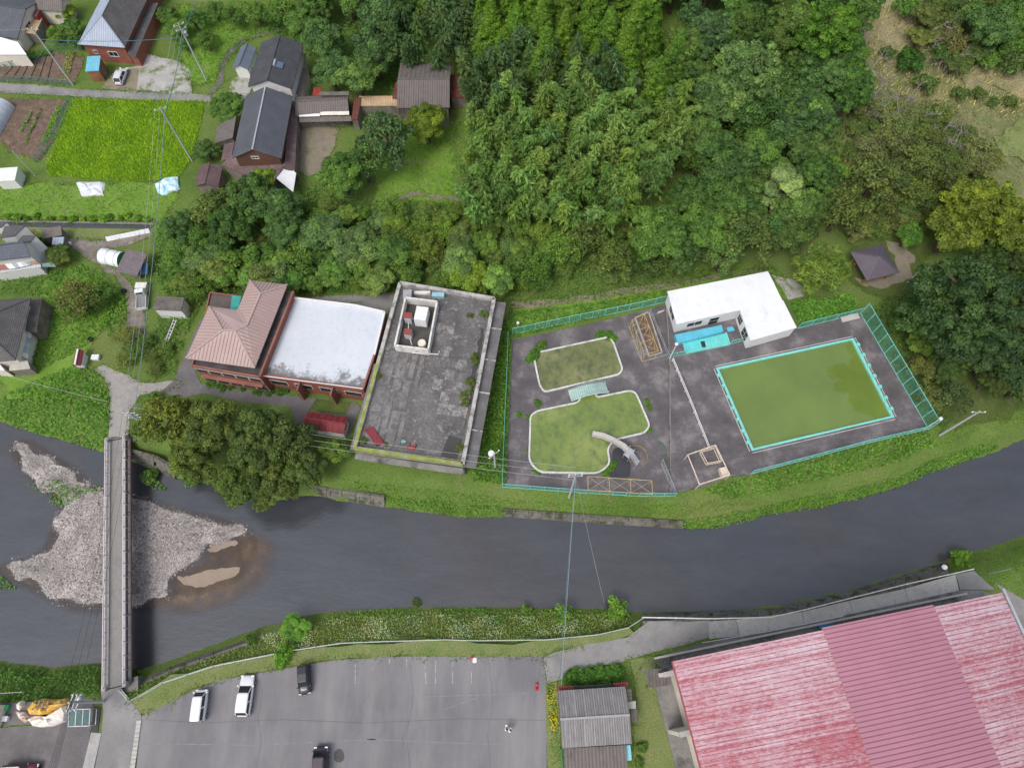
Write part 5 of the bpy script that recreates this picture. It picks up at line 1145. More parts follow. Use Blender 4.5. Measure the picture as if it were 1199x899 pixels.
# frames
def frame_cage(name, label, quad, z0, h, m, r=.05, cross=True, bays=3, base=True, topx=False):
    q = [Vector((v.x, v.y, z0)) for v in quad]; c = sum(q, Vector())/4; root = thing(name, label, 'frame', (c.x, c.y, z0))
    up = Vector((0,0,h))
    for i in range(4):
        a, b = q[i], q[(i+1) % 4]; MB().bar(a+up, b+up, r*2).build('top_rail', m, root, world=True)
        if base: MB().bar(a+Vector((0,0,r)), b+Vector((0,0,r)), r*2).build('base_rail', m, root, world=True)
        MB().bar(a, a+up*1.0, r*2).build('post', m, root, world=True)
    for k in range(1, bays):
        u = k/bays
        for a, b in ((q[0], q[1]), (q[3], q[2])): MB().bar(a.lerp(b, u), a.lerp(b, u)+up, r*2).build('post', m, root, world=True)
        MB().bar(q[0].lerp(q[1], u)+up, q[3].lerp(q[2], u)+up, r*1.8).build('cross_rail', m, root, world=True)
    if cross:
        for k in range(bays):
            for a, b in ((q[0], q[1]), (q[3], q[2])):
                A_, B_ = a.lerp(b, k/bays), a.lerp(b, (k+1)/bays)
                MB().bar(A_+up, B_, r).build('brace', m, root, world=True); MB().bar(B_+up, A_, r).build('brace', m, root, world=True)
    if topx:
        for k in range(bays):
            A_, B_ = q[0].lerp(q[1], k/bays)+up, q[0].lerp(q[1], (k+1)/bays)+up; C2, D2 = q[3].lerp(q[2], k/bays)+up, q[3].lerp(q[2], (k+1)/bays)+up
            MB().bar(A_, D2, r).build('brace', m, root, world=True); MB().bar(B_, C2, r).build('brace', m, root, world=True)
    return root
ZT = lambda lst, f, z: [W(*f(*q), z) for q in lst]
frame_cage('shade_frame', 'rusty yellow steel pergola frame standing over a planter in the children\'s area', ZT([(532,150),(582,285),(636,270),(580,124)], p, 2.3), .05, 2.3, YEL, .028, topx=True)
MB_pl = thing('planter', 'long dark soil planter with a concrete kerb under the yellow pergola frame', 'planter', W(*p(590,200), .05))
pq = [W(*p(*q), .4) for q in [(545,140),(600,290),(650,275),(598,118)]]; pc2 = sum(pq, Vector())/4
for i in range(4): MB().bar(pq[i]-Vector((0,0,.15)), pq[(i+1) % 4]-Vector((0,0,.15)), .2, .45).build('kerb', CONC, MB_pl, world=True)
MB().prism([pc2+(v-pc2)*.95 for v in pq], .05, .28).build('soil', SOIL, MB_pl, world=True)
frame_cage('lattice_frame', 'yellow steel pergola frame of three crossed bays along the river fence', ZT([(362,812),(612,827),(610,775),(360,758)], p, 2.2), .05, 2.2, YEL, .03, cross=False, bays=3, base=False, topx=True)
p = zH
frame_cage('canopy_frame', 'cream steel canopy frame without cover beside the big pool', ZT([(130,690),(248,652),(192,536),(84,574)], p, 2.5), .3, 2.2, CRMP, .06, cross=False, bays=1, base=False)
frame_cage('box_frame', 'small cream box frame beside the tall canopy frame', ZT([(160,608),(215,598),(190,545),(135,560)], p, 1.2), ZB, .8, CRMP, .045, cross=False, bays=1)
tag(MB().prism([W(*p(*q), ZB+.9) for q in [(208,625),(235,620),(246,650),(222,662)]], ZB, ZB+.9).build('cabinet', CRMP), 'cream cabinet beside the canopy frame', 'cabinet')
# foot bath and wash place
p = zG
fbx = thing('foot_bath', 'turquoise foot bath basin with striped floor beside the pool house', 'foot bath', W(*p(370,560), ZB))
AQ = mat('aqua_floor', (.12, .55, .53), .45, .1, 1, stain=(.3, .62, .6), stain_lo=.55, stain_hi=.75); BL = mat('aqua_wall', (.10, .42, .54), .45, .1, 1)
MB().prism([W(*p(*q), ZB+.15) for q in [(240,642),(530,582),(505,505),(225,573)]], ZB, ZB+.12).build('floor', AQ, fbx, world=True)
MB().prism([W(*p(*q), ZB+.8) for q in [(190,572),(490,492),(478,450),(170,515)]], ZB, ZB+.75).build('tank', BL, fbx, world=True)
for x0, y0, x1, y1 in [(240,640,530,580),(225,573,240,640),(530,580,505,505)]:
    MB().bar(W(*p(x0,y0), ZB+.2), W(*p(x1,y1), ZB+.2), .15, .4).build('basin_wall', TURQ, fbx, world=True)
for k in range(8):
    x = 375+k*16; MB().bar(W(*p(x, 545-k*3.6), ZB+.17), W(*p(x+18, 606-k*3.6), ZB+.17), .10, .1).build('floor_slat', TURQ, fbx, world=True)
MB().bar(W(*p(352,560), ZB+.17), W(*p(362,598), ZB+.17), .6, .06).build('drain', DARKM, fbx, world=True)
MB().prism([W(*p(*q), ZB+.3) for q in [(520,496),(565,486),(550,460),(510,470)]], ZB, ZB+.28).build('small_basin', BL, fbx, world=True)
for i, (x, y, c) in enumerate([(335,432,'cobalt'),(376,430,'aqua'),(385,400,'grey')]):
    w = W(*p(x, y), ZB); mm = {'cobalt': mat('cobalt_plastic', (.03, .16, .4), .5), 'aqua': AQ, 'grey': CONC}[c]
    tag(MB().lathe([(.24, 0), (.3, .35), (.34, .38), (.28, .36), (.22, .05)], 10, (w.x, w.y, ZB)).build('bucket', mm), '%s bucket standing by the pool house wall' % c, 'bucket')
tag(MB().prism([W(*p(*q), ZB+.45) for q in [(55,365),(100,350),(108,340),(66,352)]], .1, .5).build('bench', PALEC), 'pale bench beside the west end of the pool house', 'bench')
p = zH
bn = thing('bench', 'weathered concrete bench in the fenced corner of the pool deck', 'bench', W(*p(715,48), ZB))
a, b = W(*p(678,55), ZB), W(*p(745,38), ZB); MB().bar(a+Vector((0,0,.5)), b+Vector((0,0,.5)), .9, .12).build('seat', PALEC, bn, world=True)
for f_ in (.15, .85): q = a.lerp(b, f_); MB().bar(q, q+Vector((0,0,.44)), .5).build('leg', PALEC, bn, world=True)

# fences
def panel_mesh(L, h, sp=.2, r=.016, name='mesh_panel'):
    mb = MB(); k = max(1, int(L/sp))
    for i in range(1, k): mb.bar(Vector((L*i/k, 0, .05)), Vector((L*i/k, 0, h-.05)), r)
    for z in np.arange(.25, h-.1, .25): mb.bar(Vector((0, .0, z)), Vector((L, .0, z)), r*.9)
    return mb.mesh(name, uv=False)
def fence(name, label, pts, h, sp, m, pm=None, rr=.035, cat='fence', mesh=True, mid=False):
    pts = [Vector(q) for q in pts]; root = thing(name, label, cat, pts[0][:])
    for a, b in zip(pts[:-1], pts[1:]):
        L = (b-a).length; k = max(1, round(L/sp)); st = L/k; d = (b-a)/L; ang = math.atan2(d.y, d.x)
        pme = panel_mesh(Vector((d.x, d.y, 0)).length*st, h) if mesh else None
        for i in range(k+1):
            q = a+d*st*i-pts[0]
            if i < k or b is pts[-1]: MB().bar(q-Vector((0,0,.1)), q+Vector((0,0,h+.03)), rr*2).build('post', m, root, uv=False)
            if i < k:
                q2 = q+d*st
                zs = (.08, h-.02) if not mid else (h*.5, h-.02)
                for z in zs: MB().bar(q+Vector((0,0,z)), q2+Vector((0,0,z)), rr*1.5).build('rail', m, root, uv=False)
                if mesh:
                    o = link('mesh_panel', pme, pm or m, root); o.location = q; o.rotation_euler = (0, -math.atan2(d.z, math.hypot(d.x, d.y)), ang)
    return root
p = zF
fence('mesh_fence', 'turquoise mesh fence along the grass track behind the wading pools', [W(*p(*q), .05) for q in [(68,205),(330,150),(520,112),(672,78)]], 1.9, 1.9, TURQ, FENCEG)
fence('mesh_fence', 'thin green mesh fence covered with ivy beside the concrete building', [W(*p(*q), .05) for q in [(50,215),(45,370),(36,560),(28,795)]], 1.7, 2.0, FENCEG)
fence('mesh_fence', 'turquoise mesh fence along the river bank below the wading pools', [W(*p(*q), .05) for q in [(28,800),(300,820),(560,836),(700,836)]], 1.6, 1.9, TURQ, FENCEG)
p = zH
fence('mesh_fence', 'turquoise mesh fence along the river bank below the big pool', [W(*p(*q), ZB) for q in [(330,648),(560,588),(760,535),(900,502),(1022,474)]], 1.5, 1.9, TURQ, FENCEG)
fence('tall_mesh_fence', 'tall green mesh fence at the east end of the big pool under the dark tree', [W(*p(*q), ZB) for q in [(1022,474),(757,24)]], 3.0, 1.7, TURQ, FENCEG, rr=.045)
fence('mesh_fence', 'turquoise mesh fence between the pool house and the tall east fence', [W(*p(*q), ZB) for q in [(757,24),(512,82)]], 1.7, 1.9, TURQ, FENCEG)
fence('white_railing', 'white pipe railing between the big pool deck and the wading pools', [W(*zY(*q), ZB) for q in [(222,285),(300,470),(384,680)]], 1.0, 1.8, WHITE, cat='railing', mesh=False, mid=True, rr=.05)
fence('turquoise_railing', 'short turquoise railing beside the foot bath', [W(*zG(*q), ZB) for q in [(125,668),(232,645)]], 1.1, 1.2, TURQ, FENCEG, cat='railing')
fence('turquoise_railing', 'short turquoise railing between foot bath and pool house wing', [W(*zG(*q), ZB) for q in [(532,580),(645,550)]], 1.1, 1.2, TURQ, FENCEG, cat='railing')
fence('steel_gate', 'leaning grey steel gate frame beside the yellow lattice barrier', [W(*zF(*q), .05) for q in [(645,705),(695,828)]], 1.6, 1.5, STEEL, cat='gate', mesh=True)
fence('grey_railing', 'grey steel railing between pergola frame and foot bath yard', [W(*zF(*q), .05) for q in [(600,120),(670,290)]], 1.1, 1.6, STEEL, cat='railing', mesh=False, mid=True)
fence('grey_railing', 'grey steel railing at the south end of the pergola frame', [W(*zF(*q), .05) for q in [(595,312),(668,292)]], 1.0, 1.6, STEEL, cat='railing', mesh=False, mid=True)
def lamp(name, label, base, top, z0=0.):
    b = W(*base, z0); h = solve_h(b, top); root = thing(name, label, 'lamp', b[:])
    MB().tube([(0,0,0), (0,0,h*.5), (0,0,h)], [.075, .06, .045], 8).build('pole', WHITE, root)
    MB().lathe([(.08, 0), (.24, .1), (.27, .26), (.2, .42), (.05, .5)], 12, (0, 0, h)).build('globe', WHITE, root, smooth=True)
lamp('globe_lamp', 'white globe lamp on a thin post at the fence corner by the river', (1081,503), zP(583,700), .5)
lamp('globe_lamp', 'white globe lamp on a thin post beside the foot bath railing', zG(135,675), zG(185,585), .5)
lamp('globe_lamp', 'white globe lamp on a thin post near the gazebo', zP(462,245), zP(517,198))
lamp('globe_lamp', 'white globe lamp on a thin post at the ivy corner behind the wading pools', zF(88,178), zF(62,162))

# ------------------------------------------------------------------ bridge over the river
bl, br_ = (126.5, 132.5), None
S0, S1 = W(123, 803, 0), W(150.5, 803, 0); N0, N1 = W(126, 515, 0), W(150, 515, 0)
cS, cN = (S0+S1)/2, (N0+N1)/2; d = (cN-cS).normalized(); e = Vector((d.y, -d.x, 0)); Lb = (cN-cS).length; hw = 1.13
bridge = thing('road_bridge', 'narrow concrete road bridge with steel railings crossing the gravel bar', 'bridge', ((cS+cN)/2)[:])
def bq(u, v, z): q = cS+d*u*Lb+e*v; return Vector((q.x, q.y, z))
MB().prism([bq(-.01,-hw,0), bq(-.01,hw,0), bq(1.01,hw,0), bq(1.01,-hw,0)], -.45, .06).build('deck', mat('bridge_concrete', (.235, .225, .21), .9, .15, .4, stain=(.15, .145, .14), stain_lo=.48, stain_hi=.7, stain_scale=.4), bridge, world=True)
for v in (-.7, .7): MB().prism([bq(0,v-.2,0), bq(0,v+.2,0), bq(1,v+.2,0), bq(1,v-.2,0)], -1.0, -.45).build('girder', mat('rust_steel', (.12, .05, .04), .8, .25), bridge, world=True)
for s, m_ in ((-1, PALEC), (1, PALEC)): MB().prism([bq(0,s*(hw-.22),0), bq(0,s*hw,0), bq(1,s*hw,0), bq(1,s*(hw-.22),0)], .06, .24).build('kerb', m_, bridge, world=True)
PINKW = mat('faded_rail_paint', (.55, .5, .5), .6, .12, 2, stain=(.3, .22, .2), stain_lo=.55, stain_hi=.7, stain_scale=2)
for s in (-1, 1):
    for z in (.62, 1.0): MB().bar(bq(0, s*(hw+.08), z), bq(1, s*(hw+.08), z), .1, .08).build('rail', PINKW, bridge, world=True)
    for k in range(21): u = k/20; MB().bar(bq(u, s*(hw+.08), -.1), bq(u, s*(hw+.08), 1.0), .1).build('rail_post', PINKW, bridge, world=True)
for k in range(12):   # service duct segments hung on the east side
    MB().prism([bq((k+.02)/12, hw+.16, 0), bq((k+.02)/12, hw+.5, 0), bq((k+.98)/12, hw+.5, 0), bq((k+.98)/12, hw+.16, 0)], -.35, -.1).build('duct_cover', mat('duct', (.17, .165, .165), .8, .2), bridge, world=True)
MB().bar(bq(0, hw+.57, -.15), bq(1, hw+.57, -.15), .1, .16).build('duct_rail', mat('rust_steel', (.12, .05, .04)), bridge, world=True)
MB().bar(bq(0, -hw-.28, -.15), bq(1, -hw-.28, -.15), .2, .25).build('west_duct', mat('duct', (.17, .165, .165)), bridge, world=True)
for u in (.36, .70):
    q = [bq(u-.012, -1.3, 0), bq(u+.012, -1.3, 0), bq(u+.012, 1.3, 0), bq(u-.012, 1.3, 0)]; MB().prism(q, ZW-1.2, -.98).build('pier', CONCD, bridge, world=True)
for u0, u1 in ((-.03, .02), (.985, 1.03)): MB().prism([bq(u0,-2.1,0), bq(u0,2.3,0), bq(u1,2.3,0), bq(u1,-2.1,0)], ZW-1, -.46).build('abutment', CONCD, bridge, world=True)
for u in (-.003, 1.003): MB().bar(bq(u, -hw, .07), bq(u, hw, .07), .15, .03).build('joint', DARKM, bridge, world=True)
# expansion blocks on corners
for u, v in ((0,-hw-.08),(0,hw+.08),(1,-hw-.08),(1,hw+.08)): q = bq(u, v, 0); MB().box(q.x-.2, q.x+.2, q.y-.3, q.y+.3, -.2, .7).build('end_post', CONC, bridge, world=True)

# ------------------------------------------------------------------ river walls and rails
MASON = mat('masonry_wall', (.16, .15, .13), .95, .3, .5, stain=(.055, .06, .03), stain_lo=.48, stain_hi=.62, stain_scale=.7, fine=4, bump=.5)
def river_wall(name, label, pts_top, pts_bot, zt, zb, m, th=.4):
    A_ = [W(a, b, zt) for a, b in pts_top]; B_ = [W(a, b, zb) for a, b in pts_bot]; c = sum(A_, Vector())/len(A_)
    root = thing(name, label, 'wall', (c.x, c.y, zb))
    for i in range(len(A_)-1):
        a, b, a2, b2 = A_[i], A_[i+1], B_[i], B_[i+1]; L = (b-a).length; k = max(1, int(L/1.6)); rows = 3
        for r in range(rows):
            for j in range(k):
                t0, t1 = (j+.02+.25*(r % 2))/k, (j+.98+.25*(r % 2))/k
                if t0 >= 1: continue
                t1 = min(t1, 1); u0, u1 = (r+.03)/rows, (r+.97)/rows
                lo0, lo1 = a2.lerp(b2, t0), a2.lerp(b2, t1); hi0, hi1 = a.lerp(b, t0), a.lerp(b, t1)
                q = [lo0.lerp(hi0, u0), lo1.lerp(hi1, u0), lo1.lerp(hi1, u1), lo0.lerp(hi0, u1)]
                n = (q[1]-q[0]).cross(q[3]-q[0]).normalized(); cw = sum(q, Vector())/4
                if n.z < 0: n = -n; q = q[::-1]
                w = [v-n*th for v in q]; mb = MB(); mb.v = [tuple(v) for v in w+q]; mb.f = [(3,2,1,0),(4,5,6,7),(0,1,5,4),(1,2,6,5),(2,3,7,6),(3,0,4,7)]
                mb.build('stone_block', m, root, world=True)
    return root
river_wall('retaining_wall', 'mossy masonry retaining wall below the riverside lane and hall', [(752,727),(830,724),(900,725),(945,715),(1000,700),(1060,685),(1110,668)], [(752,716),(830,714.5),(900,710.5),(945,701.5),(1000,688.5),(1060,670.5),(1110,654.5)], -.05, ZW-.2, MASON)
river_wall('retaining_wall', 'dark masonry wall at the water below the wading pool fence', [(588,598),(650,602),(720,607),(800,612)], [(588,606),(650,610),(720,615),(800,620)], -1.9, ZW-.2, MASON)
river_wall('retaining_wall', 'stone river wall under the trees beside the red shed', [(365,568),(400,574),(450,582)], [(365,580),(400,587),(450,595)], -1.2, ZW-.2, MASON)
river_wall('retaining_wall', 'mossy sloping wall beside the south end of the bridge', [(158,804),(200,784),(250,766),(292,751)], [(156,788),(200,776),(250,757),(288,745)], -1.1, ZW-.2, MASON)
river_wall('retaining_wall', 'stone river wall beside the north end of the bridge', [(152,528),(180,535),(205,548)], [(152,540),(180,550),(205,562)], -.3, ZW-.2, MASON)
fence('white_guardrail', 'white guardrail along the river edge of the hall lane', [W(a, b, .06) for a, b in [(752,723),(830,724.5),(900,723),(945,713),(1000,699),(1060,684),(1136,667)]], .75, 2.2, WHITE, cat='guardrail', mesh=False, mid=True, rr=.06)
fence('pipe_rail', 'long low grey pipe rail along the verge of the parking lot', [W(a, b, .0) for a, b in [(156,820),(190,800),(250,780),(300,770),(340,762),(400,753),(450,751),(520,749),(560,750),(640,749),(700,743),(735,735),(752,724)]], .7, 3.2, mat('rail_grey', (.42, .44, .44), .6, .1), cat='rail', mesh=False, rr=.045)
fence('steel_rail', 'short steel rail slanting at the bridge end beside the parking lot', [W(a, b, .0) for a, b in [(143,808),(152,818)]], .8, 1.2, STEEL, cat='rail', mesh=False)
fence('green_fence', 'green panel fence beside the low workshop roof', [W(*zX(*q), .0) for q in [(183,675),(198,850)]], 1.6, 1.8, mat('green_panel', (.04, .2, .13), .6), cat='fence')
fence('lane_railing', 'white handrail above the hall kerb wall', [W(*zM(*q), .5) for q in [(215,345),(420,310),(640,265)]], .35, 3., WHITE, cat='railing', mesh=False)
# canal ditch
cn = thing('canal_wall', 'dark canal edge wall of concrete blocks along the shrub terrace', 'wall', W(90, 262, 0))
a, b = W(-20, 259.5, 0), W(182, 263, 0)
for k in range(24): MB().bar(a.lerp(b, (k+.01)/24)+Vector((0,0,.12)), a.lerp(b, (k+.99)/24)+Vector((0,0,.12)), .3, .3).build('block', CONCD, cn, world=True)
structure(MB().bar(a+Vector((0,-.55,.05)), b+Vector((0,-.55,.05)), .8, .04).build('canal_water', RIVER))
# garden nets
NET = mat('garden_net', (.07, .22, .17), .8, .2)
fence('garden_net', 'green net along the lane side of the upper vegetable plot', [W(*zA(*q), .0) for q in [(0,378),(160,385),(340,402)]], 1.2, 2.5, NET, cat='net')
fence('garden_net', 'green net below the clipped hedge of the upper vegetable plot', [W(*zS(*q), .0) for q in [(0,820),(300,760),(520,690),(610,600),(960,580)]], 1.3, 2.5, NET, cat='net')
fence('garden_net', 'blue green net between the lower vegetable beds and the rice field', [W(*zA(*q), .0) for q in [(335,470),(262,640),(205,720),(170,760)]], 1.2, 2.5, NET, cat='net')
# ------------------------------------------------------------------ vegetation
def crown_leaves(rng, lobes, per, size, aspect=.6, up=.35, jit=.55):
    """lobes: (centre xyz, radius xyz); leaves sit in the outer shell of each lobe"""
    P, N, S, Tn = [], [], [], []
    for c, r in lobes:
        k = max(8, int(per*(r[0]*r[1]+r[0]*r[2])/2)); v = rand_unit(k, rng); v[:, 2] = np.where(v[:, 2] < -.45, -v[:, 2], v[:, 2])
        rad = .66+.40*rng.random(k)**.7
        P.append(np.array(c)+v*np.array(r)*rad[:, None]); N.append(unit(v+np.array([0, 0, up])+jit*rng.normal(size=(k, 3)))); S.append(size*(.65+.7*rng.random(k))); Tn.append(np.clip(rng.normal(.5, .25)+.12*rng.normal(size=k), 0, 1))
    P = np.concatenate(P); N = np.concatenate(N); S = np.concatenate(S)
    U, V = leaf_axes(N, S, rng, aspect); return P, U, V, np.concatenate(Tn)
def trunk_mesh(rng, h, r, limbs, spread, z0=.35, lean=0.):
    mb = MB(); pts = [(lean*h*t*t*.3+.04*h*math.sin(t*3+rng.random())*t*.5, .03*h*math.sin(t*4)*t, h*t) for t in (0, .25, .5, .75, 1)]
    mb.tube(pts, [r*1.3, r, r*.8, r*.5, r*.15], 7)
    for i in range(limbs):
        a = 2*math.pi*(i+rng.random()*.5)/limbs; t = z0+(1-z0)*.75*rng.random(); b = Vector((lean*h*t*t*.3, 0, h*t)); L = spread*(.6+.5*rng.random())
        m1 = b+Vector((math.cos(a)*L*.5, math.sin(a)*L*.5, L*.35)); m2 = b+Vector((math.cos(a+.2)*L, math.sin(a+.2)*L, L*.55))
        mb.tube([b, m1, m2], [r*.45, r*.3, r*.08], 5)
    return mb.mesh('trunk', uv=False)
TREES = {}
def make_tree(key, seed, R_, H_, nl, per, size, flat=.8, lob=(.26, .42), mtl=None, kind='round', aspect=.6, up=.35, jit=.55):
    rng = np.random.default_rng(seed); lobes = []
    if kind == 'round':
        zc = H_-R_*flat*.95
        for i in range(nl):
            v = rand_unit(1, rng)[0]; v[2] = abs(v[2])*1.0-.28*rng.random()
            q = v*(.5+.46*rng.random()**1.3); lr = R_*rng.uniform(*lob)
            lobes.append(((q[0]*R_*1.02, q[1]*R_*1.02, zc+q[2]*R_*flat), (lr, lr, lr*.72)))
    elif kind == 'cone':
        for i in range(nl):
            t = (i+.5)/nl; z = H_*(.12+.86*t); rr = R_*(1-t)**.75*(.55+.45*rng.random()); a = i*2.4+rng.random(); lr = R_*(.13+.14*(1-t))
            lobes.append(((rr*math.cos(a), rr*math.sin(a), z), (lr, lr, lr*.85)))
        for t in np.linspace(.15, .95, 9): lobes.append(((0, 0, H_*t), (R_*(1-t)*.6+.2,)*2+(H_*.08,)))
    elif kind == 'layer':
        for i in range(nl):
            t = rng.random(); z = H_*(.4+.58*t); rr = R_*(1.05-.75*t)*math.sqrt(rng.random()); a = rng.random()*6.283; lr = R_*rng.uniform(*lob)
            lobes.append(((rr*math.cos(a), rr*math.sin(a), z), (lr*1.15, lr*1.15, lr*.32)))
    P, U, V, Tn = crown_leaves(rng, lobes, per, size, aspect, up, jit)
    me = quads_mesh('crown', P, U, V, 'leaf', Tn); me.materials.append(mtl or LEAF)
    tm = trunk_mesh(rng, H_*.86, .035*H_+.05*R_*.3, 7, R_*.65); tm.materials.append(BARK)
    TREES[key] = (tm, me, R_, H_)
make_tree('round', 1, 4.2, 9.5, 70, 260, .20, lob=(.16, .30), jit=.42); make_tree('round_b', 2, 4.2, 9.0, 95, 300, .18, flat=.9, lob=(.13, .25), jit=.42); make_tree('round_c', 3, 4.2, 10.5, 60, 240, .21, flat=1.0, lob=(.16, .33), jit=.42)
make_tree('loose', 4, 4.0, 9.0, 34, 120, .24, flat=.9, lob=(.18, .34), up=.15, jit=.8); make_tree('loose_b', 14, 4.0, 8.0, 42, 100, .22, flat=.8, lob=(.16, .3), up=.1, jit=.9)
make_tree('dense', 5, 7.2, 13.0, 190, 190, .22, flat=.85, lob=(.09, .17), jit=.38)
make_tree('dense_b', 15, 5.2, 13.5, 130, 230, .21, flat=1.1, lob=(.10, .20), jit=.4)
make_tree('cone', 6, 3.3, 15.0, 190, 330, .18, kind='cone', mtl=NEEDLE, jit=.5); make_tree('cone_b', 16, 3.6, 13.5, 180, 330, .18, kind='cone', mtl=NEEDLE, jit=.5)
make_tree('pine', 7, 4.5, 12.0, 34, 260, .22, lob=(.22, .34), kind='layer', mtl=NEEDLE, up=.8, jit=.4)
make_tree('willow', 8, 3.6, 7.5, 75, 260, .24, flat=1.0, lob=(.14, .24), aspect=.3, up=.0, jit=.9)
make_tree('shrub', 9, 1.3, 1.7, 22, 420, .14, flat=.75, lob=(.28, .45)); make_tree('shrub_b', 10, 1.3, 2.2, 18, 330, .15, flat=.9, lob=(.25, .45), jit=.8)
def make_bamboo(key, seed, H_):
    rng = np.random.default_rng(seed); P, U, V = [], [], []
    az = rng.random()*6.283; bend = 2.4
    def axis_pt(t): return np.array([math.cos(az)*bend*t**3, math.sin(az)*bend*t**3, H_*(t-.09*t**5)])
    for i in range(56):
        t = .42+.58*(i/55); b = axis_pt(t); a = i*2.4+rng.random()*.6; L = (1.55*(1-t)**.55+.35)*(.7+.5*rng.random())
        dirv = np.array([math.cos(a), math.sin(a), .55]); k = 26
        s = rng.random(k); q = b+dirv*(s*L)[:, None]; q[:, 2] -= .55*L*s**2; q += rng.normal(size=(k, 3))*.10
        lv = unit(np.array([math.cos(a), math.sin(a), -.55])+.5*rng.normal(size=(k, 3))); n = unit(np.cross(lv, rand_unit(k, rng))+np.array([0, 0, .3])); sd = unit(np.cross(lv, n)); l = (.22+.16*rng.random(k))[:, None]
        P.append(q); U.append(sd*l*.34); V.append(lv*l)
    me = quads_mesh('crown', np.concatenate(P), np.concatenate(U), np.concatenate(V), 'leaf'); me.materials.append(LEAF)
    tm = MB().tube([axis_pt(t) for t in np.linspace(0, 1, 9)], [.06, .06, .055, .05, .045, .04, .03, .02, .01], 6).mesh('culm', uv=False); tm.materials.append(CULM)
    TREES[key] = (tm, me, 1.6, H_)
for i in range(4): make_bamboo('bamboo%d' % i, 30+i, 10.5+i*.6)
def make_dead(key, seed, H_):
    rng = np.random.default_rng(seed); mb = MB()
    def br(p, d, L, r, lev):
        d = d.normalized(); m = p+d*L*.5+Vector(rng.normal(size=3)*L*.06); e = p+d*L+Vector(rng.normal(size=3)*L*.08)
        mb.tube([p, m, e], [r, r*.75, r*.45], 5, cap=False)
        if lev < 4:
            for _ in range(3 if lev else 5):
                q = p.lerp(e, rng.uniform(.4, 1)); nd = d+Vector(rng.normal(size=3))*.75+Vector((0,0,.1)); br(q, nd, L*rng.uniform(.5, .75), r*.5, lev+1)
    br(Vector((0,0,0)), Vector((.1,.1,1)), H_*.5, .16, 0)
    tm = mb.mesh('trunk', uv=False); tm.materials.append(DEADWOOD); TREES[key] = (tm, None, H_*.5, H_)
make_dead('dead', 40, 7.); make_dead('dead_b', 41, 6.)
def plant(key, base, sc, col, name, label, cat, group=None, rz=None, szr=None):
    tm, me, R_, H_ = TREES[key]; root = thing(name, label, cat, base, RNG.random()*6.283 if rz is None else rz, group)
    root.scale = (sc*RNG.uniform(.86, 1.14), sc*RNG.uniform(.86, 1.14), sc*(szr or 1))
    t = link('culm' if cat == 'bamboo' else 'trunk', tm, None, root)
    if me is not None: c = link('crown', me, None, root); c.color = (*col, 1)
    return root
def tree(px, py, rpx, key, col, label, name='broadleaf_tree', cat='tree', group=None, hmul=1.0):
    """crown middle seen at px, py with radius rpx"""
    tm, me, R_, H_ = TREES[key]; z = 5.
    for _ in range(6):
        b = G(px, py, z); sc = rpx/ppm(px, py, b.z)/R_; z = (H_-R_*.55)*sc*hmul
    g = H1(b.x, b.y)
    return plant(key, (b.x, b.y, max(g, ZW)-.15), sc, col, name, label, cat, group, szr=hmul)

DK = (.042, .078, .023); MD = (.060, .108, .027); LT = (.088, .140, .034); YG = (.105, .150, .024); OL = (.060, .085, .028); GR = (.074, .115, .044); BG = (.052, .094, .036); CED = (.050, .092, .014); BR = (.095, .090, .045)
def vary(c, k=.18): s = 1+random.uniform(-k, k); return (c[0]*s*random.uniform(.9, 1.1), c[1]*s, c[2]*s*random.uniform(.85, 1.15))
T = tree
# riverside clump by the bridge
for i, (x, y, r, k, c) in enumerate([(194,486,34,'loose',(.080,.094,.022)),(242,494,34,'round',(.068,.086,.024)),(226,535,30,'round_b',(.064,.086,.024)),(298,515,36,'round_b',(.052,.074,.024)),(338,512,30,'loose',(.054,.074,.03)),(275,560,32,'round_c',(.052,.074,.020)),(322,560,34,'round_b',(.058,.074,.020)),(355,548,26,'round',(.05,.072,.024))]):
    T(x, y, r, k, c, 'olive green broadleaf tree in the clump overhanging the river beside the bridge', group='olive trees beside the bridge')
T(390, 526, 17, 'round', (.075, .115, .025), 'bright green tree with yellow tips between the red shed and the river')
T(177, 560, 10, 'shrub', MD, 'low green bush at the foot of the bridge abutment', 'bush', 'bush'); T(220, 555, 13, 'shrub_b', LT, 'light green bush below the olive trees at the water', 'bush', 'bush'); T(176, 468, 10, 'round', MD, 'small green tree beside the lane pole', hmul=.8)
# left field
T(88, 348, 26, 'loose_b', (.085, .090, .032), 'wispy brownish tree in the grassy field', hmul=.7); T(114, 344, 16, 'loose', MD, 'green tree between the brownish tree and the yard lane', hmul=.7)
T(66, 297, 16, 'round', (.075, .10, .026), 'rounded olive bush beside the blue grey tiled house', 'bush', 'bush', hmul=.6); T(47, 284, 8, 'shrub', DK, 'dark clipped bush beside the tin shed', 'bush', 'bush')
T(96, 362, 13, 'shrub', MD, 'green bush below the wispy brownish tree', 'bush', 'bush')
for i, (x, y, r) in enumerate([(148,392,15),(158,410,15),(146,418,13),(170,398,12),(180,432,11),(192,408,12),(176,415,12)]): T(x, y, r, 'loose_b', [(.085,.10,.035),(.07,.11,.03)][i % 2], 'scrubby olive bush on the slope between yard lane and annex', 'bush', 'bush', 'bushes between the yard lane and the annex', hmul=.55)
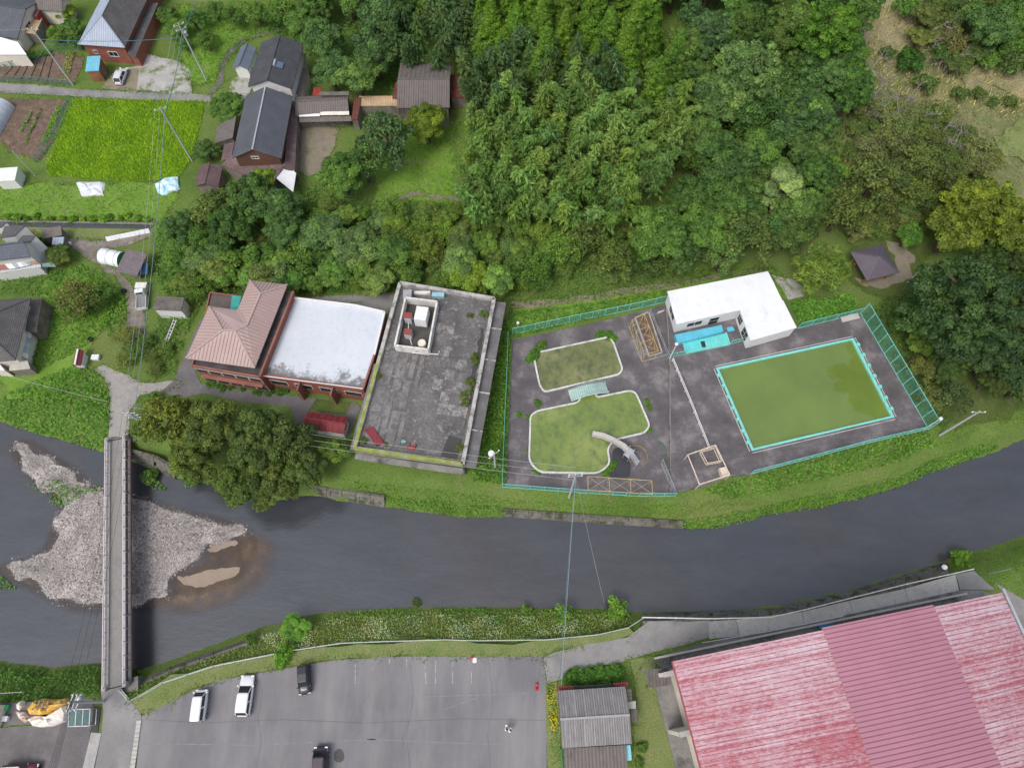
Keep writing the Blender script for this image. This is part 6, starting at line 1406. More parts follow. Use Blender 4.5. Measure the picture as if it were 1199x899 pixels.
# around the houses
T(263, 122, 20, 'round_b', MD, 'round green tree at the lane end beside the dark gabled house', hmul=.7); T(240, 173, 17, 'round_b', (.05,.085,.026), 'round green tree between the rice field and the brown shed', hmul=.7)
for x, y, r, k, c in [(210,262,24,'round_b',BG),(250,240,28,'loose',(.075,.10,.035)),(292,225,30,'round',(.05,.088,.028)),(325,238,26,'round_c',BG),(270,262,28,'round_b',DK),(330,265,24,'round_b',BG),(235,275,20,'loose',MD)]:
    T(x, y, r, k, c, 'dark green tree in the thicket south of the dark gabled house', group='thicket south of the gabled house')
T(305, 208, 17, 'round', YG, 'bright yellow green tree against the skirt roof of the gabled house', hmul=.8)
T(452, 155, 34, 'loose', (.046, .078, .038), 'blue green tree in front of the covered walk'); T(398, 198, 27, 'round_b', MD, 'leafy green tree below the barn yard'); T(425, 185, 24, 'loose', (.06,.10,.035), 'loose green tree beside the bright meadow')
T(497, 138, 25, 'round_b', (.085, .115, .018), 'round yellow green tree in front of the barn'); T(417, 84, 25, 'round', (.075, .12, .04), 'round pale green tree behind the long shed'); T(385, 75, 22, 'round_c', BG, 'dark green tree behind the two storey house')
T(436, 55, 24, 'round_c', (.045,.08,.035), 'dark green tree at the bamboo edge behind the long shed'); T(375, 40, 26, 'round', BG, 'dark green tree at the wood edge above the two storey house')
for x, y, r, k, c, l in [(82,30,14,'round',MD,'green tree beside the brick house'),(75,12,13,'round_b',YG,'citrus tree with yellow fruit beside the storehouse'),(62,38,12,'loose',LT,'small light green garden tree below the storehouse'),(88,45,10,'round_b',DK,'dark garden tree beside the pale blue roof')]: T(x, y, r, k, c, l, hmul=.7)
for x, y, r in [(205,30,14),(225,20,16),(240,45,14),(195,15,12),(250,10,14),(215,50,10),(270,15,14),(330,10,20),(300,12,16),(350,22,18)]: T(x, y, r, random.choice(['loose','round']), vary(MD), 'green tree on the slope behind the lane poles', group='trees behind the lane poles', hmul=.7)
# middle strip
for x, y, r in [(372,268,25),(415,285,26),(455,288,25),(497,288,24),(540,300,27),(350,300,22),(395,312,20),(440,318,17),(478,315,18),(585,322,24),(625,318,26),(520,322,16),(560,335,14)]:
    T(x, y, r, random.choice(['round', 'loose', 'round_c', 'loose_b']), vary(random.choice([MD, LT, GR, (.08,.115,.03)])), 'leafy green tree in the belt behind the flat roofed buildings', group='tree belt behind the flat roofed buildings', hmul=.8)
for x, y, r in [(235,300,22),(265,302,22),(300,298,22),(325,305,18),(205,300,18),(215,322,16),(250,320,16)]:
    T(x, y, r, random.choice(['round', 'loose']), vary(random.choice([MD, LT, GR])), 'light green tree on the slope above the annex roof', group='trees above the annex', hmul=.7)
T(548, 318, 24, 'round', YG, 'yellow green tree leaning over the concrete rooftop corner', hmul=.9)
for x, y, r, k, c, l in [(690,268,30,'loose',OL,'olive tree at the lower bamboo edge'),(720,300,28,'loose',(.075,.10,.03),'loose olive tree with pinkish blooms behind the wading pools'),(770,268,36,'round',MD,'broad green tree between bamboo and pool house'),(660,290,26,'loose_b',LT,'light green tree above the grass track'),(800,292,26,'round_b',(.05,.082,.026),'dark green tree above the pool house track'),(765,300,20,'loose',OL,'small olive tree behind the pool house'),(830,262,30,'round',MD,'green tree at the wood edge behind the pool house'),(848,295,22,'loose',GR,'grey green tree above the pool house roof')]: T(x, y, r, k, c, l)
# cedars
for x, y, r, k in [(570,-20,24,'cone'),(600,-14,24,'cone_b'),(632,-18,24,'cone'),(665,-12,22,'cone_b'),(700,-16,24,'cone'),(735,-18,24,'cone_b'),(765,-10,22,'cone'),(575,12,22,'cone'),(605,20,24,'cone_b'),(635,10,22,'cone'),(590,42,20,'cone_b'),(640,45,22,'cone'),(715,22,24,'cone_b'),(745,12,24,'cone'),(735,42,24,'cone'),(690,30,18,'cone_b'),(765,30,18,'cone'),(662,22,20,'cone'),(620,60,16,'cone_b'),(700,55,16,'cone')]:
    T(x, y, r*1.15, k, vary(CED, .12), 'bright yellow green cedar in the stand at the top of the wood', 'cedar_tree', group='cedars above the bamboo', hmul=.95)
T(772, 78, 24, 'cone', CED, 'tall pointed yellow green cedar standing clear beside the bamboo', 'cedar_tree'); T(797, 45, 22, 'cone_b', (.055,.10,.02), 'green pointed cedar beside the pale forest trees', 'cedar_tree')
T(678, 12, 16, 'pine', (.06, .095, .06), 'blue grey pine between the cedars', 'pine_tree')
# big forest trees
for x, y, r, k, c, l in [(880,72,42,'dense_b',GR,'large grey green tree with layered clumps in the forest'),(845,110,32,'round_c',(.065,.105,.04),'grey green forest tree above the bamboo edge'),(975,22,38,'dense_b',(.05,.10,.015),'bright green broad crowned tree at the upper forest edge'),(992,60,24,'round_b',(.055,.10,.018),'bright green tree beside the dry slope'),(945,130,40,'dense',(.038,.070,.03),'large dark rounded tree with small clumps in the forest'),(965,78,30,'dense_b',BG,'dark blue green tree behind the large rounded tree'),(918,215,32,'pine',(.105,.14,.062),'pale grey green layered tree in the forest'),(970,195,22,'round',(.07,.115,.02),'yellow green tree beside the pale layered tree'),(890,165,30,'round_c',MD,'mid green forest tree above the pale layered tree'),(872,270,34,'loose',OL,'wide olive tree at the forest foot'),(930,262,30,'round_b',(.045,.07,.022),'dark olive tree above the willow like tree'),(992,238,36,'loose_b',(.07,.09,.03),'loose olive tree above the gazebo clearing'),(1030,205,34,'loose_b',(.075,.095,.035),'loose olive tree below the bare branches'),(835,30,30,'dense_b',(.045,.08,.04),'dark blue green tree at the top of the forest'),(850,190,34,'round',(.04,.075,.025),'dark green tree beside the bamboo'),(822,150,28,'round_c',(.06,.095,.03),'green tree behind the bamboo edge'),(810,225,30,'round_b',DK,'dark green round tree at the bamboo foot'),(1158,235,44,'dense_b',(.085,.105,.016),'broad yellow olive tree above the big dark tree'),(1125,262,32,'round',(.08,.10,.02),'yellow olive tree beside the gazebo clearing'),(1195,262,34,'round_c',(.075,.098,.018),'yellow olive tree at the east edge'),(1188,410,36,'dense_b',(.028,.05,.022),'dark evergreen tree beyond the very large evergreen'),(1085,345,24,'round_b',DK,'dark tree at the foot of the very large evergreen'),(965,312,34,'willow',(.10,.14,.034),'pale weeping tree beside the gazebo'),(1080,430,17,'loose',(.095,.10,.035),'tan yellow tree beside the tall green fence'),(1082,398,16,'round',(.075,.115,.025),'small bright green tree beside the tall green fence'),(1120,462,22,'loose',(.055,.075,.035),'grey green tree near the leaning grey pole'),(1094,462,15,'loose',(.08,.095,.035),'olive tree at the fence corner by the river'),(1062,372,16,'round_b',DK,'dark green bushy tree behind the tall green fence'),(1108,428,20,'round_b',(.045,.075,.026),'dark green tree under the very large evergreen')]:
    T(x, y, r, k, c, l, 'pine_tree' if k == 'pine' else 'broadleaf_tree')
T(1132, 352, 66, 'dense', (.030,.054,.022), 'very large dark evergreen tree east of the big pool', hmul=1.35)
for x, y, r in [(1050,160,22),(1080,185,26),(1110,200,26),(1075,225,26),(1040,235,22),(1005,200,22),(1095,160,18),(1020,170,18),(1150,190,20),(1115,235,22),(1060,255,18),(1010,255,20)]:
    T(x, y, r, 'loose_b', vary(random.choice([(.085,.095,.04),(.10,.10,.05),(.07,.09,.03)])), 'sparse brownish olive tree on the slope above the gazebo', group='sparse olive trees above the gazebo', hmul=.8)
for x, y, r, k in [(1030,70,24,'dead_b'),(1085,130,24,'dead'),(1110,150,22,'dead_b'),(1120,60,22,'dead'),(1075,105,22,'dead'),(1030,95,24,'dead'),(1062,118,26,'dead_b'),(1045,125,22,'dead'),(1128,160,24,'dead_b'),(1145,172,20,'dead'),(1100,25,22,'dead_b'),(1022,120,18,'dead')]:
    T(x, y, r, k, BR, 'bare grey leafless tree on the dry slope', 'bare_tree', group='bare trees on the dry slope')
for x, y, r, k, c in [(1165,25,30,'round',BG),(1190,10,26,'round_b',MD),(1140,15,22,'loose_b',GR),(1120,45,18,'loose_b',BR),(1180,50,16,'shrub_b',MD),(1150,60,16,'shrub',MD)]:
    T(x, y, r, k, c, 'green bushy tree at the upper corner of the dry slope', group='trees at the upper corner of the dry slope')
T(1070, 70, 16, 'shrub', (.03,.07,.015), 'dark round bush on the dry slope', 'bush', 'bush')
for x, y, r in [(1125,108,10),(1148,108,10),(1165,118,8),(1185,118,9),(1100,130,12),(1085,95,14),(1040,60,10)]: T(x, y, r, 'shrub_b', vary(OL), 'low olive scrub on the dry slope', 'bush', 'bush', 'scrub on the dry slope')
placed = []
def fill(poly_px, spacing, keys, cols, label, group, n=400, rr=(22, 34), hm=(.85, 1.1), name='broadleaf_tree', cat='tree'):
    rnd = random.Random(len(placed)+3); xs = [q[0] for q in poly_px]; ys = [q[1] for q in poly_px]; got = 0
    for _ in range(n):
        x, y = rnd.uniform(min(xs), max(xs)), rnd.uniform(min(ys), max(ys))
        if not inside(poly_px, np.array([x]), np.array([y]))[0]: continue
        if any((x-a)**2+((y-b)*1.2)**2 < spacing**2 for a, b in placed): continue
        placed.append((x, y)); T(x, y, rnd.uniform(*rr), rnd.choice(keys), vary(rnd.choice(cols)), label, name, cat, group=group, hmul=rnd.uniform(*hm)); got += 1
    return got
fill([(195,250),(350,235),(440,240),(560,244),(660,258),(790,262),(800,312),(660,322),(560,338),(480,328),(350,332),(240,338),(190,330)], 17, ['loose','round','loose_b','round_c'], [LT, MD, GR, (.085,.125,.03), (.09,.12,.04)], 'light green bush in the thicket between meadow and flat roofed buildings', 'thicket between the meadow and the flat roofed buildings', rr=(12, 19), hm=(.55, .85), n=900, name='thicket_bush', cat='bush')
fill([(1005,110),(1110,135),(1170,185),(1140,245),(1085,262),(1000,268),(995,180)], 17, ['loose_b','loose'], [(.085,.105,.04),(.10,.11,.05),(.075,.10,.032)], 'wispy olive green tree on the scrubby slope above the gazebo', 'wispy trees on the scrubby slope', rr=(12, 19), hm=(.5, .8), n=700, name='scrub_tree')
fill([(1060,0),(1199,-10),(1210,70),(1120,70),(1075,45)], 20, ['loose_b','round','shrub_b'], [(.085,.105,.04),MD,OL], 'olive green bushy tree at the top of the dry slope', 'bushy trees at the top of the dry slope', rr=(12, 20), hm=(.6, .9))
fill([(330,-60),(1020,-60),(1010,-20),(780,-12),(560,-20),(520,15),(330,8)], 30, ['round','round_b','round_c','dense_b'], [DK, MD, BG], 'dark green tree along the upper forest edge', 'trees along the upper forest edge')
fill([(800,0),(1010,-20),(1005,90),(1000,230),(960,260),(860,270),(800,250),(790,150),(810,100)], 30, ['round','round_b','round_c','dense_b','loose'], [DK, MD, BG, (.045,.08,.022), (.06,.10,.03)], 'forest tree filling the slope above the pool house', 'forest filling the slope above the pool house')
fill([(1020,230),(1120,215),(1110,270),(1060,275),(1000,272)], 26, ['loose_b','round'], [OL, MD], 'olive undergrowth tree above the gazebo clearing', 'undergrowth trees above the gazebo clearing', rr=(14, 20))
fill([(1150,270),(1230,270),(1230,450),(1160,450),(1120,420)], 34, ['dense_b','round_b'], [DK, (.04,.06,.02)], 'dark tree beside the very large evergreen', 'dark trees beside the very large evergreen', rr=(20, 28))
# bamboo
def bamboo_patch(poly_px, spacing, label, group, cols, n=1500, hs=(.8, 1.1)):
    rnd = random.Random(11); pl = []; xs = [q[0] for q in poly_px]; ys = [q[1] for q in poly_px]
    for _ in range(n):
        x, y = rnd.uniform(min(xs), max(xs)), rnd.uniform(min(ys), max(ys))
        if not inside(poly_px, np.array([x]), np.array([y]))[0] or any((x-a)**2+(y-b)**2 < spacing**2 for a, b in pl): continue
        pl.append((x, y)); s = rnd.uniform(*hs); k = 'bamboo%d' % rnd.randrange(4); b = G(x, y, 9*s); g = H1(b.x, b.y)
        o = plant(k, (b.x, b.y, g-.2), s*1.12, vary(rnd.choice(cols), .15), 'bamboo', label, 'bamboo', group)
    return len(pl)
BC = [(.095,.150,.045), (.085,.140,.04), (.105,.155,.048), (.08,.13,.045), (.10,.15,.04)]
nb1 = bamboo_patch([(553,120),(600,108),(650,98),(760,100),(800,120),(795,165),(770,215),(740,240),(690,255),(640,240),(570,240),(548,225),(552,170)], 11.5, 'arching green bamboo in the dense grove above the wading pools', 'bamboo grove above the wading pools', BC)
nb2 = bamboo_patch([(440,20),(560,10),(575,60),(660,60),(720,70),(760,90),(650,100),(555,118),(535,60),(470,60)], 13, 'dark green bamboo in the strip behind the barn and cedars', 'bamboo behind the barn', [(.05,.085,.035), (.06,.095,.04), (.045,.078,.036)], hs=(.85, 1.1))
print('bamboo', nb1, nb2)
# hedges, shrubs
for k, (x, y) in enumerate([(672,795),(684,790),(697,791),(708,787),(720,786),(690,797),(705,797)]): T(x, y, 11, 'shrub', (.05,.115,.018), 'leafy green shrub of the hedge behind the workshop', 'shrub', 'shrub', 'hedge shrubs behind the workshop', hmul=.8)
for x, y, r in [(752,880),(748,868),(757,893)] and [(752,877,8),(750,893,7)]: T(x, y, r, 'shrub', LT, 'small green shrub on the hall lawn', 'shrub', 'shrub', 'shrubs on the hall lawn')
T(345, 735, 17, 'round', (.075,.15,.025), 'bright green riverside bush tree opposite the gravel bar', 'riverside_tree', hmul=.5); T(330, 765, 13, 'shrub', (.09,.17,.02), 'bright green bush between pipe rail and parking lot', 'bush', 'bush'); T(292, 748, 7, 'shrub_b', MD, 'small bush on the wall end below the verge', 'bush', 'bush')
T(660, 718, 13, 'shrub_b', LT, 'light green bush on the bank under the river cable', 'bush', 'bush'); T(722, 712, 15, 'shrub_b', (.085,.15,.03), 'light green bush at the end of the white guardrail', 'bush', 'bush'); T(487, 706, 6, 'shrub', OL, 'small round bush at the water beside the verge', 'bush', 'bush'); T(617, 715, 8, 'shrub', LT, 'low green bush on the bank above the water', 'bush', 'bush')
T(1128, 655, 13, 'shrub', (.07,.13,.02), 'green bush at the east end of the white guardrail', 'bush', 'bush'); T(160, 790, 8, 'shrub', DK, 'dark bush beside the south bridge end', 'bush', 'bush')
for x, y in [(20,253),(30,255),(42,253),(58,256),(72,254),(84,255),(95,256),(108,255),(120,256),(128,254),(140,254),(148,252),(160,254),(172,256),(8,254)]: T(x, y, random.uniform(4, 6), 'shrub', vary((.085,.16,.022), .25), 'round light green shrub in the row above the canal', 'shrub', 'shrub', 'shrub row above the canal')
for k in range(11): x = 2+k*5.2; T(x, 73-k*1.2, 4.5, 'shrub', vary((.09,.15,.02)), 'clipped yellow green hedge shrub above the upper vegetable plot', 'shrub', 'shrub', 'hedge above the upper vegetable plot')
for x, y, r, l in [(635,410,6,'tuft of leaves at the upper corner of the small wading pool'),(708,393,7,'broad leafy clump at the east corner of the small wading pool')]: pass
def clump(x, y, r, l, c=(.06,.125,.02), grp=None): T(x, y, r, 'shrub', c, l, 'weed_clump', 'weeds', grp, hmul=.7)
p = zF
for x, y, r in [(150,280,8),(180,250,7),(140,300,6),(170,470,5),(95,515,4),(130,525,4),(440,205,6),(465,215,5),(405,207,5),(415,200,4),(590,465,4),(597,490,4),(603,575,4),(430,740,5),(460,705,5),(450,725,5),(150,735,4),(210,740,4),(170,745,3),(128,660,3)]: clump(*p(x, y), r, 'leafy weed clump growing at a wading pool rim', vary((.06,.125,.02)), 'weed clumps at the wading pool rims')
for x, y, r in [(290,515,5),(325,590,5),(345,635,4),(310,560,3)]: clump(*zY(x, y), r, 'weed clump growing along the white pool railing', vary((.06,.125,.02)), 'weed clumps along the white railing')
for x, y, r in [(90,716,5),(180,730,3),(540,380,6),(545,400,5),(520,480,6),(515,520,5),(500,560,6),(495,530,5),(480,745,5),(150,455,4),(265,205,2),(520,210,4),(575,205,5)]:
    b = W(*zE(x, y), zt); sc = r/ppm(*zE(x, y), zt)/1.3; plant('shrub_b', (b.x, b.y, zt), sc, vary((.06,.085,.022)), 'weed_clump', 'scruffy weed clump growing on the concrete rooftop', 'weeds', 'weed clumps on the concrete rooftop', szr=.7)
for x, y, r in [(210,560,7),(235,562,7),(350,572,5),(300,575,5),(260,578,5),(420,590,7),(470,590,7),(520,585,7),(540,578,6),(620,600,6)]: clump(*zD(x, y), r*.9, 'green garden shrub below the brick annex wall', vary((.05,.10,.02)), 'garden shrubs below the annex')

# ------------------------------------------------------------------ ground cover
def noise2(x, y, s, seed):
    return .5+.25*(np.sin(x*s+seed)*np.cos(y*s*1.13-seed*1.7)+np.sin(x*s*2.3+y*s*1.7+seed*.6)*.6+np.cos(y*s*3.1-x*s*1.9)*.4)
def cover(poly, name, label, cat, dens, h, size, col, kind='leaf', seed=1, zf=None, mtl=None, patch=0., clip=True):
    rng = np.random.default_rng(seed); n = int(area(poly)*dens); q = scatter_pts(poly, n, rng); x, y = q[:, 0], q[:, 1]
    nz = noise2(x, y, .55, seed)
    if patch: ok = nz > patch+.12*rng.normal(size=n); x, y, nz = x[ok], y[ok], nz[ok]
    n = len(x); z = hz(x, y) if zf is None else zf(x, y)
    if kind == 'leaf':
        hh = h*(.25+.9*nz)*rng.random(n)**.5; P = np.stack([x, y, z+hh], 1); N = unit(np.stack([rng.normal(size=n)*.55, rng.normal(size=n)*.55, np.ones(n)], 1)); U, V = leaf_axes(N, size*(.6+.8*rng.random(n)), rng, .7); me = quads_mesh(name, P, U, V, 'leaf')
    else:
        a = rng.random(n)*6.283; hh = h*(.5+.8*nz)*(.5+.8*rng.random(n)); lean = rng.normal(size=(n, 2))*.45
        P = np.stack([x, y, z-.03], 1); U = np.stack([np.cos(a), np.sin(a), np.zeros(n)], 1)*(size*(.5+.8*rng.random(n)))[:, None]; V = np.stack([lean[:, 0]*hh, lean[:, 1]*hh, hh], 1); me = quads_mesh(name, P, U, V, 'blade')
    me.materials.append(mtl or LEAF); o = link(name, me, None); o.color = (*col, 1); return stuff(o, label, cat)
def cpx(pxs, *a, **k): return cover([tuple(q[:2]) for q in PG(pxs)], *a, **k)
cpx([zE(*q) for q in [(640,150),(690,290),(685,400),(680,560),(665,890),(530,880),(545,700),(590,400)]], 'ivy', 'thick ivy strip between the concrete building and the wading pool fence', 'ivy', 38, .8, .17, (.062,.125,.02), seed=2)
cpx([(590,392),(598,366),(690,356),(780,340),(781,350),(690,374),(600,396)], 'kudzu', 'leafy kudzu along the turquoise fence behind the wading pools', 'kudzu', 22, .6, .17, (.055,.115,.020), seed=3)
cpx([(545,318),(640,320),(770,318),(905,312),(925,330),(850,325),(740,345),(600,362),(560,350)], 'undergrowth', 'leafy undergrowth along the wood edge above the grass track', 'undergrowth', 12, .6, .16, (.055,.10,.024), seed=4)
cpx([zD(*q) for q in [(510,60),(640,80),(1045,70),(1035,155),(850,160),(600,175),(545,150)]], 'undergrowth', 'leafy undergrowth behind the white roofed building', 'undergrowth', 20, .7, .18, (.05,.11,.022), seed=5)
cpx([(880,556),(960,532),(1040,512),(1085,505),(1100,520),(1040,545),(960,562),(890,580),(850,585),(820,575)], 'kudzu', 'dense kudzu on the bank below the big pool', 'kudzu', 24, .7, .18, (.068,.135,.022), seed=6)
cpx([(780,612),(830,606),(900,592),(960,580),(1020,568),(1060,556),(1090,540),(1150,520),(1170,525),(1120,545),(1085,556),(1060,568),(1020,581),(960,595),(900,603),(850,619),(800,620)], 'bank_weeds', 'leafy weeds trailing into the river below the big pool', 'weeds', 30, .6, .17, (.058,.125,.018), seed=7)
cpx([(400,560),(540,576),(600,584),(700,592),(800,590),(880,580),(890,590),(800,606),(700,602),(600,596),(540,600),(400,578)], 'bank_grass', 'bright grass on the river berm below the wading pools', 'grass', 26, .4, .06, (.085,.155,.022), kind='blade', seed=8)
cpx([(415,575),(460,582),(540,590),(585,594),(590,607),(540,606),(460,595),(400,586)], 'bank_weeds', 'bushy weeds on the river bank below the concrete building', 'weeds', 22, .6, .16, (.060,.125,.02), seed=9)
cpx([(0,470),(60,440),(100,425),(128,450),(130,500),(122,530),(78,517),(36,506),(0,494)], 'kudzu', 'mass of kudzu on the river bank left of the bridge', 'kudzu', 20, .9, .19, (.062,.135,.022), seed=10)
cpx([(0,440),(45,435),(95,410),(130,380),(150,350),(120,320),(90,308),(60,330),(50,345),(48,400),(0,440)], 'meadow_weeds', 'tall meadow weeds in the field around the red hut', 'weeds', 13, .6, .15, (.072,.15,.024), seed=11)
cpx([(0,325),(60,315),(80,320),(60,345),(0,347)], 'garden_weeds', 'leafy weeds between the two left houses', 'weeds', 15, .6, .15, (.055,.12,.022), seed=12)
cpx([(110,325),(150,350),(152,385),(130,400),(118,380),(135,355)], 'hedge_weeds', 'bright bushy weeds along the yard lane bend', 'weeds', 18, 1., .17, (.065,.135,.02), seed=13)
cpx([(180,260),(350,290),(350,330),(240,350),(215,400),(205,440),(180,445),(175,400),(195,350),(180,320)], 'scrub', 'green scrub covering the slope beside the annex', 'scrub', 14, .9, .18, (.062,.115,.028), seed=14)
cpx([(118,778),(60,786),(0,778),(-20,776),(-20,820),(20,822),(60,815),(90,818),(118,812)], 'kudzu', 'kudzu on the south bank beside the bridge', 'kudzu', 24, .9, .17, (.045,.095,.02), seed=15)
cpx([(148,812),(200,784),(260,764),(330,745),(390,722),(480,716),(600,716),(740,720),(738,732),(690,744),(600,750),(500,749),(400,754),(330,763),(260,776),(200,794),(152,820)], 'bank_weeds', 'mixed weeds on the south bank above the river', 'weeds', 20, .55, .12, (.10,.15,.045), seed=16)
cpx([(300,745),(360,730),(420,722),(520,720),(700,722),(735,728),(690,740),(600,747),(420,748),(330,762)], 'pale_flowers', 'patches of pale silvery flowering weeds on the south bank', 'flowers', 70, .8, .055, (.33,.36,.31), seed=17, patch=.56)
cpx([(400,716),(480,712),(600,712),(740,716),(735,722),(600,720),(480,721),(400,726),(340,736),(345,726)], 'edge_weeds', 'bright green weeds along the south water edge', 'weeds', 20, .5, .14, (.07,.14,.025), seed=18, patch=.42)
cpx([(170,832),(225,806),(330,781),(470,767),(637,767),(690,752),(735,742),(700,744),(600,752),(500,751),(400,757),(300,772),(200,798)], 'verge_grass', 'short grass of the verge along the parking lot', 'grass', 24, .18, .045, (.12,.16,.045), kind='blade', seed=19)
cpx([(739,775),(765,770),(775,800),(800,870),(806,899),(745,899),(744,800)], 'lawn_grass', 'short grass of the lawn beside the hall', 'grass', 26, .14, .04, (.115,.16,.04), kind='blade', seed=20)
cpx([(440,190),(470,160),(520,130),(560,150),(560,235),(500,240),(440,232)], 'meadow_grass', 'bright green meadow grass in front of the barn', 'grass', 16, .4, .07, (.085,.175,.022), kind='blade', seed=21)
cpx([(-10,214),(210,214),(200,260),(-10,258)], 'terrace_weeds', 'grass and weeds on the terrace below the rice field', 'weeds', 14, .4, .07, (.095,.155,.035), kind='blade', seed=22)
cpx([(200,5),(330,0),(360,30),(330,45),(300,45),(262,75),(250,98),(225,105),(205,70)], 'slope_grass', 'long grass on the slope beside the footpath', 'grass', 14, .5, .08, (.08,.155,.022), kind='blade', seed=23)
cpx([(300,30),(470,20),(480,70),(460,110),(400,100),(355,60)], 'undergrowth', 'dense undergrowth behind the two storey house', 'undergrowth', 12, 1., .2, (.05,.105,.025), seed=24)
cpx([(550,240),(660,255),(780,250),(800,310),(650,330),(560,310),(360,280),(350,215),(440,235)], 'undergrowth', 'leafy undergrowth below the bamboo and meadow', 'undergrowth', 9, .9, .2, (.055,.105,.026), seed=25)
cpx([(1015,0),(1100,-20),(1220,-20),(1220,150),(1110,125),(1020,105)], 'dry_grass', 'tall dry tan grass on the slope at the upper right', 'grass', 9, .9, .08, (.30,.25,.15), kind='blade', seed=26, mtl=NEEDLE)
cpx([(1010,100),(1110,120),(1160,170),(1140,250),(1000,265),(1000,180)], 'slope_scrub', 'brownish scrub between the sparse trees', 'scrub', 14, 1., .15, (.085,.09,.042), seed=27)
cpx([(1040,345),(1070,350),(1080,420),(1110,500),(1090,500),(1050,430),(1010,370)], 'undergrowth', 'leafy undergrowth outside the tall green fence', 'undergrowth', 16, .8, .18, (.05,.085,.024), seed=28)
cpx([(925,352),(1000,345),(1003,366),(935,380)], 'garden_plants', 'bright leafy plants behind the turquoise fence near the gazebo', 'plants', 24, .6, .2, (.06,.15,.02), seed=29)
cpx([(1199,640),(1110,664),(1125,672),(1165,690),(1199,700)], 'corner_grass', 'bright grass at the east end of the hall lane', 'grass', 20, .25, .05, (.10,.17,.03), kind='blade', seed=30)
cpx([(1090,505),(1199,470),(1210,495),(1160,505),(1090,525)], 'glade_grass', 'grass in the glade below the very large evergreen', 'grass', 16, .3, .06, (.085,.15,.024), kind='blade', seed=31)
cpx([(800,0),(1010,0),(1005,250),(800,260),(790,120)], 'forest_floor', 'dark leafy forest floor plants', 'undergrowth', 4, 1.2, .25, (.035,.06,.02), seed=32)
cpx([zI(*q) for q in [(120,400),(230,375),(290,395),(405,405),(400,430),(310,455),(270,480),(215,475),(180,430)]], 'bar_weeds', 'green weeds growing on the gravel bar', 'weeds', 22, .5, .15, (.065,.135,.024), seed=33, zf=bar_h, patch=.4)
cpx([zI(*q) for q in [(0,740),(50,770),(80,800),(0,805)]], 'bar_weeds', 'patch of green weeds at the lower edge of the gravel bar', 'weeds', 22, .4, .15, (.065,.135,.024), seed=34, zf=lambda x, y: np.full(np.shape(x), ZW+.05))
cpx([zI(*q) for q in [(560,365),(610,365),(670,420),(610,415)]], 'bar_weeds', 'trailing green water weeds east of the bridge', 'weeds', 26, .3, .14, (.065,.13,.024), seed=35, zf=lambda x, y: np.full(np.shape(x), ZW+.05))
# rice field in planted rows
ric = PW([(86,116),(240,119),(234,150),(222,190),(208,210),(150,213),(60,207),(54,196),(66,165)])
sheet('rice_field', ric, mat('rice_soil', (.11, .19, .02), .95, .2, 1), z=.02)
rng = np.random.default_rng(50); rp = [tuple(q[:2]) for q in ric]
xs = np.arange(min(q[0] for q in rp), max(q[0] for q in rp), .27); ys = np.arange(min(q[1] for q in rp), max(q[1] for q in rp), .30)
gx, gy = np.meshgrid(xs, ys); gx = gx.ravel(); gy = gy.ravel(); gx = gx+rng.normal(size=gx.shape)*.05; gy = gy+rng.normal(size=gy.shape)*.035+.12*np.sin(gx*.5); ok = inside(rp, gx, gy) & (noise2(gx, gy, .9, 3) > .13); gx, gy = gx[ok], gy[ok]
gx, gy = np.repeat(gx, 3), np.repeat(gy, 3); n = len(gx); a = rng.random(n)*6.283; hh = .55+.15*rng.random(n)
P = np.stack([gx+rng.normal(size=n)*.03, gy+rng.normal(size=n)*.03, np.full(n, .02)], 1); U = np.stack([np.cos(a), np.sin(a), np.zeros(n)], 1)*.075; V = np.stack([rng.normal(size=n)*.26, rng.normal(size=n)*.22, hh*.8], 1)
me = quads_mesh('rice_plants', P, U, V, 'blade'); me.materials.append(LEAF); o = link('rice_plants', me, None); o.color = (.165, .245, .016, 1); stuff(o, 'bright yellow green rice plants standing in rows', 'rice')
# vegetable rows
for a, b, w, c, l in [((71,125),(52,168),1.1,(.08,.17,.02),'broad leafy row of bright vegetables beside the blue green net'),((38,131),(25,155),.6,(.09,.14,.05),'short pale green vegetable row'),((48,128),(30,170),.5,(.08,.12,.04),'thin vegetable row in the lower beds'),((84,62),(75,95),1.4,(.14,.15,.06),'yellowing crop rows in the upper vegetable plot')]:
    A_, B_ = W(*a), W(*b); d = (B_-A_).normalized(); s = Vector((-d.y, d.x, 0))*w/2; cover([tuple((q)[:2]) for q in (A_-s, B_-s, B_+s, A_+s)], 'vegetable_row', l, 'vegetables', 40, .5, .15, c, seed=int(a[0]))
# yellow flower strip
fp = [tuple(q[:2]) for q in PW([(639,801),(651,798),(652,830),(653,852),(646,858),(643,840)])]
cover(fp, 'flower_leaves', 'green leaves of the flower strip by the workshop', 'plants', 40, .4, .12, (.07,.11,.02), seed=60); cover(fp, 'yellow_flowers', 'yellow blooming flower strip beside the workshop', 'flowers', 60, .7, .09, (.28,.23,.006), seed=61, patch=.3)
cpx([(644,858),(655,853),(658,899),(645,899)], 'verge_weeds', 'green weeds at the end of the yellow flower strip', 'weeds', 30, .3, .1, (.08,.14,.025), seed=62)
